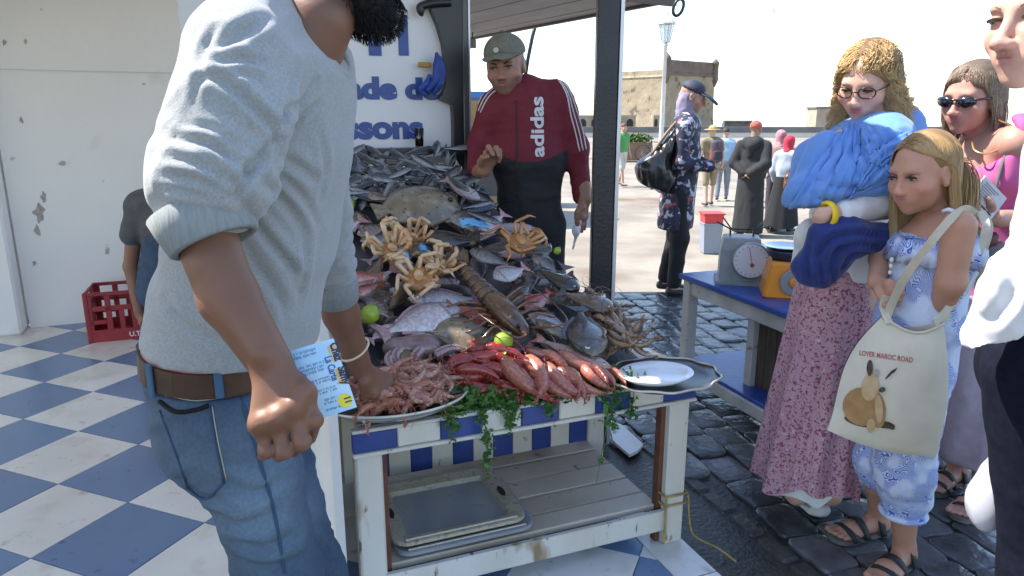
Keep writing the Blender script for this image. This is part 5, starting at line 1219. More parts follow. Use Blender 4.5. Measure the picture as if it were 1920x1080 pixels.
jv = crease(*jv, [(((425, 905), (470, 925), (540, 900)), .008, .009), (((400, 960), (450, 985), (520, 960)), .007, .009), (((440, 1010), (490, 1030), (560, 1000)), .009, .009), (((455, 1050), (510, 1062), (580, 1040)), .008, .008), (((560, 800), (575, 850), (585, 930)), .008, .010), (((600, 900), (620, 920), (638, 915)), .007, .008), (((595, 980), (620, 1000), (640, 990)), .007, .008), (((600, 1030), (620, 1045), (642, 1040)), .006, .007), (((480, 760), (540, 790), (585, 790)), .007, .009), (((345, 900), (380, 930), (430, 940)), .006, .008)])
jeans = sobj('jeans', [jv], den, man, jcol)
jh = hits(jeans); stitch = M('stitching', (.42, .36, .26), .8); dseam = M('dark_seam', (.03, .06, .12), .8)
for px, r, mt in ((((300, 752), (330, 772), (368, 768), (392, 760)), .0042, den), (((392, 760), (402, 820), (420, 905)), .0018, dseam), (((300, 770), (330, 850), (352, 915)), .0018, dseam), (((352, 915), (385, 935), (420, 905)), .0022, dseam), (((398, 762), (408, 822), (425, 902)), .0010, stitch),
                  (((452, 745), (486, 860), (514, 960), (534, 1076)), .0028, dseam), (((310, 742), (370, 752), (440, 742)), .0012, stitch)):
    seam('seam', jh, px, r, mt, man)
bt = []
belt_m = M('brown_leather', (.075, .035, .02), .45, (.045, .02, .012), 14, bump=.3, bscale=90, bdist=.003)
bc = at(421, 658, 1.268); bax = unit(V(.10, -.03, 1))
MB().rings([ring_on(bc + bax * z, bax, .139 + o, .169 + o, X1, 40) for z, o in ((-.022, -.004), (-.022, .001), (.022, .001), (.022, -.004))], False, False, True).obj('belt', belt_m, man)
for a in (3.4, 4.25, 5.1):
    p = bc + X1 * .142 * math.cos(a) + Y1 * .173 * math.sin(a); nrm = unit(V(math.cos(a) / .15, math.sin(a) / .17, 0))
    MB().box(p, (.014, .006, .060), (unit(np.cross(UP, nrm)), nrm, UP), .002).obj('belt_loop', M('denim_dark', (.05, .11, .20), .85), man)
MB().rings([ring_on(bc + bax * z, bax, .134, .164, X1, 40) for z in (.015, .045)], False, False).obj('waistband', M('white_red_band', (.55, .40, .37), .8, (.35, .10, .09), 20), man)
shoe_m = M('black_shoe', (.02, .02, .022), .5)
for p in (an, af):
    s_ = SDF(); s_.ecap(p + V(-.05, 0, -.04), p + V(.15, 0, -.045), (.04, .045), (.035, .03), Y1, .03); s_.cap(p, p + V(0, 0, -.03), .045, .045, .03); sobj('shoe', [s_.build(.01, cut=[(V(0, 0, .003), V(0, 0, -1))])], shoe_m, man)
bw = at(664, 655, 1.742); bxa = unit(wr2 - at(640, 590, 1.69))
MB().tube(ring_on(bw, bxa + V(.25, 0, .1), .042, .040, X1), .0035, 6, close=True).obj('bracelet', M('pale_bracelet', (.75, .60, .42), .4), man, True)

# ---- the menu card in his hand
P0, P1, P3 = at(490, 674, .962), at(625, 634, .992), at(536, 806, .944)
er, ed = P1 - P0, P3 - P0; card_n = unit(np.cross(er, ed)); card_n = card_n if card_n[1] < 0 else -card_n
menu = thing('menu_card', 'light blue printed menu card held in the fist of the bearded man', 'menu', P0)
m = MB(); m.prism([P0, P0 + er, P0 + er + ed, P0 + ed], card_n * -.0008, card_n * .0008); m.obj('card', M('menu_blue', (.36, .62, .84), .35, (.55, .76, .90), 12, .4, .6), menu)
ink = M('menu_ink', (.05, .12, .30), .5); LR, LD = np.linalg.norm(er), np.linalg.norm(ed); xr, xd = er / LR, ed / LD
CP = lambda a, b, o=.0012: P0 + er * a + ed * b + card_n * o
m = MB(); rr = np.random.default_rng(5)
for (a0, a1, b0, b1, rows) in ((.30, .72, .05, .16, 2), (.40, .78, .25, .40, 3), (.52, .78, .47, .55, 2), (.55, .82, .62, .70, 2), (.60, .78, .76, .86, 2), (.58, .86, .90, .95, 1)):
    for r_ in range(rows):
        bb = b0 + (b1 - b0) * r_ / rows; a = a0
        while a < a1:
            wd_ = .012 * rr.uniform(.6, 1.2); hh_ = (b1 - b0) / rows * rr.uniform(.45, .85)
            if rr.random() > .18: m.add([CP(a, bb), CP(a + wd_ * .6, bb), CP(a + wd_ * .6, bb + hh_), CP(a, bb + hh_)], [(0, 1, 2, 3)])
            a += wd_ * 1.35
m.obj('print', ink, menu)
text('Chez', 0, 0, .017, M('title_ink', (.02, .03, .08), .5), menu, CP(.925, .06, .0013), xd, -card_n if False else xr, .0008, LD * .26, 'lettering', .0002)
text('Chez', 0, 0, .015, M('title_orange', (.80, .45, .10), .5), menu, CP(.885, .075, .0011), xd, xr, .0008, LD * .24, 'lettering', .0002)
text('Samy', 0, 0, .016, MATS['title_ink'], menu, CP(.925, .40, .0013), xd, xr, .0008, LD * .26, 'lettering', .0002)
text('Samy', 0, 0, .014, MATS['title_orange'], menu, CP(.885, .415, .0011), xd, xr, .0008, LD * .24, 'lettering', .0002)
text('La Carte', 0, 0, .015, ink, menu, CP(.80, .22, .0013), xd, xr, .0004, LD * .34, 'lettering', .0002)
m = MB(); m.prism([CP(.88, .86) + xr * .0105 * math.cos(a) + xd * .0105 * math.sin(a) for a in np.linspace(0, 2 * math.pi, 20, endpoint=False)], card_n * 0, card_n * .0004); m.obj('number_badge', M('badge_yellow', (.85, .72, .05), .5), menu)
text('11', 0, 0, .013, MATS['title_ink'], menu, CP(.875, .828, .0020), xd, xr, .0006, LD * .07, 'lettering', .0002)
# ---------------------------------------------------------------- the man in the cap behind the heap
def person(label, loc): return thing('person', label, 'person', V(loc[0], loc[1], 0))
Ym = 3.18
pm = person('man in a grey cap and dark red zipped jacket standing behind the fish heap', at(985, 400, Ym))
H = Head(at(948, 122, Ym - .03), (-.22, -.93, -.16), .235, tilt=-.10)
nk = at(968, 178, Ym); A = lambda u, v, d=0.: at(u, v, Ym + d)
hd = H.sdf(neck=nk, neckr=.27, jaw=1.12, fat=1.1, nose=1.1)
har = SDF(); wr = A(908, 318, -.20)
hand_sdf(wr, [A(914, 288, -.26), A(922, 286, -.25), A(928, 288, -.24), A(932, 294, -.23)], [A(916, 276, -.30), A(930, 278, -.29), A(936, 283, -.27), A(937, 291, -.26)], [A(925, 290, -.31), A(935, 292, -.30), A(938, 297, -.28), A(936, 303, -.26)], [A(902, 305, -.24), A(905, 296, -.28), A(914, 294, -.31)], r=.0105, palm=.0165, S=har)
har.cap(A(896, 322, -.10), wr, .036, .028, .02)
hal = SDF(); wl = A(1096, 372, -.02)
hand_sdf(wl, [A(1084, 402, -.05), A(1088, 405, -.03), A(1092, 406, -.01), A(1097, 405, .01)], [A(1082, 416, -.05), A(1086, 421, -.03), A(1091, 422, -.01), A(1096, 419, .01)], [A(1083, 428, -.04), A(1087, 434, -.02), A(1091, 434, 0), A(1096, 430, .02)], [A(1090, 388, -.05), A(1082, 398, -.07), A(1080, 410, -.07)], r=.010, palm=.016, S=hal)
hal.cap(A(1094, 350, -.01), wl, .034, .030, .02)
tr = SDF(); tr.ecap(A(990, 420), A(985, 240), (.12, .08), (.12, .075), X1, .05); tr.cap(A(980, 215), nk, .065, .06, .05); tr.cap(A(925, 210), A(903, 268, .02), .04, .036); tr.cap(A(903, 268, .02), A(897, 316, -.09), .034, .03); tr.cap(A(1050, 200), A(1081, 280, .02), .04, .036); tr.cap(A(1081, 280, .02), A(1092, 350, 0), .034, .03)
for dx in (-28, 28): tr.cap(A(990 + dx, 430), V(*A(990 + dx, 430)[:2], .08), .085, .045, .05)
sobj('body', [hd.build(.0055), har.build(.005), hal.build(.005), tr.build(.016)], skin_dark, pm, skin_col((.30, .155, .105), H, stubble=.35, lip=(.26, .11, .09), blush=.3))
H.eyes(pm, (.05, .03, .02), open_=.35); H.brows(pm, bh, drop=-.02, th=.022)
cap_m = M('cap_grey_green', (.17, .165, .13), .85, (.13, .125, .10), 30, bump=.4, bscale=300, bdist=.001); C = SDF(); hs = H.s
C.ell(H.w(0, -.05, .20), V(.385, .46, .36) * hs, .01, R=H.R); sobj('cap', [C.build(.006, cut=[(H.w(0, .0, .165), -H.R[2] - .12 * H.R[1])])], cap_m, pm)
R = []
for k, (y, z, w_) in enumerate(((.36, .25, .33), (.50, .245, .32), (.62, .21, .26), (.69, .18, .14))): R.append([H.w(w_ * math.sin(a), y - .10 * (1 - math.cos(a)), z - .07 * math.sin(a) ** 2) for a in np.linspace(-1.45, 1.45, 15)])
m = MB(); n = 15; m.add([p for r in R for p in r], [(i * n + j, i * n + j + 1, (i + 1) * n + j + 1, (i + 1) * n + j) for i in range(3) for j in range(n - 1)]); o = m.obj('cap_visor', cap_m, pm, True); md = o.modifiers.new('s', 'SOLIDIFY'); md.thickness = .004
m = MB(); m.lathe(H.w(0, -.05, .565), [(.012, 0), (.010, .006), (.003, .008)], 10); m.obj('cap_button', cap_m, pm, True)
m = MB(); m.prism([H.w(.03 + .05 * math.cos(a), .405, .30 + .045 * math.sin(a)) for a in np.linspace(0, 6.28, 12, endpoint=False)], H.R[1] * .002, H.R[1] * .006); m.obj('cap_badge', M('pale_badge', (.5, .48, .42), .6), pm)
sd = SDF(); sd.ell(H.w(0, -.16, -.02), V(.345, .33, .26) * hs, .01, R=H.R); sobj('hair', [sd.build(.007)], M('short_dark_hair', (.03, .026, .024), .7), pm)
# jacket: dark red above, near black below
J = SDF(); J.ecap(A(992, 385), A(992, 300), (.142, .11), (.152, .112), X1, .05); J.ecap(A(992, 300), A(990, 222), (.152, .112), (.158, .105), X1, .05); J.cap(A(932, 196), A(1040, 178), .066, .066, .06); J.cap(A(962, 185), A(985, 178), .075, .075, .06)
fs = lambda s_: (lambda P, h: .006 * (ridge(P * V(12, 12, 24), s_) - .5))
J.cap(A(922, 208), A(902, 268, .02), .062, .054, .04, fold=fs(3)); J.cap(A(902, 268, .02), A(896, 318, -.10), .054, .044, .03, fold=fs(4))
J.cap(A(1052, 196), A(1081, 280, .02), .062, .054, .04, fold=fs(5)); J.cap(A(1081, 280, .02), A(1092, 368, -.0), .052, .042, .03, fold=fs(6))
J.cap(A(960, 176, .0), A(985, 172, .0), .066, .064, .03)
zb = A(990, 292)[2]
def jk(v):
    q = np.abs(v[:, 0] - A(990, 292)[0]); body_ = q < .175
    low = (v[:, 2] < zb - .05 * np.cos(q * 9) + .03) & body_; c = np.tile(np.array((.155, .008, .022)), (len(v), 1)); c[low] = (.010, .010, .014); c[v[:, 2] < A(990, 384)[2] + .03] = (.010, .010, .014); c[~body_ & (v[:, 2] < zb + .2)] = (.155, .008, .022); return c
jo = sobj('jacket', [J.build(.0065, foldn(.012, 9, (1, 1, 1.6), 6))], M('jacket_cloth', attr=True, rough=.75, col2=(.8, .8, .8), scale=40, bump=.2, bscale=300, bdist=.001), pm, jk)
jh = hits(jo); wm = M('stripe_white', (.62, .60, .62), .7)
# collar, zip, stripes, lettering
col_m = M('collar_red', (.14, .008, .02), .75)
cq = nk + V(.0, .0, -.012)
MB().rings([[cq + V((.088 + o) * math.cos(a), (.085 + o) * math.sin(a) - .01, z - .028 * math.cos(a + 1.57) * -1 * (k > 0)) for a in np.linspace(0, 2 * math.pi, 36, endpoint=False)] for k, (o, z) in enumerate(((.004, -.03), (-.002, .0), (-.010, .030), (-.016, .030), (-.010, .0)))], False, False).obj('collar', col_m, pm, True)
seam('zip', jh, [(967, 190), (968, 240), (969, 300), (970, 370)], .0035, M('zip_dark', (.03, .005, .008), .5), pm, 8)
for k in range(3):
    seam('sleeve_stripe', jh, [(1008 + k * 4, 128 + k * 5), (1038 + k * 3, 138 + k * 5), (1064 - k * 1, 165 + k * 6), (1080 - k * 5, 205 + k * 5), (1092 - k * 6, 245 + k * 4), (1099 - k * 6, 280 + k * 2)], .0032, wm, pm, 8)
    seam('sleeve_stripe', jh, [(934 + k * 4, 152 + k * 5), (916 + k * 3, 166 + k * 5), (902 + k * 4, 184 + k * 4), (893 + k * 4, 205 + k * 3)], .0028, wm, pm, 8)
o0 = jh(1019, 294, .006); o1 = jh(1017, 182, .006); xa = unit(o1 - o0); ya = unit(np.cross(xa, V(-.15, 1, 0))) ; ya = ya if ya[0] < 0 else -ya
lo_ = text('adidas', 0, 0, .078, wm, pm, o0 + V(0, -.012, 0), xa, ya, .0022, np.linalg.norm(o1 - o0), 'lettering', .0015)
mv = lo_.data; co = np.empty(len(mv.vertices) * 3); mv.vertices.foreach_get('co', co); co = co.reshape(-1, 3); base = np.array(pm.location)
bt = BVHTree.FromPolygons([Vector(np.array(v.co) + base) for v in jo.data.vertices], [tuple(p.vertices) for p in jo.data.polygons])
for i in range(len(co)):                                # lay the lettering on the cloth
    P = co[i] + base; h_, n_, _, _ = bt.ray_cast(Vector(P - V(0, .2, 0)), Vector((0, 1, 0)))
    if h_ is not None: co[i] = np.array(h_) + V(0, -.003 - (.0015 if co[i][1] < 0 else 0), 0) - base
mv.vertices.foreach_set('co', co.astype(np.float32).ravel())
T = SDF(); T.ecap(A(992, 385), A(992, 420), (.145, .11), (.15, .115), X1, .03)
for dx in (-30, 32): T.cap(A(990 + dx, 425), V(*A(990 + dx, 430)[:2], .10), .095, .075, .03, fold=fs(9))
sobj('trousers', [T.build(.012)], M('dark_trousers', (.010, .010, .014), .85, (.016, .016, .02), 20, bump=.3, bscale=200), pm)
for dx in (-30, 32): q = SDF(); b_ = V(*A(990 + dx, 430)[:2], .05); q.ecap(b_ + V(0, .06, 0), b_ + V(0, -.12, -.01), (.045, .05), (.04, .035), X1, .02); sobj('shoe', [q.build(.012, cut=[(V(0, 0, .003), V(0, 0, -1))])], shoe_m, pm)
wb = SDF(); wb.ell(A(1080, 432, -.04), (.020, .02, .03), .02); wb.cap(A(1084, 425, -.04), A(1074, 468, -.02), .010, .005, .01); wb.cap(A(1088, 418, -.04), A(1084, 400, -.05), .006, .010, .01)
sobj('white_rag', [wb.build(.005, foldn(.008, 40, None, 3))], M('rag_white', (.75, .75, .76), .8), None, label='small crumpled white rag in the hand of the man in the cap', cat='cloth')

# ---------------------------------------------------------------- woman with curly hair and blue shawl
Yc = 2.32
pc = person('curly blonde woman with glasses wrapped in a bright blue shawl and long pink skirt', at(1580, 480, Yc)); A = lambda u, v, d=0.: at(u, v, Yc + d)
H = Head(A(1626, 150), (-.66, -.64, -.42), .225, tilt=.06); nk = A(1640, 232, .02); hs = H.s
hd = H.sdf(neck=nk, neckr=.22, jaw=.92, fat=1.05, nose=.85)
ar = SDF(); wr = A(1560, 402, -.25); ar.cap(A(1660, 390, -.18), wr, .036, .027, .02)
hand_sdf(wr, [A(1542, 405, -.28), A(1541, 411, -.27), A(1542, 417, -.26), A(1546, 421, -.25)], [A(1530, 404, -.27), A(1530, 412, -.26), A(1532, 419, -.25), A(1537, 423, -.24)], [A(1526, 400, -.22), A(1527, 408, -.22), A(1530, 415, -.21), A(1535, 420, -.21)], [A(1552, 396, -.28), A(1540, 395, -.28), A(1532, 395, -.27)], r=.0085, palm=.013, S=ar)
tr = SDF(); tr.ecap(A(1590, 560), A(1600, 300), (.11, .12), (.10, .13), X1, .05); tr.cap(A(1610, 280), nk, .08, .05, .05); tr.cap(A(1645, 295, -.15), A(1665, 385, -.17), .038, .036); tr.cap(A(1600, 250, .16), A(1545, 370, .05), .045, .04)
for dx in (-22, 22): tr.cap(A(1570 + dx, 600), V(*A(1530 + dx * 1.5, 890)[:2], .08), .075, .04, .04)
sobj('body', [hd.build(.005), ar.build(.0045), tr.build(.016)], skin_fair, pc, skin_col((.62, .38, .29), H, lip=(.50, .12, .12), blush=.5))
H.eyes(pc, (.12, .14, .12), open_=.25, look=(0, 1, -.6)); H.brows(pc, M('blond_brow', (.22, .13, .06), .8), drop=-.01, th=.012)
# spectacles
gm = M('glasses_frame', (.035, .015, .012), .25); 
for x in (-1, 1):
    MB().tube([H.w(.15 * x + .105 * math.cos(a) * (1 + .12 * abs(math.sin(a))), .435 - .03 * abs(math.cos(a) + x * .5), -.01 + .078 * math.sin(a)) for a in np.linspace(0, 6.28, 20, endpoint=False)], .0022, 6, close=True).obj('glasses_rim', gm, pc, True)
    MB().tube([H.w(.255 * x, .405, .01), H.w(.335 * x, .25, .015), H.w(.355 * x, .0, .0)], .002, 5).obj('glasses_temple', gm, pc, True)
MB().tube([H.w(-.05, .44, .0), H.w(0, .455, .012), H.w(.05, .44, .0)], .0022, 5).obj('glasses_bridge', gm, pc, True)
def scalp(Hd, n, seed, front=.30, low=-.28, R3=(.345, .435, .375), side=.33):
    r_ = np.random.default_rng(seed); d = r_.normal(0, 1, (n * 4, 3)); d /= np.linalg.norm(d, axis=1)[:, None]; p = d * np.array(R3) + np.array((0, -.07, .14))
    ok = (p[:, 2] > low) & ~((p[:, 1] > front - .55 * np.clip((.42 - p[:, 2]), 0, .6)) & (p[:, 2] < .38)); p, d = p[ok][:n], d[ok][:n]
    return Hd.c + Hd.s * (p @ Hd.R), d @ Hd.R, p
def balls(Hd, extra=()):
    b = [(Hd.w(0, -.07, .14), Hd.R, np.array((.36, .45, .39)) * Hd.s), (Hd.w(0, .07, -.12), Hd.R, np.array((.31, .32, .40)) * Hd.s), (Hd.w(0, -.12, -.45), Hd.R, np.array((.25, .25, .35)) * Hd.s)]
    return b + list(extra)
rt, dd, pl_ = scalp(H, 3600, 3, .26)
def comb(dd, a, out=.12): a = a - dd * (a * dd).sum(1)[:, None]; a /= np.linalg.norm(a, axis=1)[:, None] + 1e-6; return a + dd * out
side_ = comb(dd, (np.sign(pl_[:, 0] - .02) * .9)[:, None] * H.R[0] - .5 * H.R[1] - UP * .3, .30)
Q = strands(rt, side_, (0, .0, -1), balls(H, [(nk - UP * .12, np.eye(3), np.array((.13, .13, .12)))]), 34, .0072, .0095, 4.2, .40, 5, .9, .82, RNG.uniform(.7, 1.12, len(rt)))
Q = tuck(Q, H, lambda x, z: .10 + np.clip(z - .02, 0, .5) * .75, .03); hb = M('curly_blond_hair', attr=True, rough=.42, spec=.5)
hc = SDF(); hc.ell(H.w(0, -.10, .16), V(.36, .42, .365) * hs, .02, R=H.R); hc.ell(H.w(0, -.22, -.2), V(.37, .28, .42) * hs, .05, R=H.R); hc.ell(H.w(0, .42, -.08), V(.37, .36, .44) * hs, .03, 'sub', R=H.R)
hair = sobj('hair', [hc.build(.007, lambda P: .012 * (fbm(P * 55, 4) - .3))], M('blond_undercoat', (.20, .11, .04), .7, (.12, .06, .022), 60), pc)
Q, own = clump(Q, 230, .82); hair_mesh('hair_curl', Q, .0009, hb, hair, ((.30, .165, .055), (.72, .48, .21), (.76, .56, .29)), own=own)
# shawl
sm = M('blue_shawl', (.10, .235, .56), .85, (.13, .27, .60), 12, bump=.25, bscale=350, bdist=.001, sheen=.2)
S = SDF(); S.ecap(A(1622, 290), A(1592, 335), (.115, .175), (.125, .18), X1, .06); S.cap(A(1590, 252, .15), A(1668, 254, -.10), .066, .066, .06); S.cap(A(1664, 275, -.16), A(1664, 335, -.20), .066, .06, .05)
S.cap(A(1655, 330, -.21), A(1515, 362, -.19), .058, .050, .05); S.cap(A(1555, 290, -.08), A(1490, 378, -.16), .075, .034, .06); S.cap(A(1530, 300, .1), A(1500, 370, .0), .075, .05, .06)
S.cap(A(1690, 235, .02), A(1700, 330, .0), .07, .08, .06)
S.ell(A(1602, 214, -.13), (.062, .075, .070), .03, 'sub')
def shd(P):
    q = P - A(1600, 300); t = ridge(np.stack([q @ unit(V(.85, 0, .55)) * 4.5, q[:, 1] * 5, q @ unit(V(-.5, 0, .85)) * 20], 1) + 1.3 * vnoise(P * 7, 2)[:, None], 8, 2); t2 = ridge(np.stack([q @ unit(V(-.45, 0, -.9)) * 4, q[:, 1] * 5, q @ unit(V(.9, 0, -.4)) * 17], 1), 15, 2)
    w = 1 / (1 + np.exp(-(q[:, 0] - .03) * 30)); return .012 * ((t - .55) * w + (t2 - .55) * (1 - w)) + .004 * (fbm(P * 40, 3) - .4)
zl, zr = A(1468, 398, -.2), A(1672, 352, -.2); cn = unit(np.cross(zr - zl, V(0, 1, .12))); cn = cn if cn[2] < 0 else -cn
v, f = S.build(.0055, shd, cut=[(zl, cn)])
v, f = crease(v, f, [(p_, a_ * .6, w_) for p_, a_, w_ in [(((1604, 232), (1610, 268), (1624, 300), (1652, 322)), .016, .009), (((1592, 240), (1596, 280), (1612, 318), (1645, 340)), .013, .008), (((1700, 246), (1664, 268), (1636, 292), (1620, 330)), .014, .009), (((1706, 270), (1676, 292), (1646, 310), (1625, 345)), .012, .008), (((1520, 335), (1560, 350), (1610, 352), (1662, 342)), .013, .008), (((1500, 355), (1550, 374), (1600, 368)), .010, .008), (((1565, 256), (1552, 300), (1525, 345), (1492, 376)), .014, .009), (((1580, 250), (1572, 300), (1555, 345)), .010, .008), (((1545, 270), (1532, 310), (1508, 350)), .011, .008), (((1690, 300), (1660, 312), (1632, 330)), .010, .007), (((1600, 300), (1612, 330), (1640, 352)), .009, .007), (((1540, 375), (1580, 382), (1630, 370)), .008, .006), (((1640, 250), (1630, 275), (1618, 296)), .010, .007)]])
sh_ = hits(sobj('shawl', [(v, f)], sm, pc))
def drape(e0, e1, n, ph, amp=.010):        # a band of cloth lying on the shawl in soft pleats, with a free edge
    a, b = spline([(*p, 0) for p in e0], 9)[:, :2], spline([(*p, 0) for p in e1], 9)[:, :2]; g = []; last = None; NB = 26
    for i in range(len(a)):
        row = []
        for j in range(NB):
            q = j / (NB - 1); u, w = a[i] * (1 - q) + b[i] * q; k = .006 + amp * (.5 + .5 * math.sin(6.283 * n * (q + .06 * math.sin(i * .35 + ph)) + ph)) * math.sin(math.pi * min(1, q * 1.15 + .08)) ** .5; p = sh_(u, w, k); p = last if p is None else p; row.append(p); last = p
        g.append(row)
    if any(p is None for r_ in g for p in r_): return
    m = MB(); nr = len(g); m.add([p for r_ in g for p in r_], [(i * NB + j, i * NB + j + 1, (i + 1) * NB + j + 1, (i + 1) * NB + j) for i in range(nr - 1) for j in range(NB - 1)]); o = m.obj('shawl_fold', sm, pc, True); md = o.modifiers.new('s', 'SOLIDIFY'); md.thickness = .004
drape(((1588, 235), (1556, 275), (1520, 325), (1480, 388)), ((1614, 240), (1610, 295), (1592, 350), (1570, 378)), 4, .5)
drape(((1618, 240), (1626, 280), (1646, 315), (1664, 338)), ((1690, 246), (1688, 275), (1682, 310), (1676, 340)), 4, 2.)
drape(((1700, 252), (1664, 272), (1632, 305), (1606, 350)), ((1702, 318), (1672, 336), (1640, 352), (1586, 374)), 5, 3.6, .012)
bl_m = M('white_blouse', (.74, .73, .72), .8, (.66, .65, .64), 8, bump=.3, bscale=40)
S = SDF(); S.ecap(A(1590, 400), A(1585, 490), (.115, .13), (.125, .135), X1, .04); S.cap(A(1668, 372, -.19), A(1585, 398, -.24), .048, .038, .03, fold=lambda P, h: .007 * (ridge(P * 26, 3) - .5)); S.cap(A(1520, 440, -.06), A(1505, 500, -.02), .05, .035, .05)
sobj('blouse', [S.build(.007, foldn(.014, 14, None, 7))], bl_m, pc)
MB().tube(ring_on(A(1551, 402, -.262), wr - A(1660, 390, -.18), .034, .033, UP), .012, 10, close=True, flat=.6).obj('wristband', M('yellow_wristband', (.80, .55, .02), .5), pc, True)
sw = thing('navy_sweater', 'dark blue sweater hanging over the arm of the woman in the blue shawl', 'sweater', A(1560, 450, -.22)); nv = M('navy_knit', (.010, .022, .13), .9, (.016, .032, .17), 30, bump=.4, bscale=260, bdist=.002, sheen=.2)
S = SDF(); S.ecap(A(1700, 452, -.20), A(1590, 442, -.25), (.045, .035), (.05, .035), UP, .04); S.ecap(A(1590, 440, -.25), A(1552, 450, -.26), (.05, .035), (.055, .035), UP, .05); S.ecap(A(1555, 440, -.26), A(1532, 505, -.22), (.055, .035), (.066, .035), X1, .05); S.ecap(A(1532, 500, -.22), A(1530, 520, -.22), (.066, .035), (.050, .03), X1, .04)
v, f = crease(*S.build(.0055, foldn(.010, 11, (1.3, 1, .6), 4)), [(((1665, 445), (1610, 440), (1560, 448), (1535, 480)), .014, .008), (((1660, 462), (1600, 456), (1566, 470), (1552, 510)), .014, .008), (((1640, 475), (1600, 474), (1578, 500)), .010, .007), (((1520, 465), (1515, 500), (1522, 530)), .010, .007), (((1540, 490), (1538, 515), (1545, 540)), .010, .007), (((1558, 500), (1560, 520), (1556, 540)), .009, .006)])
sobj('cloth', [(v, f)], nv, sw)
# long skirt of many folds
def skirt_rings(top, hem, r0, r1, n=110, m=34, folds=13, amp=.03, seed=1, wav=.02):
    R = []; r_ = np.random.default_rng(seed); ph = r_.uniform(0, 6.28, 5)
    for i in range(m):
        t = i / (m - 1); c = top * (1 - t) + hem * t; row = []
        for j in range(n):
            a = 2 * math.pi * j / n; g = t ** .7; w = 1 + g * amp * 6 * (.5 * math.sin(folds * a + ph[0] + .8 * math.sin(3 * a)) + .35 * math.sin(folds * .62 // 1 * a + ph[1] + t) + .2 * math.sin(23 * a + ph[2] + 2 * t)) * .5
            row.append(c + V(math.cos(a) * (r0[0] * (1 - t) + r1[0] * t) * w, math.sin(a) * (r0[1] * (1 - t) + r1[1] * t) * w, wav * t ** 3 * (math.sin(3 * a + ph[3]) + .7 * math.sin(7 * a + ph[4]))))
        R.append(row)
    return R
skm = M('pink_print_skirt', (.52, .30, .34), .85, (.46, .25, .29), 9, spots=[(95, .56, .60, (.26, .06, .10)), (120, .60, .63, (.13, .09, .17)), (70, .64, .68, (.60, .42, .44))], bump=.15, bscale=200)
hem_c = on(1512, 905, .12); hem_c[1] = 2.34; hem_c[0] = at(1512, 880, 2.34)[0]; hem_c[2] = .155
MB().rings(skirt_rings(A(1578, 485, .0), hem_c, (.128, .125), (.185, .19), amp=.034, seed=4), False, False).obj('skirt', skm, pc, True)
MB().rings(skirt_rings(A(1578, 485, .0), hem_c + V(.015, .01, -.02), (.115, .115), (.165, .17), n=60, m=10, amp=.02, seed=9), False, False).obj('skirt_lining', bl_m, pc, True)
MB().rings([ring_on(A(1580, 482) + UP * z, UP, .128, .128, X1, 40) for z in (-.015, .02)], False, False).obj('waistband', bl_m, pc, True)
def sneaker(heel, toe, par, w=.042):
    d = unit(toe - heel); sd = V(-d[1], d[0], 0); L = np.linalg.norm(toe - heel); S = SDF(); S.ecap(heel + d * .04 + UP * .05, toe - d * .05 + UP * .032, (w, .045), (w * .95, .026), sd, .03); S.cap(heel + d * .05 + UP * .06, heel + d * .06 + UP * .10, .042, .040, .03)
    sobj('shoe', [S.build(.007, cut=[(V(0, 0, .012), V(0, 0, -1))])], M('grey_canvas', (.36, .36, .36), .85, (.28, .28, .29), 60), par)
    S = SDF(); S.ecap(heel + d * .035 + UP * .014, toe - d * .045 + UP * .014, (w + .004, .014), (w + .002, .014), sd, .01); S.ell(toe - d * .045 + UP * .026, (w * .95, w * 1.0, .026), .01); sobj('sole', [S.build(.006, cut=[(V(0, 0, .002), V(0, 0, -1))])], M('white_rubber', (.72, .71, .68), .6), par)
sneaker(on(1500, 935), on(1548, 978), pc); sneaker(on(1580, 905), on(1610, 925), pc)

# ---------------------------------------------------------------- the girl with the tote bag
Yg = 1.98
pg = person('long haired blonde girl in a blue leaf print summer outfit with dark sandals', at(1720, 600, Yg)); A = lambda u, v, d=0.: at(u, v, Yg + d)
H = Head(A(1730, 322), (-.90, -.36, -.20), .213, tilt=-.04); hs = H.s; nk = A(1762, 408, .02)
hd = H.sdf(neck=nk, neckr=.20, jaw=.9, fat=1.1, nose=.72, wide=.97)
ar = SDF(); ar.cap(A(1798, 425, -.13), A(1782, 530, -.14), .043, .036, .03); ar.cap(A(1782, 530, -.14), A(1745, 620, -.06), .036, .027, .02)
hand_sdf(A(1745, 620, -0.05), [A(1732, 640, -0.06), A(1736, 646, -0.05), A(1742, 650, -0.04), A(1748, 650, -0.03)], [A(1726, 655, -0.05), A(1731, 663, -0.04), A(1738, 667, -0.03), A(1745, 665, -0.02)], [A(1726, 668, -0.03), A(1731, 676, -0.02), A(1738, 678, -0.01), A(1745, 675, -0.01)], [A(1740, 630, -0.07), A(1728, 640, -0.08), A(1724, 652, -0.08)], r=.0075, palm=.011, S=ar)
ar2 = SDF(); wr = A(1643, 528, .0); ar2.cap(A(1690, 420, .13), A(1652, 485, .10), .036, .032, .03); ar2.cap(A(1652, 485, .10), wr, .031, .024, .02)
hand_sdf(wr, [A(1668, 532, -.07), A(1672, 543, -.075), A(1670, 554, -.07), A(1664, 563, -.06)], [A(1686, 537, -.085), A(1690, 549, -.09), A(1686, 560, -.085), A(1678, 570, -.075)], [A(1682, 548, -.06), A(1684, 557, -.06), A(1680, 566, -.06), A(1672, 573, -.055)], [A(1648, 545, -.04), A(1660, 572, -.08), A(1672, 580, -.09)], r=.0082, palm=.0125, S=ar2)
lg_ = SDF(); a1, a2 = on(1690, 1062) + UP * .075, on(1640, 1000) + UP * .075
k1, k2 = A(1695, 880, -.02), A(1650, 860, .1)
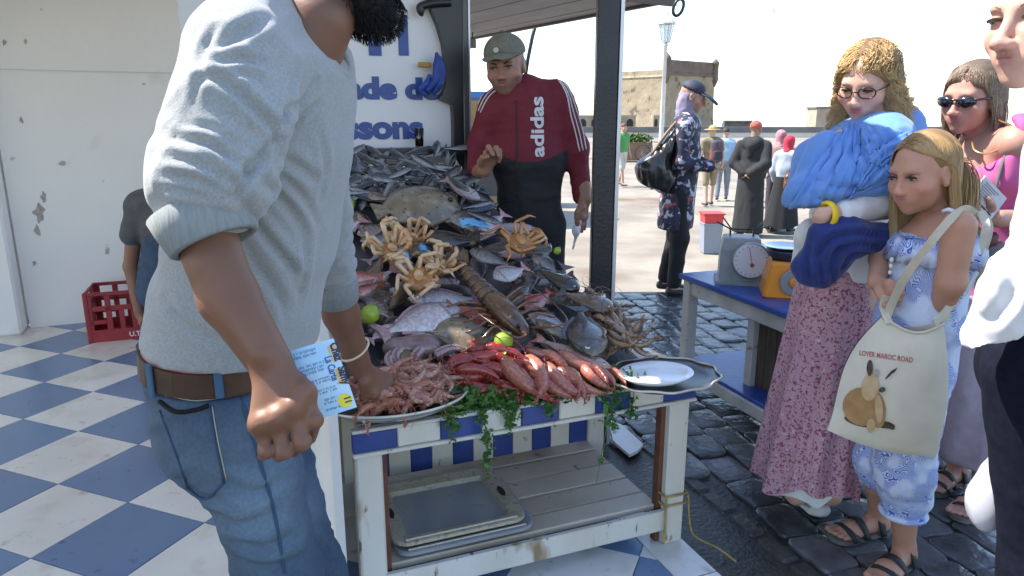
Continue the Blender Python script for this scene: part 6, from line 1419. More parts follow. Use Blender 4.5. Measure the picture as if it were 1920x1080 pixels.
tr = SDF(); tr.ecap(A(1712, 640), A(1750, 470), (.085, .10), (.075, .115), X1, .05); tr.ecap(A(1750, 450), A(1762, 425), (.07, .12), (.055, .09), X1, .04); tr.cap(A(1764, 430), nk, .05, .045, .04)
tr.cap(A(1720, 670, -.06), k1, .065, .048, .04); tr.cap(A(1700, 670, .07), k2, .065, .048, .04)
lg_.cap(k1, k1 * .55 + a1 * .45, .045, .044, .02); lg_.cap(k1 * .55 + a1 * .45, a1, .044, .030, .02); lg_.cap(k2, k2 * .55 + a2 * .45, .045, .042, .02); lg_.cap(k2 * .55 + a2 * .45, a2, .042, .028, .02)
def foot(S, an, d, L=.2, w=.036):
    d = unit(d); sd = V(-d[1], d[0], 0); z0 = V(an[0], an[1], 0); S.cap(an, z0 - d * .015 + UP * .045, .032, .032, .02); S.cap(z0 - d * .02 + UP * .04, z0 + d * L * .5 + UP * .035, .030, w * .8, .02); S.ecap(z0 + d * L * .4 + UP * .034, z0 + d * L * .62 + UP * .028, (w * 1.15, .022), (w * 1.2, .018), sd, .02)
    for k in range(5): q = z0 + d * L * .62 + sd * w * (k - 2) * .48 + UP * .026; S.cap(q, q + d * L * (.20, .22, .20, .17, .13)[k], .0095 if k else .0125, .008 if k else .011, .006)
    return z0, d, sd, w, L
def sandal(fd, par, mat=None, sole=None):
    z0, d, sd, w, L = fd; mat = mat or M('sandal_strap', (.012, .012, .014), .6, (.022, .022, .025), 60, bump=.3, bscale=200); sole = sole or M('sandal_sole', (.10, .09, .075), .8, (.16, .15, .13), 30)
    out = [z0 + d * x + sd * y for x, y in ((-.05, 0), (-.035, .03), (.03, .032), (L * .6, .047), (L * .82, .036), (L * .90, .0), (L * .80, -.036), (L * .55, -.042), (.03, -.030), (-.035, -.03))]; out = [V(*p[:2], .0) for p in spline([*out, out[0]], 4)[:-1]]
    MB().prism(out, UP * .003, UP * .019).obj('sandal_sole', sole, par)
    for x, h, ww, hw in ((L * .56, .030, .048, .016), (L * .34, .052, .042, .013), (.0, .075, .038, .012)):
        m = MB(); R = []
        for a in np.linspace(-.15, math.pi + .15, 12): p = z0 + d * (x + .015 * math.sin(a)) + sd * ww * math.cos(a) + UP * (.012 + (h + .008) * max(0, math.sin(a))); R.append([p - d * hw, p + d * hw, p + d * hw + (UP * math.sin(a) + sd * math.cos(a)) * .004, p - d * hw + (UP * math.sin(a) + sd * math.cos(a)) * .004])
        m.rings(R).obj('sandal_strap', mat, par, True)
f1 = foot(lg_, a1, V(-.75, -.6, 0), .205); f2 = foot(lg_, a2, V(-.95, -.25, 0), .205)
sobj('body', [hd.build(.0045), ar.build(.005), ar2.build(.0042), lg_.build(.0055), tr.build(.012)], skin_fair, pg, skin_col((.47, .25, .17), H, lip=(.46, .17, .16), blush=.45))
H.eyes(pg, (.10, .11, .12), open_=.42, look=(0, 1, -.3)); H.brows(pg, M('girl_brow', (.16, .09, .045), .8), drop=-.035, inner=.03, th=.015)
for f_ in (f1, f2): sandal(f_, pg)
rt, dd, pl_ = scalp(H, 5200, 8, .30, -.16)
part = (np.sign(pl_[:, 0] - .03) * .8)[:, None] * H.R[0]
Q = strands(rt, comb(dd, part - H.R[1] * 1.3 - UP * .35, .04), (.05, .0, -1), balls(H, [(nk + V(.02, 0, -.075), np.eye(3), np.array((.095, .13, .08))), (H.w(0, -.02, -.03), H.R, np.array((.345, .30, .30)) * hs)]), 30, .0118, .0016, 1.2, .40, 8, .16, .8, RNG.uniform(.8, 1.12, len(rt)))
Q = tuck(Q, H, lambda x, z: np.where(x < .05, -.10, .12) + np.clip(z - .05, 0, .5) * .95); hg = M('girl_blond_hair', attr=True, rough=.38)
hc = SDF(); hc.ell(H.w(0, -.10, .16), V(.355, .42, .375) * hs, .02, R=H.R); hc.ell(H.w(0, -.22, -.22), V(.28, .20, .42) * hs, .05, R=H.R); hc.ell(H.w(0, .40, -.06), V(.38, .36, .40) * hs, .03, 'sub', R=H.R)
hair = sobj('hair', [hc.build(.007)], M('girl_undercoat', (.22, .125, .05), .6), pg); Q, own = clump(Q, 200, .5); hair_mesh('hair_strand', Q, .0008, hg, hair, ((.22, .125, .05), (.58, .385, .18), (.64, .46, .24)), own=own)
# leaf print: pale ground with blue fronds
def leaf_print():
    m = M('leaf_print', (.60, .66, .80), .85, bump=.2, bscale=120); N, L = m.node_tree.nodes, m.node_tree.links; b = N['Principled BSDF']
    tc = N.new('ShaderNodeTexCoord'); nz = N.new('ShaderNodeTexNoise'); nz.inputs['Scale'].default_value = 9; nz.inputs['Detail'].default_value = 2; L.new(tc.outputs['Object'], nz.inputs[0])
    vm = N.new('ShaderNodeVectorMath'); vm.operation = 'SCALE'; vm.inputs[3].default_value = .55; L.new(nz.outputs['Color'], vm.inputs[0]); ad = N.new('ShaderNodeVectorMath'); L.new(tc.outputs['Object'], ad.inputs[0]); L.new(vm.outputs[0], ad.inputs[1])
    wv = N.new('ShaderNodeTexWave'); wv.inputs['Scale'].default_value = 38; wv.inputs['Distortion'].default_value = 3.5; wv.inputs['Detail'].default_value = 1; L.new(ad.outputs[0], wv.inputs[0])
    n2 = N.new('ShaderNodeTexNoise'); n2.inputs['Scale'].default_value = 14; n2.inputs['Detail'].default_value = 1; L.new(tc.outputs['Object'], n2.inputs[0])
    r1 = N.new('ShaderNodeMapRange'); r1.inputs[1].default_value = .45; r1.inputs[2].default_value = .62; L.new(wv.outputs[1], r1.inputs[0]); r2 = N.new('ShaderNodeMapRange'); r2.inputs[1].default_value = .44; r2.inputs[2].default_value = .54; L.new(n2.outputs[0], r2.inputs[0])
    mu = N.new('ShaderNodeMath'); mu.operation = 'MULTIPLY'; L.new(r1.outputs[0], mu.inputs[0]); L.new(r2.outputs[0], mu.inputs[1])
    mx = N.new('ShaderNodeMix'); mx.data_type = 'RGBA'; L.new(mu.outputs[0], mx.inputs[0]); mx.inputs[6].default_value = (.56, .63, .80, 1); mx.inputs[7].default_value = (.06, .13, .50, 1); L.new(mx.outputs[2], b.inputs['Base Color']); return m
lp = leaf_print(); fl2 = lambda s_, a=.006: (lambda P, h: a * (ridge(P * V(16, 16, 10), s_) - .5))
S = SDF(); S.ecap(A(1752, 478), A(1722, 590), (.100, .125), (.095, .115), X1, .04, fold=fl2(2)); S.ecap(A(1722, 590), A(1708, 690), (.100, .115), (.115, .125), X1, .05, fold=fl2(3)); S.ecap(A(1760, 436), A(1752, 478), (.078, .118), (.10, .127), X1, .03)
sobj('top', [S.build(.006, foldn(.010, 16, (1, 1, .5), 3), cut=[(A(1752, 432), V(-.10, 0, 1))])], lp, pg)
# ruffle round the neckline and thin shoulder ties
m = MB(); R = []
for a in np.linspace(0, 2 * math.pi, 90, endpoint=False):
    rr_ = 1 + .035 * math.sin(19 * a) + .02 * math.sin(31 * a); c = A(1756, 446); R.append([c + V(.098 * math.cos(a) * 1.0, .126 * math.sin(a), .020 + .012 * math.cos(a)), c + V(.112 * math.cos(a) * rr_, .14 * math.sin(a) * rr_, -.02), c + V(.122 * math.cos(a) * rr_, .148 * math.sin(a) * rr_, -.065 + .006 * math.sin(17 * a)), c + V(.112 * math.cos(a) * rr_, .14 * math.sin(a) * rr_, -.06)])
m.rings(R, close=True).obj('ruffle', lp, pg, True)
for px in (((1778, 470, -.12), (1784, 420, -.10), (1775, 402, -.06)), ((1700, 452, .10), (1718, 412, .11), (1738, 402, .09))): MB().tube(spline([A(*p) for p in px], 5), .006, 6, flat=.5).obj('shoulder_tie', lp, pg, True)
MB().tube([A(1768, 396, -.075), A(1778, 393, -.09), A(1790, 397, -.10)], .006, 6).obj('bow', M('white_bow', (.75, .74, .76), .7), pg, True)
S = SDF(); S.ecap(A(1718, 690, -.05), k1, (.092, .09), (.078, .078), X1, .03, fold=fl2(6)); S.cap(k1, k1 * .55 + a1 * .45 + UP * .03, .080, .075, .03, fold=lambda P, h: .012 * (ridge(P * V(10, 10, 30), 4) - .5)); S.ecap(A(1705, 690, .07), k2, (.09, .09), (.072, .07), X1, .03, fold=fl2(7)); S.cap(k2, k2 * .8 + a2 * .2, .072, .068, .03, fold=lambda P, h: .010 * (ridge(P * V(10, 10, 30), 5) - .5))
c1 = k1 * .55 + a1 * .45
sobj('trousers', [S.build(.0065, foldn(.016, 14, (1, 1, 1.8), 9))], lp, pg)
MB().tube(ring_on(c1 - UP * .025, UP, .062, .060, X1), .010, 8, close=True).obj('gathered_hem', lp, pg, True)
m = MB(); 
for z in (0, .018, .036): m.lathe(A(1672, 487, -.06) - UP * z, [(.004, -.006), (.006, 0), (.004, .006)], 8)
o = m.obj('beads', M('pale_beads', (.7, .66, .5), .3), pg, True); o['kind'] = 'stuff'
# ---- tote bag
Yb = 1.80; bag = thing('tote_bag', 'cream cotton tote bag printed with a brown animal hanging from the hand of the girl', 'bag', at(1660, 720, Yb)); B_ = lambda u, v, d=0.: at(u, v, Yb + d)
cot = M('cream_cotton', (.62, .57, .46), .9, (.56, .51, .41), 14, bump=.3, bscale=380, bdist=.001)
TLc, TRc, BRc, BLc = B_(1655, 592, .10), B_(1768, 604, .02), B_(1754, 856, .0), B_(1551, 806, .08); NU, NV = 30, 36
def bagp(a, b, side=-1):
    p = TLc * (1 - a) * (1 - b) + TRc * a * (1 - b) + BRc * a * b + BLc * (1 - a) * b
    p = p + unit(TLc - TRc) * (.042 * math.sin(math.pi * min(1, b * 1.0)) * (1 - a) ** 1.2 * (1.25 - b) - .02 * math.sin(math.pi * b) * a)
    sag = -.030 * math.sin(math.pi * a) * (1 - b) ** 3 + .020 * math.sin(math.pi * a) * b ** 4 * -1
    bul = .055 * (math.sin(math.pi * a) ** .7) * (math.sin(math.pi * min(1, b * .93 + .07)) ** .6) + .003
    wr_ = .016 * (ridge(np.array([a * 2.5 + b * 2.2, b * 2. - a * 3.2, 3. + side]), 4) - .5) * math.sin(math.pi * a) ** .5 * (1 - abs(2 * b - 1)) ** .3
    return p + UP * sag + V(-.18, side, .0) * (bul + wr_)
for side, nm in ((-1, 'bag_front'), (1, 'bag_back')):
    m = MB(); g = [[bagp(i / (NU - 1), j / (NV - 1), side) for i in range(NU)] for j in range(NV)]
    m.add([p for r in g for p in r], [(j * NU + i, j * NU + i + 1, (j + 1) * NU + i + 1, (j + 1) * NU + i) for j in range(NV - 1) for i in range(NU - 1)]); m.obj(nm, cot, bag, True)
MB().tube([bagp(i / 20, .0, -1) + V(0, -.002, 0) for i in range(21)], .006, 6, flat=.5).obj('hem', cot, bag, True)
strap_m = M('bag_strap', (.58, .53, .42), .9, (.52, .47, .37), 30, bump=.3, bscale=300)
def strap(pts, w=.011):
    q = spline(pts, 8); T = np.gradient(q, axis=0); R = []
    for i in range(len(q)):
        t = unit(T[i]); sd = unit(np.cross(t, V(.2, 1, .1))); nn = np.cross(sd, t); R.append([q[i] + sd * w - nn * .0015, q[i] + sd * w + nn * .0015, q[i] - sd * w + nn * .0015, q[i] - sd * w - nn * .0015])
    MB().rings(R).obj('strap', strap_m, bag)
strap([B_(1662, 600, .09), B_(1672, 570, .08), B_(1700, 515, .03), B_(1745, 455, .0), B_(1785, 408, .01), B_(1812, 392, .06), B_(1832, 405, .12)]); strap([B_(1668, 606, .07), B_(1655, 575, .10), B_(1662, 555, .09)], .009)
strap([B_(1752, 606, -.0), B_(1784, 570, .04), B_(1824, 500, .06), B_(1848, 430, .07), B_(1838, 396, .11)]); strap([B_(1764, 608, .03), B_(1798, 565, .07), B_(1836, 490, .09), B_(1856, 430, .10), B_(1842, 396, .14)], .008)
# print: lettering and animal, lying on the cloth
bn_ = unit(np.cross(TRc - TLc, BLc - TLc)); bn_ = bn_ if bn_[1] < 0 else -bn_
fb = [o for o in bag.children if o.name.startswith('bag_front')][0]; bhit = hits(fb)
def on_bag(poly, name, mat, lift=.0015):
    P = [bhit(u, v, lift) for u, v in poly]; c = bhit(sum(p[0] for p in poly) / len(poly), sum(p[1] for p in poly) / len(poly), lift)
    if c is None or any(p is None for p in P): return
    rings_ = [P, [c + (p - c) * .5 for p in P]]; mid = [bhit((u + sum(p[0] for p in poly) / len(poly)) / 2, (v + sum(p[1] for p in poly) / len(poly)) / 2, lift) for u, v in poly]; n = len(P)
    m = MB(); m.add(P + mid + [c], [(i, (i + 1) % n, n + (i + 1) % n, n + i) for i in range(n)] + [(n + i, n + (i + 1) % n, 2 * n) for i in range(n)]); m.obj(name, mat, bag, True)
def blob(cx, cy, rx, ry, ang=0., n=18, k=0.): ca_, sa_ = math.cos(ang), math.sin(ang); return [(cx + rx * math.cos(a) * ca_ - ry * math.sin(a) * sa_ * (1 + k * math.cos(a)), cy + rx * math.cos(a) * sa_ + ry * math.sin(a) * ca_ * (1 + k * math.cos(a))) for a in np.linspace(0, 6.283, n, endpoint=False)]
ptan = M('print_tan', (.40, .24, .10), .9, (.30, .16, .06), 30, lo=.3, hi=.7); pdk = M('print_dark', (.05, .035, .025), .9, (.10, .07, .04), 60); plt_ = M('print_light', (.52, .38, .22), .9, (.45, .3, .15), 30); pred = M('print_red', (.45, .10, .09), .9)
for k, (poly, mt) in enumerate(((blob(1612, 790, 30, 9, .25), pdk), (blob(1655, 795, 24, 7, .2), pdk), (blob(1618, 762, 38, 36, .2), ptan), (blob(1644, 768, 17, 34, -.1), ptan), (blob(1632, 725, 16, 26, .15), plt_), (blob(1633, 797, 8, 13, .1), plt_), (blob(1648, 765, 7, 26, -.05), plt_), (blob(1632, 690, 5.5, 15, .05), pdk), (blob(1644, 698, 6, 6), M('print_grey', (.33, .30, .30), .9)), (blob(1655, 730, 7, 5, -.3), pdk), (blob(1671, 700, 2.2, 15, .75), pdk), (blob(1668, 797, 10, 4, .5), pdk))):
    on_bag(poly, 'printed_animal', mt, .0012 + .0007 * k)
x0, x1 = bhit(1612, 666, .003), bhit(1711, 680, .003)
to = text('LOVER MAROC ROAD', 0, 0, .020, pred, bag, x0, x1 - x0, np.cross(unit(x1 - x0), bn_) * (1 if np.cross(unit(x1 - x0), bn_)[2] > 0 else -1), .0003, np.linalg.norm(x1 - x0), 'lettering', .0001)
bt = BVHTree.FromPolygons([Vector(v.co) for v in fb.data.vertices], [tuple(p.vertices) for p in fb.data.polygons]); bl0 = np.array(bag.location)
for vv in to.data.vertices:
    P = np.array(vv.co) + bl0; d = unit(P - V(0, 0, CAMZ)); h_, n_, _, _ = bt.ray_cast(Vector(V(0, 0, CAMZ) - bl0), Vector(d))
    if h_ is not None: vv.co = h_ - Vector(d) * .002

# ---------------------------------------------------------------- older woman with sunglasses
Yo = 2.50
po = person('woman with short brown hair, dark sunglasses and a pink sleeveless top', at(1840, 600, Yo)); A = lambda u, v, d=0.: at(u, v, Yo + d)
H = Head(A(1822, 182), (-.86, -.46, -.16), .225, tilt=.04); hs = H.s; nk = A(1862, 268, .02)
hd = H.sdf(neck=nk, neckr=.25, jaw=1.02, fat=1.0, nose=1.05)
tr = SDF(); tr.ecap(A(1850, 560), A(1870, 330), (.12, .12), (.13, .15), X1, .05); tr.cap(A(1815, 275, .15), A(1905, 270, -.15), .06, .06, .06); tr.cap(A(1868, 310), nk, .10, .062, .06)
tr.cap(A(1925, 300, -.10), A(1945, 410, -.10), .045, .038, .03); tr.cap(A(1945, 410, -.10), A(1868, 410, -.24), .036, .028, .02); tr.cap(A(1805, 280, .17), A(1785, 400, .16), .048, .04, .03)
ha = SDF(); wr = A(1868, 410, -.24); hand_sdf(wr, [A(1853, 394, -.27), A(1850, 402, -.26), A(1850, 410, -.25), A(1853, 417, -.24)], [A(1841, 388, -.27), A(1838, 397, -.26), A(1839, 406, -.25), A(1843, 414, -.24)], [A(1838, 378, -.25), A(1834, 388, -.24), A(1835, 398, -.23), A(1840, 407, -.22)], [A(1864, 396, -.27), A(1858, 382, -.29), A(1852, 372, -.29)], r=.0088, palm=.0135, S=ha)
lg_ = SDF(); a1, a2 = on(1790, 905) + UP * .08, on(1836, 945) + UP * .08; k1, k2 = A(1800, 690, -.03), A(1848, 700, -.05)
lg_.cap(k1, a1, .05, .034, .02); lg_.cap(k2, a2, .05, .034, .02); f1 = foot(lg_, a1, V(-.85, -.5, 0), .225, .038); f2 = foot(lg_, a2, V(-.8, -.6, 0), .225, .038)
sobj('body', [hd.build(.005), tr.build(.010), ha.build(.005), lg_.build(.0065)], skin_fair, po, skin_col((.46, .245, .185), H, lip=(.46, .14, .15), blush=.35))
for f_ in (f1, f2): sandal(f_, po)
H.brows(po, M('brown_brow', (.12, .08, .055), .8), th=.012)
lens = M('dark_lens', (.006, .006, .012), .08, coat=.5)
for x in (-1, 1):
    m = MB(); R = []
    for f_, y in ((1.08, .425), (1., .455), (.6, .468), (.02, .472)): R.append([H.w(.155 * x + .125 * f_ * math.cos(a), y - .05 * (math.cos(a) * x * .5 + .5) * f_, -.01 + .082 * f_ * math.sin(a)) for a in np.linspace(0, 6.283, 20, endpoint=False)])
    m.rings(R).obj('sunglass_lens', lens, po, True); MB().tube([H.w(.27 * x, .40, .02), H.w(.345 * x, .25, .02), H.w(.36 * x, -.02, .0)], .0035, 6).obj('sunglass_temple', lens, po, True)
MB().tube([H.w(-.05, .455, .02), H.w(0, .465, .03), H.w(.05, .455, .02)], .0035, 6).obj('sunglass_bridge', lens, po, True)
rt, dd, pl_ = scalp(H, 4200, 5, .33, -.22); part = (np.sign(pl_[:, 0] + .05) * .8)[:, None] * H.R[0]
Q = strands(rt, comb(dd, part - H.R[1] * .25 - UP * .4, .16), (.0, .0, -1), balls(H), 18, .0088, .0022, 1.2, .40, 8, .25, .8, RNG.uniform(.75, 1.05, len(rt)) * np.where(pl_[:, 1] > .1, .8, 1.05))
hc = SDF(); hc.ell(H.w(0, -.10, .17), V(.37, .43, .375) * hs, .02, R=H.R); hc.ell(H.w(0, -.22, -.12), V(.37, .28, .27) * hs, .05, R=H.R); hc.ell(H.w(0, .42, -.08), V(.37, .36, .42) * hs, .03, 'sub', R=H.R)
Q = tuck(Q, H, lambda x, z: .08 + np.clip(z - .02, 0, .5) * .8, .05); hair = sobj('hair', [hc.build(.007, lambda P: .006 * (fbm(P * 50, 4) - .3))], M('brown_undercoat', (.11, .075, .05), .6), po); Q, own = clump(Q, 150, .6); hair_mesh('hair_strand', Q, .0009, M('brown_hair', attr=True, rough=.4), hair, ((.08, .05, .03), (.33, .23, .155), (.36, .27, .18)), own=own)
S = SDF(); S.ecap(A(1862, 345), A(1855, 480), (.14, .155), (.135, .14), X1, .05); S.ecap(A(1872, 315), A(1862, 345), (.125, .155), (.14, .157), X1, .04); S.ecap(A(1855, 480), A(1845, 545), (.135, .14), (.14, .145), X1, .04); S.cap(A(1882, 335, -.14), A(1910, 252, -.13), .058, .068, .05); S.cap(A(1822, 310, .13), A(1826, 254, .13), .062, .058, .05); S.ell(A(1848, 262, -.06), (.085, .12, .085), .03, 'sub')
sobj('top', [S.build(.0065, foldn(.012, 12, (1, 1, .7), 3))], M('pink_jersey', (.50, .10, .27), .8, (.46, .085, .24), 20, bump=.2, bscale=300, bdist=.001), po)
q = [nk + V(.07 * math.cos(a) - .01, .085 * math.sin(a) , -.03 - .075 * (.5 - .5 * math.cos(a + .35 - math.pi))) for a in np.linspace(0, 6.283, 40, endpoint=False)]
q = spline([A(1872, 225, -.09), A(1898, 240, -.11), A(1878, 275, -.135), A(1850, 288, -.15), A(1828, 282, -.12), A(1822, 262, -.05)], 8); MB().tube(q, .0032, 6).obj('necklace', M('gold_chain', (.75, .5, .2), .3, metal=.8), po, True)
S = SDF(); S.ell(A(1790, 272, .17), (.05, .08, .06), .03); sobj('scarf', [S.build(.006, foldn(.02, 20, None, 2))], M('white_scarf', (.78, .74, .72), .8), po)
lil = M('lilac_trousers', (.40, .34, .40), .85, (.35, .295, .35), 20, bump=.25, bscale=200); S = SDF(); fl3 = lambda s_: (lambda P, h: .006 * (ridge(P * V(12, 12, 8), s_) - .5))
S.ecap(A(1845, 545), A(1838, 590), (.14, .145), (.14, .145), X1, .04); S.ecap(A(1815, 600, -.05), A(1798, 838, -.03), (.095, .10), (.078, .08), X1, .03, fold=fl3(3)); S.ecap(A(1862, 600, -.05), at(1846, 872, 2.40), (.095, .10), (.074, .078), X1, .03, fold=fl3(4))
h1_, h2_ = A(1798, 826, -.03), at(1846, 868, 2.40)
sobj('trousers', [S.build(.007, foldn(.008, 10, None, 5), cut=[(h1_, V(.0, -.03, -1)) if False else (h2_, V(.25, 0, -1))])], lil, po)
bx_ = thing('paper_packet', 'white printed paper packet in the hand of the woman in pink', 'packet', A(1852, 368, -.28)); a0, a1_, a3 = A(1848, 330, -.285), A(1888, 372, -.30), A(1818, 372, -.27); e1, e2 = a1_ - a0, a3 - a0; nn = unit(np.cross(e1, e2)); nn = nn if nn[1] < 0 else -nn
MB().prism([a0, a0 + e1, a0 + e1 + e2, a0 + e2], nn * -.012, nn * .0).obj('packet_body', M('packet_white', (.70, .70, .72), .5, (.62, .62, .65), 20), bx_)
pi_ = M('packet_ink', (.30, .31, .34), .6)
for k in range(6): b0 = .12 + .09 * k; m = MB(); m.add([a0 + e1 * x + e2 * y + nn * .0012 for x, y in ((.12, b0), (.72 - .1 * (k % 3), b0), (.72 - .1 * (k % 3), b0 + .045), (.12, b0 + .045))], [(0, 1, 2, 3)]); m.obj('print_line', pi_, bx_)
m = MB(); m.add([a0 + e1 * x + e2 * y + nn * .0014 for x, y in ((.60, .60), (.88, .60), (.88, .80), (.60, .80))], [(0, 1, 2, 3)]); m.obj('print_block', M('packet_red', (.25, .03, .05), .5), bx_)
m = MB(); m.add([a0 + e1 * x + e2 * y + nn * .0012 for x, y in ((.08, .84), (.9, .84), (.9, .90), (.08, .90))], [(0, 1, 2, 3)]); m.obj('print_block', M('packet_black', (.03, .03, .04), .5), bx_)
sbag = thing('shoulder_bag', 'small grey and maroon shoulder bag between the girl and the woman in pink', 'bag', A(1848, 460, -.2)); MB().box(A(1855, 500, -.20), (.075, .05, .17), (unit(V(1, .2, .1)), unit(V(-.2, 1, 0)), UP), .015).obj('pouch', M('bag_grey', (.09, .08, .085), .7, (.13, .12, .12), 20), sbag, True); MB().box(A(1853, 450, -.21), (.055, .045, .05), (unit(V(1, .2, .1)), unit(V(-.2, 1, 0)), UP), .012).obj('flap', M('bag_maroon', (.10, .02, .03), .6), sbag, True)
MB().tube(spline([A(1850, 435, -.2), A(1870, 340, -.19), A(1895, 262, -.15)], 6), .006, 6).obj('shoulder_strap', MATS['bag_grey'], sbag, True)

# ---------------------------------------------------------------- man in a white shirt at the edge of the group
Yr = 1.36
pr = person('man in a loose white shirt and dark jeans looking down at the stall', at(1990, 700, Yr)); A = lambda u, v, d=0.: at(u, v, Yr + d)
H = Head(A(1972, 28, -.02), (-.93, -.24, -.10), .24); hs = H.s; nk = A(2040, 190)
hd = H.sdf(neck=nk, neckr=.27, jaw=1.1, nose=1.1)
tr = SDF(); tr.ecap(A(2000, 650), A(2080, 330), (.10, .13), (.09, .15), X1, .05); tr.cap(A(2080, 300), nk, .10, .065, .05); tr.cap(A(2045, 290, -.15), A(2012, 450, -.15), .045, .042, .03); tr.cap(A(2012, 450, -.15), A(1954, 540, -.13), .038, .030, .03); tr.cap(A(2010, 260, .17), A(1985, 480, .17), .055, .045, .03); kn, kf = A(1960, 1080, -.08), A(1985, 1080, .12)
for a, b in ((A(1985, 680, -.08), kn), (A(1990, 680, .1), kf)): tr.cap(a, b, .08, .06, .05); tr.cap(b, V(b[0], b[1], .09), .055, .04, .03)
ha = SDF(); wr = A(1954, 540, -.13); hand_sdf(wr, [A(1932, 556, -.14), A(1938, 564, -.13), A(1945, 570, -.12), A(1953, 574, -.11)], [A(1926, 572, -.13), A(1933, 582, -.12), A(1941, 587, -.11), A(1950, 588, -.10)], [A(1932, 584, -.11), A(1938, 592, -.10), A(1945, 595, -.09), A(1952, 595, -.09)], [A(1944, 546, -.16), A(1932, 554, -.17), A(1926, 562, -.17)], r=.0095, palm=.015, S=ha)
sobj('body', [hd.build(.0045), tr.build(.014), ha.build(.006)], skin_fair, pr, skin_col((.60, .35, .27), H, lip=(.48, .2, .19), blush=.4))
H.eyes(pr, (.12, .16, .2), open_=.3, look=(0, 1, -.5)); H.brows(pr, M('light_brow', (.24, .15, .09), .8), th=.016)
hc = SDF(); hc.ell(H.w(0, -.14, .20), V(.355, .40, .35) * hs, .02, R=H.R); sobj('hair', [hc.build(.008)], M('short_brown_hair', (.16, .10, .06), .8), pr)
ws = M('white_shirt', (.60, .60, .62), .8, (.56, .56, .59), 10, bump=.2, bscale=300, bdist=.001); S = SDF()
S.ecap(A(2090, 300), A(2070, 480), (.11, .19), (.12, .175), X1, .05); S.ecap(A(2070, 480), A(2005, 600), (.12, .175), (.125, .16), X1, .05); S.cap(A(2075, 250, -.13), A(2090, 225, .15), .06, .07, .06)
def wd_(P): q = P - A(1930, 480); t = ridge(np.stack([q @ unit(V(.6, 0, -.8)) * 4, q[:, 1] * 5, q @ unit(V(.8, 0, .6)) * 15], 1) + vnoise(P * 6, 3)[:, None], 5, 2); return .026 * (t - .55)
S2 = SDF(); S2.cap(A(2045, 290, -.15), A(2010, 430, -.15), .066, .068, .04); S2.cap(A(2010, 430, -.15), A(1925, 540, -.14), .068, .064, .04); S2.ecap(A(1925, 540, -.14), A(1862, 640, -.13), (.064, .06), (.052, .05), X1, .04)
v, f = crease(*S2.build(.0055, wd_, cut=[(A(1852, 628, -.13), V(.78, -.05, -1))]), [(((1900, 420), (1880, 480), (1850, 560)), .012, .009), (((1915, 470), (1890, 540), (1860, 600)), .012, .009), (((1918, 520), (1900, 560), (1876, 596)), .010, .008), (((1860, 500), (1845, 540), (1832, 580)), .010, .008), (((1912, 380), (1895, 410), (1885, 440)), .009, .008)])
sobj('shirt', [S.build(.0065, wd_, cut=[(A(1868, 626, -.1), V(.2, -.1, -1))]), (v, f)], ws, pr)
dj = M('dark_denim', (.005, .006, .014), .9, (.008, .010, .020), 60, spec=.12, bump=.3, bscale=350, bdist=.001); S = SDF(); S.ecap(A(2030, 500), A(2000, 600), (.105, .14), (.12, .145), X1, .04); S.ecap(A(1990, 615), A(1985, 690), (.128, .147), (.14, .16), X1, .04)
for a, b, r_ in ((A(1960, 700, -.08), kn, .105), (A(1985, 700, .1), kf, .10)): S.cap(a, b, r_, .078, .04, fold=fl3(7)); S.cap(b, V(b[0], b[1], .12), .075, .065, .04)
sobj('jeans', [S.build(.009, foldn(.008, 9, None, 4))], dj, pr)
for b in (kn, kf): q = SDF(); p = V(b[0], b[1], .045); q.ecap(p + V(.05, 0, 0), p + V(-.16, -.03, -.01), (.045, .045), (.04, .03), Y1, .02); sobj('shoe', [q.build(.011, cut=[(V(0, 0, .003), V(0, 0, -1))])], shoe_m, pr)
pb = thing('plastic_bag', 'thin white plastic bag hanging beside the dark jeans', 'bag', A(1850, 940, -.05)); S = SDF(); S.ell(A(1848, 950, .02), (.036, .04, .052), .03); S.ell(A(1858, 905, .02), (.024, .03, .04), .04); S.cap(A(1864, 880, .02), A(1900, 760, .03), .016, .008, .03)
sobj('bag_skin', [S.build(.005, foldn(.014, 18, (1, 1, .4), 6))], M('thin_plastic', (.44, .44, .49), .35, (.38, .38, .43), 9), pb)
# ================================================================ THINGS AROUND THE STALL AND THE SQUARE
# ---- blue topped side table with two scales
BZ = .62
c1, c2 = on(1272, 512, BZ), on(1478, 588, BZ); c2[2] = BZ; bx = unit(c2 - c1); by = V(-bx[1], bx[0], 0); BL = 1.02; BD = .56
bt_ = thing('side_table', 'low table with worn blue top and lower shelf carrying the two scales', 'table', c1 * V(1, 1, 0)); bax = (bx, by, UP)
btop = M('blue_table_top', (.018, .055, .26), .28, (.03, .09, .34), 6, spots=[(12, .66, .74, (.12, .18, .34))], bump=.15, bscale=40); gpaint = M('grey_white_paint', (.56, .55, .53), .6, (.42, .40, .37), 7, spots=[(20, .66, .74, (.25, .2, .16))])
BP = lambda a, b, z: c1 * V(1, 1, 0) + bx * a + by * b + UP * z
MB().box(BP(BL / 2, BD / 2, BZ - .014), (BL, BD, .028), bax, .006).obj('table_top', btop, bt_)
for a in (.05, BL - .05):
    for b in (.05, BD - .05): MB().box(BP(a, b, (BZ - .028) / 2), (.06, .06, BZ - .028), bax, .005).obj('leg', gpaint, bt_)
for b in (.045, BD - .045): MB().box(BP(BL / 2, b, BZ - .07), (BL - .16, .03, .07), bax, .004).obj('apron', gpaint, bt_)
MB().box(BP(BL / 2, BD / 2 + .02, .135), (BL - .03, BD - .02, .025), bax, .004).obj('lower_shelf', btop, bt_); MB().box(BP(BL / 2, .03, .10), (BL - .12, .03, .06), bax, .004).obj('lower_rail', gpaint, bt_)
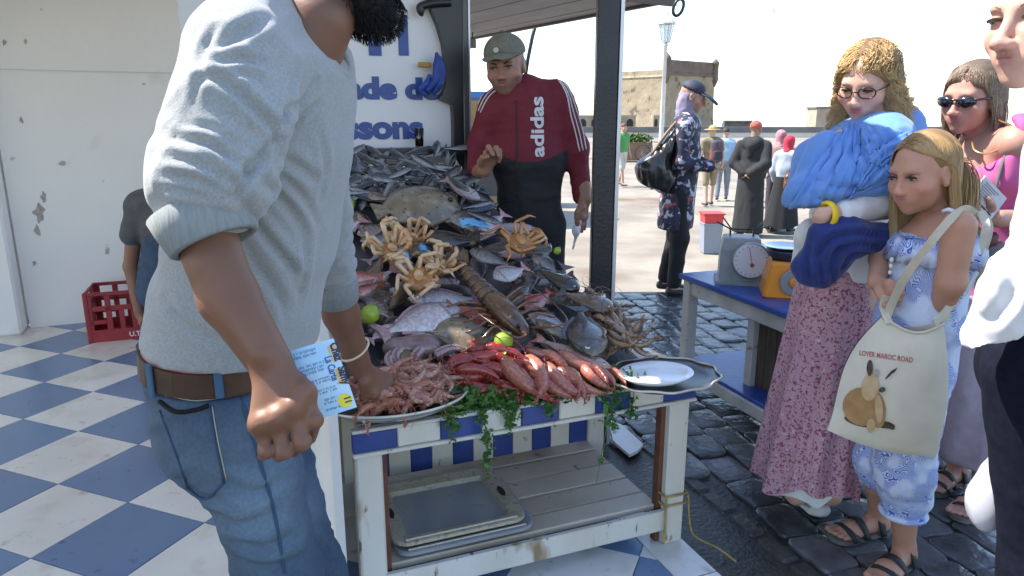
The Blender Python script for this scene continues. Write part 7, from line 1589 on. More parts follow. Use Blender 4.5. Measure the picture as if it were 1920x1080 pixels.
bxw = thing('wooden_box', 'dark weathered wooden box on the lower shelf of the blue table', 'box', BP(.62, .33, .148)); dw = M('weathered_wood', (.06, .045, .035), .8, (.10, .08, .06), 9, stretch=(6, 6, 1), rnd=.2)
for k in range(5): MB().box(BP(.50 + k * .075, .16, .148 + .20), (.070, .02, .40), bax, .003).obj('board', dw, bxw)
for k in range(4): MB().box(BP(.465, .20 + k * .078, .148 + .20), (.02, .072, .40), bax, .003).obj('board', dw, bxw)
MB().box(BP(.46, .145, .148 + .20), (.05, .05, .42), bax, .004).obj('corner_post', gpaint, bxw)
# grey dial scale
sc = on(1384, 527, BZ); sc[2] = BZ; sx_ = unit(V(.97, -.24, 0)); sy_ = V(-sx_[1], sx_[0], 0); sax = (sx_, sy_, UP); gs = thing('dial_scale', 'grey metal weighing scale with a round white dial on the blue table', 'scale', sc); gm_ = M('grey_enamel', (.27, .29, .29), .45, (.20, .22, .22), 12)
R = []
for z, a, b in ((0, .115, .10), (.016, .115, .10), (.02, .10, .085), (.17, .098, .08), (.225, .085, .07), (.23, .07, .06)): R.append([sc + sx_ * x + sy_ * y + UP * z for x, y in [(q @ np.eye(2)) for q in [V(i * a, j * b) for i, j in ((-1, -1), (1, -1), (1, 1), (-1, 1))]]])
MB().rings(R).obj('housing', gm_, gs); dc = sc + sx_ * .045 - sy_ * .088 + UP * .125; dax = (sx_, UP, -sy_)
m = MB(); m.lathe(dc, [(.086, -.012), (.092, .0), (.090, .016), (.082, .018)], 32, dax); m.obj('dial_rim', M('dial_rim', (.30, .31, .31), .3, metal=.5), gs, True)
m = MB(); m.lathe(dc, [(.081, .017), (.081, .0186), (.001, .0190)], 32, dax); m.obj('dial_face', M('dial_white', (.66, .63, .64), .35), gs)
m = MB(); m.bar(dc - sy_ * .0205 - UP * .02 + sx_ * .006, dc - sy_ * .0205 + UP * .065 - sx_ * .012, .004, .002); m.prism([dc - sy_ * .0200 - UP * .02 + sx_ * (.006 + .010 * math.cos(a)) + UP * .010 * math.sin(a) for a in np.linspace(0, 6.28, 12, endpoint=False)], sy_ * 0, -sy_ * .002); m.obj('pointer', M('pointer_red', (.35, .05, .05), .4), gs)
m = MB()
for k in range(20):
    a = 2 * math.pi * k / 20; e = sx_ * math.sin(a) + UP * math.cos(a); m.bar(dc + e * .066 - sy_ * .0195, dc + e * .076 - sy_ * .0195, .002, .001, up=sy_)
o = m.obj('dial_mark', M('dial_ink', (.08, .08, .09), .5), gs); o['kind'] = 'stuff'
m = MB()
for sx2 in (-1, 1): m.bar(sc + sx_ * .055 * sx2 + UP * .228, sc + sx_ * .055 * sx2 + UP * .262, .008, .008); 
m.obj('pan_post', dark, gs); m = MB()
for pts in (((-.12, .04, .29), (-.055, 0, .262), (.02, 0, .262)), ((-.09, .06, .31), (-.05, 0, .262)), ((.02, 0, .262), (.06, 0, .264), (.13, .04, .275)), ((.06, 0, .262), (.10, .05, .30))): m.tube([sc + sx_ * a + sy_ * b + UP * z for a, b, z in pts], .004, 5)
m.obj('pan_arm', dark, gs, True)
# orange scale
oc = on(1472, 551, BZ); oc[2] = BZ; os_ = thing('orange_scale', 'orange kitchen scale with a grey dial and dark platform on the blue table', 'scale', oc); R = []
for z, a, b in ((0, .105, .10), (.006, .11, .105), (.15, .085, .085), (.165, .075, .075)): R.append([oc + sx_ * i * a + sy_ * j * b + UP * z for i, j in ((-.9, -1), (.9, -1), (1, -.9), (1, .9), (.9, 1), (-.9, 1), (-1, .9), (-1, -.9))])
MB().rings(R).obj('housing', M('orange_plastic', (.72, .26, .012), .35, coat=.2), os_); d2 = oc + sx_ * .02 - sy_ * .099 + UP * .078; t_ = unit(V(0, 0, 1) + .0 * sy_)
m = MB(); m.lathe(d2, [(.062, -.01), (.062, .010), (.056, .012), (.02, .012)], 28, (sx_, UP, -sy_)); m.obj('dial', M('dial_grey', (.26, .27, .27), .4), os_); m = MB(); m.lathe(d2, [(.022, .0), (.024, .018), (.018, .022)], 18, (sx_, UP, -sy_)); m.obj('knob', MATS['orange_plastic'], os_, True)
m = MB(); m.lathe(oc, [(.07, .165), (.092, .185), (.10, .205), (.10, .212), (.095, .214)], 28); m.obj('platform', M('slate_plastic', (.03, .04, .065), .4), os_, True); m = MB(); m.lathe(oc + sx_ * -.01, [(.06, .216), (.105, .226), (.11, .230), (.10, .229), (.05, .219)], 32); m.obj('pan', M('steel_pan', (.45, .47, .50), .22, metal=.9), os_, True)

# ---- plastic crates
def crate(name, label, c, yaw, sx2, sy2, h, mat, logo=False):
    t = thing(name, label, 'crate', c); x = V(math.cos(yaw), math.sin(yaw), 0); y = V(-x[1], x[0], 0); a3 = (x, y, UP)
    def wall_(o, n_, L, nm):
        tdir = V(-n_[1], n_[0], 0); m = MB(); th = .012
        def slab(u0, u1, z0, z1): m.box(o + tdir * (u0 + u1) / 2 + UP * (z0 + z1) / 2, (u1 - u0, th, z1 - z0), (tdir, n_, UP), .002)
        H_ = L / 2; slab(-H_, H_, 0, h * .24); slab(-H_, H_, h * .93, h); slab(-H_, -H_ + .035, h * .24, h * .93); slab(H_ - .035, H_, h * .24, h * .93); slab(-H_ + .035, H_ - .035, h * .62, h * .72)
        slab(-H_ * .45, -H_ * .28, h * .24, h * .93); slab(H_ * .28, H_ * .45, h * .24, h * .93); slab(-.015, .015, h * .24, h * .62); slab(-H_ * .9, -H_ * .45, h * .36, h * .44); slab(H_ * .45, H_ * .9, h * .36, h * .44); m.obj(nm, mat, t)
    wall_(c - y * sy2 / 2, -y, sx2, 'side_panel'); wall_(c + y * sy2 / 2, y, sx2, 'side_panel'); wall_(c - x * sx2 / 2, -x, sy2 - .026, 'end_panel'); wall_(c + x * sx2 / 2, x, sy2 - .026, 'end_panel'); MB().box(c + UP * .012, (sx2 - .02, sy2 - .02, .014), a3).obj('base', mat, t)
    for i in (-1, 1):
        for j in (-1, 1): MB().box(c + x * i * (sx2 / 2 - .004) + y * j * (sy2 / 2 - .004) + UP * h / 2, (.03, .03, h), a3, .006).obj('corner', mat, t)
    return t, x, y
redp = M('red_plastic', (.32, .014, .022), .4, (.26, .012, .02), 6, coat=.15)
p = on(170, 643); q = on(264, 634); yw = math.atan2(*(q - p)[[1, 0]]); cx = V(math.cos(yw), math.sin(yw), 0); cc = p + cx * .20 + V(-cx[1], cx[0], 0) * .16
t, x, y = crate('red_crate', 'dark red plastic bottle crate with white print by the crouching man', cc, yw, .40, .32, .33, redp)
text("U.T.CO", 0, 0, .045, M('crate_print', (.75, .72, .70), .5), t, cc - y * .1675 + x * .03 + UP * .022, x, UP, .001, .14, 'lettering', .0006)
c2_ = on(352, 838) + V(.13, .12, 0); crate('red_crate', 'red plastic crate mostly hidden behind the legs of the bearded man', c2_, .25, .36, .28, .27, redp)
# ---- bucket pair on the square
bk = on(1330, 475, -.02); bk = at(1330, 474, 9.35)
bu = thing('plastic_bin', 'tall grey plastic bin with a red bucket stacked in its mouth on the sunny square', 'bin', V(bk[0], bk[1], PZ)); bb = V(bk[0], bk[1], PZ); hh2 = at(1330, 398, 9.35)[2] - PZ
m = MB(); m.lathe(bb, [(.145, .0), (.178, hh2 * .72), (.19, hh2 * .72), (.19, hh2 * .75), (.17, hh2 * .75)], 4, (unit(V(1, 1, 0)), unit(V(-1, 1, 0)), UP)); m.obj('bin_body', M('grey_plastic', (.22, .25, .30), .5), bu); m = MB(); m.lathe(bb, [(.165, hh2 * .70), (.178, hh2 * .96), (.20, hh2 * .96), (.20, hh2), (.17, hh2)], 4, (unit(V(1, 1, 0)), unit(V(-1, 1, 0)), UP)); m.obj('red_bucket', M('bright_red_plastic', (.50, .04, .04), .45), bu)
# ---- tower with corner turrets, ramparts, sea wall
Y_T = 112.; tc = at(1245, 240, Y_T); tc[2] = PZ - .3
stone_sun = M('tower_stone', (.36, .295, .20), .9, (.24, .19, .125), .45, .35, .7, .5, 1.6, .15, spots=[(.9, .60, .68, (.14, .11, .085)), (2.2, .66, .72, (.10, .08, .06))])
tw = thing('stone_tower', 'square stone harbour tower with small corner turrets behind the square', 'tower', tc)
aL = unit(V(-.72, .69, 0)); aR = unit(V(.80, .60, 0)); SL, SR = 10.0, 11.6; zt1 = at(1245, 110, Y_T)[2]; zt2 = at(1200, 142, Y_T + 4)[2]; zb_ = tc[2]
f4 = lambda z, o=0.: [V(*(tc + aL * (-o) + aR * (-o))[:2], z), V(*(tc + aR * (SR + o) - aL * o)[:2], z), V(*(tc + aR * (SR + o) + aL * (SL + o))[:2], z), V(*(tc + aL * (SL + o) - aR * o)[:2], z)]
m = MB(); m.rings([f4(zb_, .25), f4(zb_ + 2, .1), f4(zt2 - .6), f4(zt2 - .3, .12), f4(zt2, .0)]); m.obj('tower_body', stone_sun, tw)
zt2b = zt1 - .1; pr_ = MB()
for P0_, ax_, L in ((tc, aR, SR),): pr_.box(V(*(P0_ + ax_ * L / 2 + aL * .3)[:2], (zt2 + zt2b) / 2), (L, .6, zt2b - zt2), (ax_, aL, UP))
pr_.obj('high_parapet', M('parapet_stone', (.20, .145, .115), .9, (.13, .095, .075), .6, bump=.5, bscale=2., bdist=.1), tw)
MB().box(V(*(tc + aR * SR / 2 - aL * .1)[:2], zt2 + .1), (SR + .2, .35, .22), (aR, aL, UP)).obj('string_course', MATS['parapet_stone'], tw); MB().box(V(*(tc + aL * SL / 2 + aR * .3)[:2], zt2 + .35), (.6, SL, .7), (aR, aL, UP)).obj('low_parapet', stone_sun, tw)
for P_, nm in ((tc, 0), (tc + aR * SR, 1), (tc + aL * SL, 2)):
    z0 = zt2 - (0 if nm == 0 else .3); m = MB(); c_ = V(P_[0], P_[1], z0); m.lathe(c_, [(.15, -1.3), (.55, -.4), (.62, 0), (.55, .25), (.55, 2.1), (.68, 2.2), (.45, 2.7), (.12, 3.0), (.1, 3.2)], 12); m.obj('turret', M('turret_stone', (.17, .13, .10), .9, (.11, .085, .065), 1.2), tw, True)
for k, (a, z, w_, h_, nm) in enumerate(((.50, 2.2, .9, 1.7, 'window'), (.14, 3.1, .3, .4, 'slit'), (.72, 1.6, .5, 1.3, 'window'))):
    c_ = tc + aL * SL * a - aR * .02; poly = [V(*(c_ + aL * w_ / 2 * i)[:2], zb_ + z + h_ * j) for i, j in ((-1, 0), (1, 0), (1, .7), (.6, .93), (0, 1), (-.6, .93), (-1, .7))]; MB().prism(poly, aR * .0, aR * -.04).obj(nm, M('opening_dark', (.03, .025, .02), .9), tw)
gate = thing('harbour_gatehouse', 'low stone harbour building with dark arcades at the foot of the tower', 'building', tc + V(-9, -4, 0)); gz = at(1165, 216, Y_T - 8)[2]
def arcade(x0, x1, y_, zt_, n_, par, mt):
    m = MB(); m.box(V((x0 + x1) / 2, y_ + 1, (zb_ + zt_) / 2), (x1 - x0, 2, zt_ - zb_)); m.obj('wall', mt, par)
    for k in range(n_): xx = x0 + (x1 - x0) * (k + .5) / n_; w_ = (x1 - x0) / n_ * .55; poly = [V(xx + w_ / 2 * i, y_ - .01, zb_ + .6 + (zt_ - zb_ - 1.1) * j) for i, j in ((-1, 0), (1, 0), (1, .7), (.6, .93), (0, 1), (-.6, .93), (-1, .7))]; MB().prism(poly, V(0, 0, 0), V(0, -.03, 0)).obj('arch', MATS['opening_dark'], par)
xa_, xb_ = at(1150, 230, Y_T - 8)[0], at(1192, 230, Y_T - 8)[0]; arcade(xa_ - 12, xb_, Y_T - 8, gz, 9, gate, M('pale_stone', (.33, .28, .20), .9, (.24, .2, .14), .5)); xa_, xb_ = at(1225, 230, Y_T - 8)[0], at(1245, 230, Y_T - 8)[0]; arcade(xa_, xb_, Y_T - 8, gz, 2, gate, MATS['pale_stone'])
ram = thing('rampart', 'dark crenellated rampart beyond the sea wall beside the tower', 'wall', at(1385, 236, 150)); y0 = 150.; xA, xB = at(1358, 236, y0)[0], at(1412, 236, y0)[0]; zr_ = at(1380, 231, y0)[2]; MB().box(V((xA + xB) / 2, y0 + 1, zr_ - 1.4), (xB - xA, 2, 2.8)).obj('wall', MATS['turret_stone'], ram)
for k in range(13): MB().box(V(xA + (xB - xA) * (k + .5) / 13, y0 + 1, zr_ + .25), ((xB - xA) / 13 * .62, 1.4, .6)).obj('merlon', MATS['turret_stone'], ram)
Yw = 72.; zw = at(1400, 238, Yw)[2]; sw_ = thing('sea_wall', 'long low pale sea wall with a dark coping along the far side of the square', 'wall', V(20, Yw, zw - 1)); MB().box(V(15, Yw + .4, (zw - .55 + PZ - .25) / 2), (260, .8, zw - .55 - PZ + .25)).obj('wall_face', M('whitewash', (.70, .67, .62), .9, (.60, .57, .52), .4), sw_); MB().box(V(15, Yw + .35, zw - .27), (260, 1.1, .55)).obj('coping', M('coping_grey', (.15, .15, .145), .8, (.11, .11, .11), .6), sw_)
hs_ = at(1555, 214, 120); hsz = thing('harbour_shed', 'small pale harbour shed beyond the sea wall behind the blue shawl', 'building', V(hs_[0], 120, zb_)); z1_ = at(1555, 203, 120)[2]; MB().box(V(hs_[0], 122, (zb_ + z1_) / 2), (4.2, 4, z1_ - zb_)).obj('wall', M('shed_wall', (.40, .32, .24), .9, (.3, .24, .18), .6), hsz); MB().box(V(hs_[0], 122, z1_ + .12), (4.6, 4.4, .25)).obj('roof', MATS['coping_grey'], hsz)
# ---- street lamp
Yl = 19.; lp0 = at(1240, 250, Yl); lp0[2] = PZ; lt = thing('street_lamp', 'tall white street lamp with a glass lantern in front of the stone tower', 'street lamp', lp0); ztop = at(1244, 88, Yl)[2]; lw = M('lamp_white', (.62, .62, .60), .4, (.5, .5, .5), 3)
m = MB(); m.lathe(lp0, [(.16, 0), (.16, .5), (.11, .6), (.065, .7), (.045, ztop - PZ), (.09, ztop - PZ + .03), (.03, ztop - PZ + .1)], 14); m.obj('pole', lw, lt, True); lc = V(lp0[0], lp0[1], ztop)
m = MB(); m.lathe(lc, [(.10, .10), (.20, .55), (.19, .55), (.09, .12)], 6); m.obj('lantern_glass', M('lantern_glass', (.8, .82, .82), .1, trans=.8), lt); m = MB(); m.lathe(lc, [(.24, .55), (.22, .60), (.08, .74), (.03, .86), (.01, .90)], 6); m.obj('lantern_cap', lw, lt)
m = MB()
for k in range(6): a = k * math.pi / 3; m.bar(lc + V(.10 * math.cos(a), .10 * math.sin(a), .10), lc + V(.2 * math.cos(a), .2 * math.sin(a), .56), .015, .015)
m.obj('lantern_frame', lw, lt)
# ---- stone planter with a low hedge, and a bicycle leaning on it
Yp = 30.; pa, pb_ = at(1150, 283, Yp), at(1222, 283, Yp); pt = thing('stone_planter', 'low brown stone planter with a clipped green hedge on the square', 'planter', V((pa[0] + pb_[0]) / 2, Yp, PZ)); zp = at(1180, 266, Yp)[2]
MB().box(V((pa[0] + pb_[0]) / 2, Yp + .5, (zp + PZ) / 2), (pb_[0] - pa[0], 1.0, zp - PZ), None, .03).obj('planter_wall', M('brown_stone', (.22, .135, .085), .9, (.15, .09, .06), 2.5, bump=.4, bscale=9), pt)
m = MB(); 
for k in range(900): c_ = V(rg.uniform(pa[0] + .1, pb_[0] - .1), Yp + rg.uniform(.1, .9), zp + rg.uniform(0, .20)); leaf_cloud(m, c_, V(.05, .05, .03), 1, .16)
m.obj('hedge', M('hedge_leaf', (.05, .10, .02), .6, (.09, .15, .03), 3), pt)
bi = thing('bicycle', 'bicycle with thin dark wheels leaning against the stone planter', 'bicycle', V(pb_[0] - .3, Yp - .5, PZ)); bcx = at(1206, 275, Yp - .5)[0]
for dx in (0, .95):
    w0 = V(bcx + dx, Yp - .45, PZ + .34); tr_ = MB(); tr_.tube([w0 + V(.32 * math.cos(a), 0, .32 * math.sin(a)) for a in np.linspace(0, 6.283, 28, endpoint=False)], .018, 6, close=True); o = tr_.obj('wheel', M('tyre_black', (.02, .02, .02), .8), bi, True)
    m = MB(); 
    for k in range(10): a = k * math.pi / 10; m.bar(w0 + V(.3 * math.cos(a), 0, .3 * math.sin(a)), w0 - V(.3 * math.cos(a), 0, .3 * math.sin(a)), .004, .004)
    m.obj('spokes', M('spoke_metal', (.4, .4, .4), .4, metal=.8), bi)['kind'] = 'stuff'
w0 = V(bcx, Yp - .45, PZ + .34); m = MB()
for a, b in (((0, 0), (.35, .45)), ((.35, .45), (.42, -.02)), ((.42, -.02), (0, 0)), ((.35, .45), (.82, .42)), ((.42, -.02), (.82, .42)), ((.80, .52), (.95, 0)), ((.33, .55), (.36, .4))): m.bar(w0 + V(a[0], 0, a[1]), w0 + V(b[0], 0, b[1]), .03, .03)
m.obj('frame', M('bike_frame', (.05, .05, .07), .4), bi); MB().box(w0 + V(.32, 0, .58), (.24, .12, .05), None, .02).obj('saddle', MATS['tyre_black'], bi); m = MB(); m.tube([w0 + V(.80, -.25, .60), w0 + V(.78, 0, .62), w0 + V(.80, .25, .60)], .012, 6); m.obj('handlebar', MATS['spoke_metal'], bi, True)
# ---- white pointed canopy and ochre kiosk beyond the sign
Yk = 13.; tt = at(865, 130, Yk); cn_ = thing('parasol', 'white pointed market parasol with a blue valance behind the man in the cap', 'parasol', V(tt[0], Yk, PZ)); zr1 = at(900, 176, Yk)[2]; zr2 = at(900, 185, Yk)[2]; m = MB(); rad = 1.35
m.lathe(V(tt[0], Yk, 0), [(.03, at(865, 118, Yk)[2]), (.5, at(865, 146, Yk)[2]), (rad, zr1)], 8); m.obj('canopy', M('parasol_white', (.70, .72, .76), .8), cn_); m = MB(); m.lathe(V(tt[0], Yk, 0), [(rad, zr1), (rad + .005, zr2), (rad - .01, zr2)], 8); m.obj('valance', M('valance_blue', (.05, .15, .42), .8), cn_); MB().bar(V(tt[0], Yk, PZ), V(tt[0], Yk, at(865, 120, Yk)[2]), .05, .05).obj('pole', lw, cn_)
ok_ = thing('ochre_booth', 'ochre wooden booth under the white parasol', 'booth', V(tt[0], Yk + 2, PZ)); zz_ = at(900, 184, Yk + 2)[2]; MB().box(V(tt[0] + .1, Yk + 2, (zz_ + PZ) / 2), (1.35, .9, zz_ - PZ)).obj('booth_wall', M('ochre_wall', (.36, .25, .12), .8, (.28, .19, .09), 2), ok_); MB().box(V(tt[0] + .1, Yk + 1.53, PZ + .75), (1.2, .03, 1.1)).obj('booth_front', M('booth_dark', (.06, .06, .065), .8), ok_)
lb = thing('wall_lantern', 'small grey box lantern hanging under the boarded roof', 'lamp', at(886, 82, 6.0)); MB().box(at(886, 82, 6.0), (.06, .06, .07), None, .008).obj('case', M('lantern_grey', (.25, .25, .26), .5), lb); MB().bar(at(886, 74, 6.0), at(886, 60, 6.0), .008, .008).obj('bracket', dark, lb)
m = MB(); m.tube([at(1006, 40, 7.), at(998, 70, 7.), at(990, 110, 7.), at(984, 150, 7.)], .018, 6); m.obj('awning_pole', dark, None, True, label='thin dark leaning pole behind the shoulder of the man in the cap', cat='pole')
for (u, v, y) in ((1453, 22, 40), ): 
    g_ = at(u, v, y); m = MB(); m.tube([g_ + V(-.35, 0, .12), g_ + V(-.12, 0, .16), g_, g_ + V(.12, 0, .16), g_ + V(.35, 0, .10)], [.005, .04, .06, .04, .005], 6, flat=.5); m.obj('seagull', M('gull_grey', (.35, .35, .36), .8), None, True, label='single grey gull high in the white sky above the square', cat='bird')

# ================================================================ PEOPLE OF THE SQUARE
def walker(label, foot_px, Y, z0, H_, fwd, skin, top, bottom, topm=None, botm=None, sleeve=True, shorts=False, robe=False, stride=.12, res=.014, lean=0., bag=None, coat=0., arms='down', hairc=(.02, .016, .013)):
    b = at(*foot_px, Y); b[2] = z0; p = thing('person', label, 'person', b); f = unit(V(fwd[0], fwd[1], 0)); r = V(f[1], -f[0], 0); s = H_ / 1.72; P = lambda x, y, z: b + s * (r * x + f * (y + lean * z) + UP * z)
    Hd = Head(P(0, .04, 1.60), unit(fwd), .225 * s); S = Hd.sdf(neck=P(0, 0, 1.40), nose=1.)
    B = SDF(); B.ecap(P(0, 0, .95), P(0, 0, 1.36), (.14 * s, .10 * s), (.17 * s, .10 * s), r, .04); B.cap(P(0, 0, 1.36), P(0, .02, 1.46), .07 * s, .055 * s, .04); hips = []
    ft = []
    for sg in (-1, 1):
        k = P(.10 * sg, .03 + stride * sg * .5, .48); a = P(.10 * sg, stride * sg, .07); B.cap(P(.09 * sg, 0, .92), k, .075 * s, .052 * s, .03); B.cap(k, a, .052 * s, .036 * s, .02); B.cap(a - UP * .03, a + f * .15 * s - UP * .04, .035 * s, .028 * s, .02); ft.append((k, a))
    AR = []
    for sg in (-1, 1):
        sh_ = P(.19 * sg, 0, 1.36)
        if arms == 'back': e, w = P(.25 * sg, -.10, 1.10), P(.05 * sg, -.17, .96)
        elif arms == 'front': e, w = P(.24 * sg, .02, 1.10), P(.10 * sg, .22, 1.06)
        else: e, w = P(.24 * sg, -.03, 1.08), P(.24 * sg, .06 * -sg + .03, .84)
        AR.append((sh_, e, w)); B.cap(sh_, e, .045 * s, .038 * s, .03); B.cap(e, w, .037 * s, .026 * s, .02); hd_ = w + unit(w - e) * .07 * s; B.ecap(w, hd_, (.03 * s, .018 * s), (.032 * s, .014 * s), f, .015)
        for q in (-.02, -.007, .007, .02): B.cap(hd_ + f * q * s, hd_ + unit(w - e) * .07 * s + f * q * 1.1 * s, .008 * s, .006 * s, .008)
    sobj('body', [S.build(res * .55), B.build(res)], skin_fair if sum(skin) > .8 else skin_dark, p, skin_col(skin, Hd))
    T = SDF(); zlow = .92 - coat
    T.ecap(P(0, 0, zlow), P(0, 0, 1.15), ((.19 if coat else .165) * s, (.15 if coat else .12) * s), (.165 * s, .13 * s), r, .05); T.ecap(P(0, 0, 1.15), P(0, 0, 1.36), (.165 * s, .13 * s), (.175 * s, .12 * s), r, .05); T.cap(P(-.15, 0, 1.38), P(.15, 0, 1.38), .07 * s, .07 * s, .05)
    for sh_, e, w in AR:
        T.cap(sh_, e if sleeve else sh_ * .45 + e * .55, .065 * s, .058 * s, .03)
        if sleeve: T.cap(e, w, .056 * s, .046 * s, .03)
    if robe:
        T = SDF(); T.ecap(P(0, 0, .10), P(0, 0, 1.0), (.23 * s, .21 * s), (.19 * s, .15 * s), r, .06); T.ecap(P(0, 0, 1.0), P(0, 0, 1.38), (.19 * s, .15 * s), (.17 * s, .12 * s), r, .06)
        for sh_, e, w in AR: T.cap(sh_, e, .08 * s, .075 * s, .04); T.cap(e, w, .075 * s, .06 * s, .03)
    sobj('robe' if robe else 'top', [T.build(res, foldn(.03, 8, (1, 1, .35), 3), cut=[(P(0, 0, .06 if robe else zlow - .05), V(0, 0, -1))])], topm or M('cloth_%02x%02x%02x' % tuple(int(255 * c) for c in top), top, .85, tuple(c * .75 for c in top), 9), p)
    if not robe:
        L_ = SDF(); L_.ecap(P(0, 0, .98), P(0, 0, .90), (.145 * s, .115 * s), (.16 * s, .125 * s), r, .03)
        for sg, (k, a) in zip((-1, 1), ft):
            L_.cap(P(.09 * sg, 0, .88), k, .095 * s, .075 * s, .03)
            if not shorts: L_.cap(k, a + UP * .04, .072 * s, .058 * s, .03)
        sobj('shorts' if shorts else 'trousers', [L_.build(res, foldn(.015, 9, None, 5))], botm or M('cloth_%02x%02x%02x' % tuple(int(255 * c) for c in bottom), bottom, .85, tuple(c * .8 for c in bottom), 9), p)
    for k, a in ft: q = SDF(); q.ecap(a + UP * -.035 * s - f * .03, a + f * .17 * s - UP * .045 * s, (.045 * s, .04 * s), (.038 * s, .026 * s), r, .02); sobj('shoe', [q.build(res, cut=[(b + UP * .004, V(0, 0, -1))])], shoe_m, p)
    return p, P, Hd, s, f, r
def head_cover(p, Hd, name, mat, low=.0, scarf=False, res=.012):
    S = SDF(); h = Hd.s; S.ell(Hd.w(0, -.08, .17), V(.385, .46, .38) * h, .02, R=Hd.R)
    if scarf: S.ell(Hd.w(0, -.12, -.15), V(.37, .36, .45) * h, .05, R=Hd.R); S.cap(Hd.w(0, -.1, -.45), Hd.w(0, -.12, -.75), .30 * h, .42 * h, .05)
    S.ell(Hd.w(0, .46, -.10), V(.30, .28, .36) * h, .02, 'sub', R=Hd.R)
    return sobj(name, [S.build(res, None, cut=None if scarf else [(Hd.w(0, 0, low), -Hd.R[2] - .15 * Hd.R[1])])], mat, p)
# woman in the flowered jacket and cap
fm = M('flower_cloth', (.014, .016, .035), .8, (.03, .032, .06), 9, spots=[(17, .56, .60, (.42, .42, .50)), (14.3, .61, .65, (.34, .06, .08)), (24, .62, .66, (.25, .26, .36))], bump=.2, bscale=40)
p, P, Hd, s, f, r = walker('woman in a dark flowered jacket and navy cap with a black bag on her back', (1253, 549), 5.72, -.003, 1.70, (.90, -.30, -.30), (.42, .24, .17), (.02, .02, .04), (.010, .010, .013), topm=fm, coat=.32, arms='front', stride=.05, res=.010, lean=.045)
nvc = M('navy_cap', (.022, .024, .045), .7, (.03, .033, .06), 20); head_cover(p, Hd, 'cap', nvc, .14); m = MB(); n = 13; R = []
for y, z, w_ in ((.34, .22, .33), (.58, .18, .32), (.80, .08, .26), (.92, .0, .12)): R.append([Hd.w(w_ * math.sin(a), y - .10 * (1 - math.cos(a)), z - .06 * math.sin(a) ** 2) for a in np.linspace(-1.4, 1.4, n)])
m.add([q for k in R for q in k], [(i * n + j, i * n + j + 1, (i + 1) * n + j + 1, (i + 1) * n + j) for i in range(3) for j in range(n - 1)]); o = m.obj('cap_visor', nvc, p, True); o.modifiers.new('s', 'SOLIDIFY').thickness = .006
S = SDF(); h = Hd.s; S.ell(Hd.w(0, -.17, -.10), V(.35, .33, .40) * h, .03, R=Hd.R); S.cap(Hd.w(0, -.1, -.5), P(0, 0, 1.40), .34 * h, .40 * h, .05); sobj('neck_scarf', [S.build(.010, foldn(.02, 18, None, 3), )], M('lilac_scarf', (.20, .17, .26), .85, (.30, .28, .38), 12), p)
bgk = thing('black_bag', 'shiny black shoulder bag hanging on the back of the woman in the flowered jacket', 'bag', P(0, -.3, 1.0)); S = SDF(); q = lambda u, v, d=0: at(u, v, 5.55 + d); S.ecap(q(1262, 262), q(1222, 322), (.04, .09), (.12, .10), X1, .05); S.ecap(q(1222, 318), q(1245, 338), (.11, .10), (.10, .09), X1, .05); sobj('pouch', [S.build(.011, foldn(.05, 11, (1.6, 1, .5), 6))], M('black_leather', (.014, .014, .016), .3, (.03, .03, .033), 9, spec=.6), bgk)
for dx in (0, 10): MB().tube(spline([q(1222 + dx, 290, -.05), q(1250 + dx, 250, -.04), q(1280 + dx, 215, .05)], 6), .012, 6).obj('handle', MATS['black_leather'] if dx else M('tan_strap', (.22, .13, .08), .6), bgk, True)
# robed figure
p, P, Hd, s, f, r = walker('person in a long dark hooded robe and orange head wrap seen from behind', (1400, 441), 10.75, PZ, 1.72, (.62, .72, -.1), (.30, .17, .12), (.016, .017, .018), (.03, .03, .03), robe=True, arms='back', res=.016)
head_cover(p, Hd, 'head_wrap', M('orange_wrap', (.46, .12, .07), .85, (.34, .06, .05), 14), -.05, False, .014); S = SDF(); S.cap(P(-.08, -.07, 1.40), P(.08, -.07, 1.40), .085, .085, .05); S.cap(P(0, -.10, 1.34), P(0, -.12, 1.22), .09, .05, .05); sobj('hood', [S.build(.016)], [o for o in p.children if o.name.startswith('robe')][0].data.materials[0], p)
p, P, Hd, s, f, r = walker('woman with a patterned red and white head scarf beyond the dark robe', (1449, 436), 11.4, PZ, 1.58, (.3, .9, -.1), (.40, .24, .17), (.30, .18, .17), (.05, .04, .05), res=.02); head_cover(p, Hd, 'head_scarf', M('patterned_scarf', (.45, .30, .32), .85, (.30, .05, .08), 30), -.2, True, .016)
p, P, Hd, s, f, r = walker('woman in a bright red head scarf, pale blue top and black skirt walking', (1464, 432), 11.1, PZ, 1.50, (.75, .65, -.1), (.42, .26, .19), (.36, .42, .50), (.012, .012, .014), arms='down', res=.016); head_cover(p, Hd, 'head_scarf', M('red_scarf', (.50, .03, .06), .85, (.40, .02, .05), 20), -.1, True, .014)
MB().rings(skirt_rings(P(0, 0, 1.0), P(0, -.02, .10), (.16, .14), (.26, .24), n=60, m=14, folds=7, amp=.02, seed=3), False, False).obj('skirt', M('black_skirt', (.012, .012, .014), .85), p, True)
hbg = thing('handbag', 'brown leather handbag at the side of the woman in the red head scarf', 'bag', P(.1, -.2, .95)); S = SDF(); S.ecap(P(.16, -.14, 1.02), P(.16, -.12, .84), (.12, .06), (.15, .07), f, .03); sobj('pouch', [S.build(.014, foldn(.03, 12, None, 2))], M('brown_bag_leather', (.10, .045, .03), .4, (.16, .06, .04), 15), hbg); MB().tube([P(.14, -.12, 1.05), P(.14, -.03, 1.42), P(-.02, .04, 1.45)], .012, 6).obj('strap', M('bag_navy', (.02, .03, .06), .6), hbg, True)
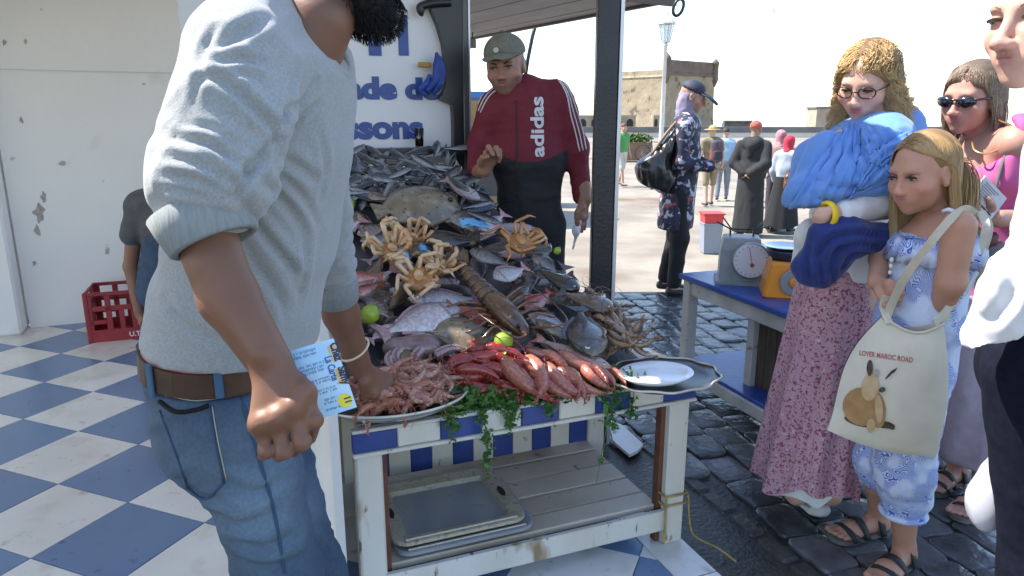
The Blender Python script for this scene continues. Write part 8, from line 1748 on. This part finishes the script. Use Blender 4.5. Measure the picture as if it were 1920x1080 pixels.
# tourist with backpack
p, P, Hd, s, f, r = walker('tourist in khaki shirt and shorts with a dark backpack walking away', (1328, 386), 14.6, PZ, 1.62, (-.12, .97, -.05), (.50, .32, .24), (.24, .19, .11), (.27, .22, .13), shorts=True, sleeve=False, stride=.10, res=.020); head_cover(p, Hd, 'sun_hat', M('straw_hat', (.50, .38, .15), .8, (.36, .27, .1), 20), .1, False, .016); m = MB(); m.lathe(Hd.w(0, -.05, .17), [(.10, .0), (.17, -.01), (.17, -.02), (.09, -.008)], 20); m.obj('hat_brim', MATS['straw_hat'], p, True)
bkp = thing('backpack', 'dark blue and red backpack on the tourist in khaki shorts', 'backpack', P(0, -.25, 1.2)); S = SDF(); S.ecap(P(.02, -.20, 1.02), P(.02, -.19, 1.34), (.14, .09), (.12, .07), r, .04); sobj('pack', [S.build(.018)], M('backpack_cloth', (.05, .055, .075), .8, (.20, .05, .05), 8, .5, .55), bkp); S = SDF(); S.ecap(P(.02, -.29, 1.04), P(.02, -.29, 1.16), (.10, .04), (.09, .035), r, .02); sobj('pocket', [S.build(.015)], M('backpack_pocket', (.03, .03, .04), .8), bkp)
p, P, Hd, s, f, r = walker('person in a light blue shirt half hidden behind the tourist with the backpack', (1352, 380), 15.6, PZ, 1.55, (.3, .9, -.05), (.42, .27, .2), (.30, .48, .66), (.20, .22, .26), res=.022, sleeve=False); head_cover(p, Hd, 'hair', M('dark_hair_far', (.03, .025, .02), .7), .0, False, .018)
p, P, Hd, s, f, r = walker('man in a green T-shirt and pale shorts walking beside the post', (1164, 350), 19.0, PZ, 1.62, (.5, -.8, -.05), (.46, .28, .2), (.08, .30, .09), (.50, .48, .42), shorts=True, sleeve=False, stride=.2, res=.024); head_cover(p, Hd, 'hair', M('red_brown_hair', (.14, .05, .03), .7), .05, False, .02)
# dark haired person and another behind the curly woman
p, P, Hd, s, f, r = walker('person with dark tied hair standing behind the woman in the blue shawl', (1730, 800), 3.35, -.005, 1.60, (.55, .8, -.05), (.46, .27, .2), (.06, .06, .08), (.05, .05, .07), res=.012)
S = SDF(); h = Hd.s; S.ell(Hd.w(0, -.08, .17), V(.36, .44, .37) * h, .02, R=Hd.R); S.ell(Hd.w(0, -.35, -.12), V(.28, .2, .34) * h, .05, R=Hd.R); S.ell(Hd.w(0, -.55, -.05), V(.14, .14, .14) * h, .03, R=Hd.R); S.ell(Hd.w(0, .44, -.10), V(.33, .30, .40) * h, .02, 'sub', R=Hd.R); sobj('hair', [S.build(.008, foldn(.01, 40, None, 4))], M('dark_brown_hair', (.035, .02, .016), .45, (.07, .035, .028), 40, stretch=(1, 1, .3)), p)
p, P, Hd, s, f, r = walker('person with short brown hair seen in the gap behind the girl', (1762, 640), 5.1, -.005, 1.50, (.3, .9, -.05), (.46, .27, .2), (.30, .30, .32), (.05, .05, .07), res=.016); head_cover(p, Hd, 'hair', M('mid_brown_hair', (.06, .04, .03), .6), -.1, False, .012)
# ---- man crouching before the wall, back to us
Yq = 4.35; A = lambda u, v, d=0.: at(u, v, Yq + d); pq = person('man in a dark grey T-shirt crouching before the white wall beside the red crate', A(300, 620)); Hd = Head(A(345, 322, .12), (.6, .6, -.5), .23)
B = SDF(); B.ecap(A(330, 500), A(305, 385), (.13, .12), (.16, .11), X1, .05); B.cap(A(305, 385), A(340, 350, .1), .08, .06, .05); B.cap(A(255, 400, -.03), A(245, 500, -.02), .05, .042, .03); B.cap(A(245, 500, -.02), A(262, 590, -.05), .042, .03, .02)
hand_sdf(A(262, 590, -.05), [A(264, 605, -.07), A(268, 606, -.06), A(272, 606, -.05), A(276, 604, -.04)], [A(266, 616, -.07), A(270, 618, -.06), A(275, 617, -.05), A(279, 614, -.04)], [A(268, 624, -.06), A(272, 627, -.05), A(276, 625, -.04), A(280, 621, -.03)], [A(268, 597, -.07), A(276, 604, -.09), A(280, 612, -.09)], S=B); B.cap(A(400, 400, .05), A(430, 500, .1), .05, .04, .03)
kq = A(420, 470, .35); B.cap(A(310, 530, .05), kq, .08, .06, .04); B.cap(kq, V(kq[0] - .05, kq[1] - .05, .06), .055, .04, .03); kq2 = A(290, 470, .35); B.cap(A(310, 530, .05), kq2, .08, .06, .04); B.cap(kq2, V(kq2[0] + .05, kq2[1] - .05, .06), .055, .04, .03)
sobj('body', [Hd.sdf(neck=A(335, 362, .1)).build(.009), B.build(.008)], skin_dark, pq, skin_col((.26, .13, .085), Hd)); head_cover(pq, Hd, 'hair', bh, .0)
S = SDF(); S.ecap(A(325, 480), A(300, 390), (.15, .14), (.17, .13), X1, .05); S.cap(A(262, 385, -.03), A(345, 375, .05), .085, .08, .05); S.cap(A(262, 392, -.04), A(247, 440, -.03), .072, .068, .03); S.cap(A(380, 385, .05), A(405, 430, .07), .07, .065, .03); sobj('t_shirt', [S.build(.009, foldn(.02, 10, None, 4))], M('dark_grey_jersey', (.095, .10, .11), .85, (.075, .08, .09), 20), pq)
S = SDF(); S.ecap(A(318, 470), A(312, 545), (.15, .14), (.17, .16), X1, .05)
for k_ in (kq, kq2): S.cap(A(310, 530, .05), k_, .10, .08, .04); S.cap(k_, V(k_[0], k_[1] - .05, .12), .075, .06, .04)
S.cap(A(292, 455, -.08), A(285, 545, -.05), .07, .08, .05); sobj('jeans', [S.build(.009, foldn(.012, 10, None, 6))], M('dark_blue_denim', (.035, .06, .11), .85, (.05, .085, .15), 20), pq)
for k_ in (kq, kq2): q = SDF(); b_ = V(k_[0], k_[1] - .06, .045); q.ecap(b_ + V(0, -.04, 0), b_ + V(.06, .14, -.01), (.045, .045), (.04, .03), X1, .02); sobj('shoe', [q.build(.011, cut=[(V(0, 0, .003), V(0, 0, -1))])], shoe_m, pq)
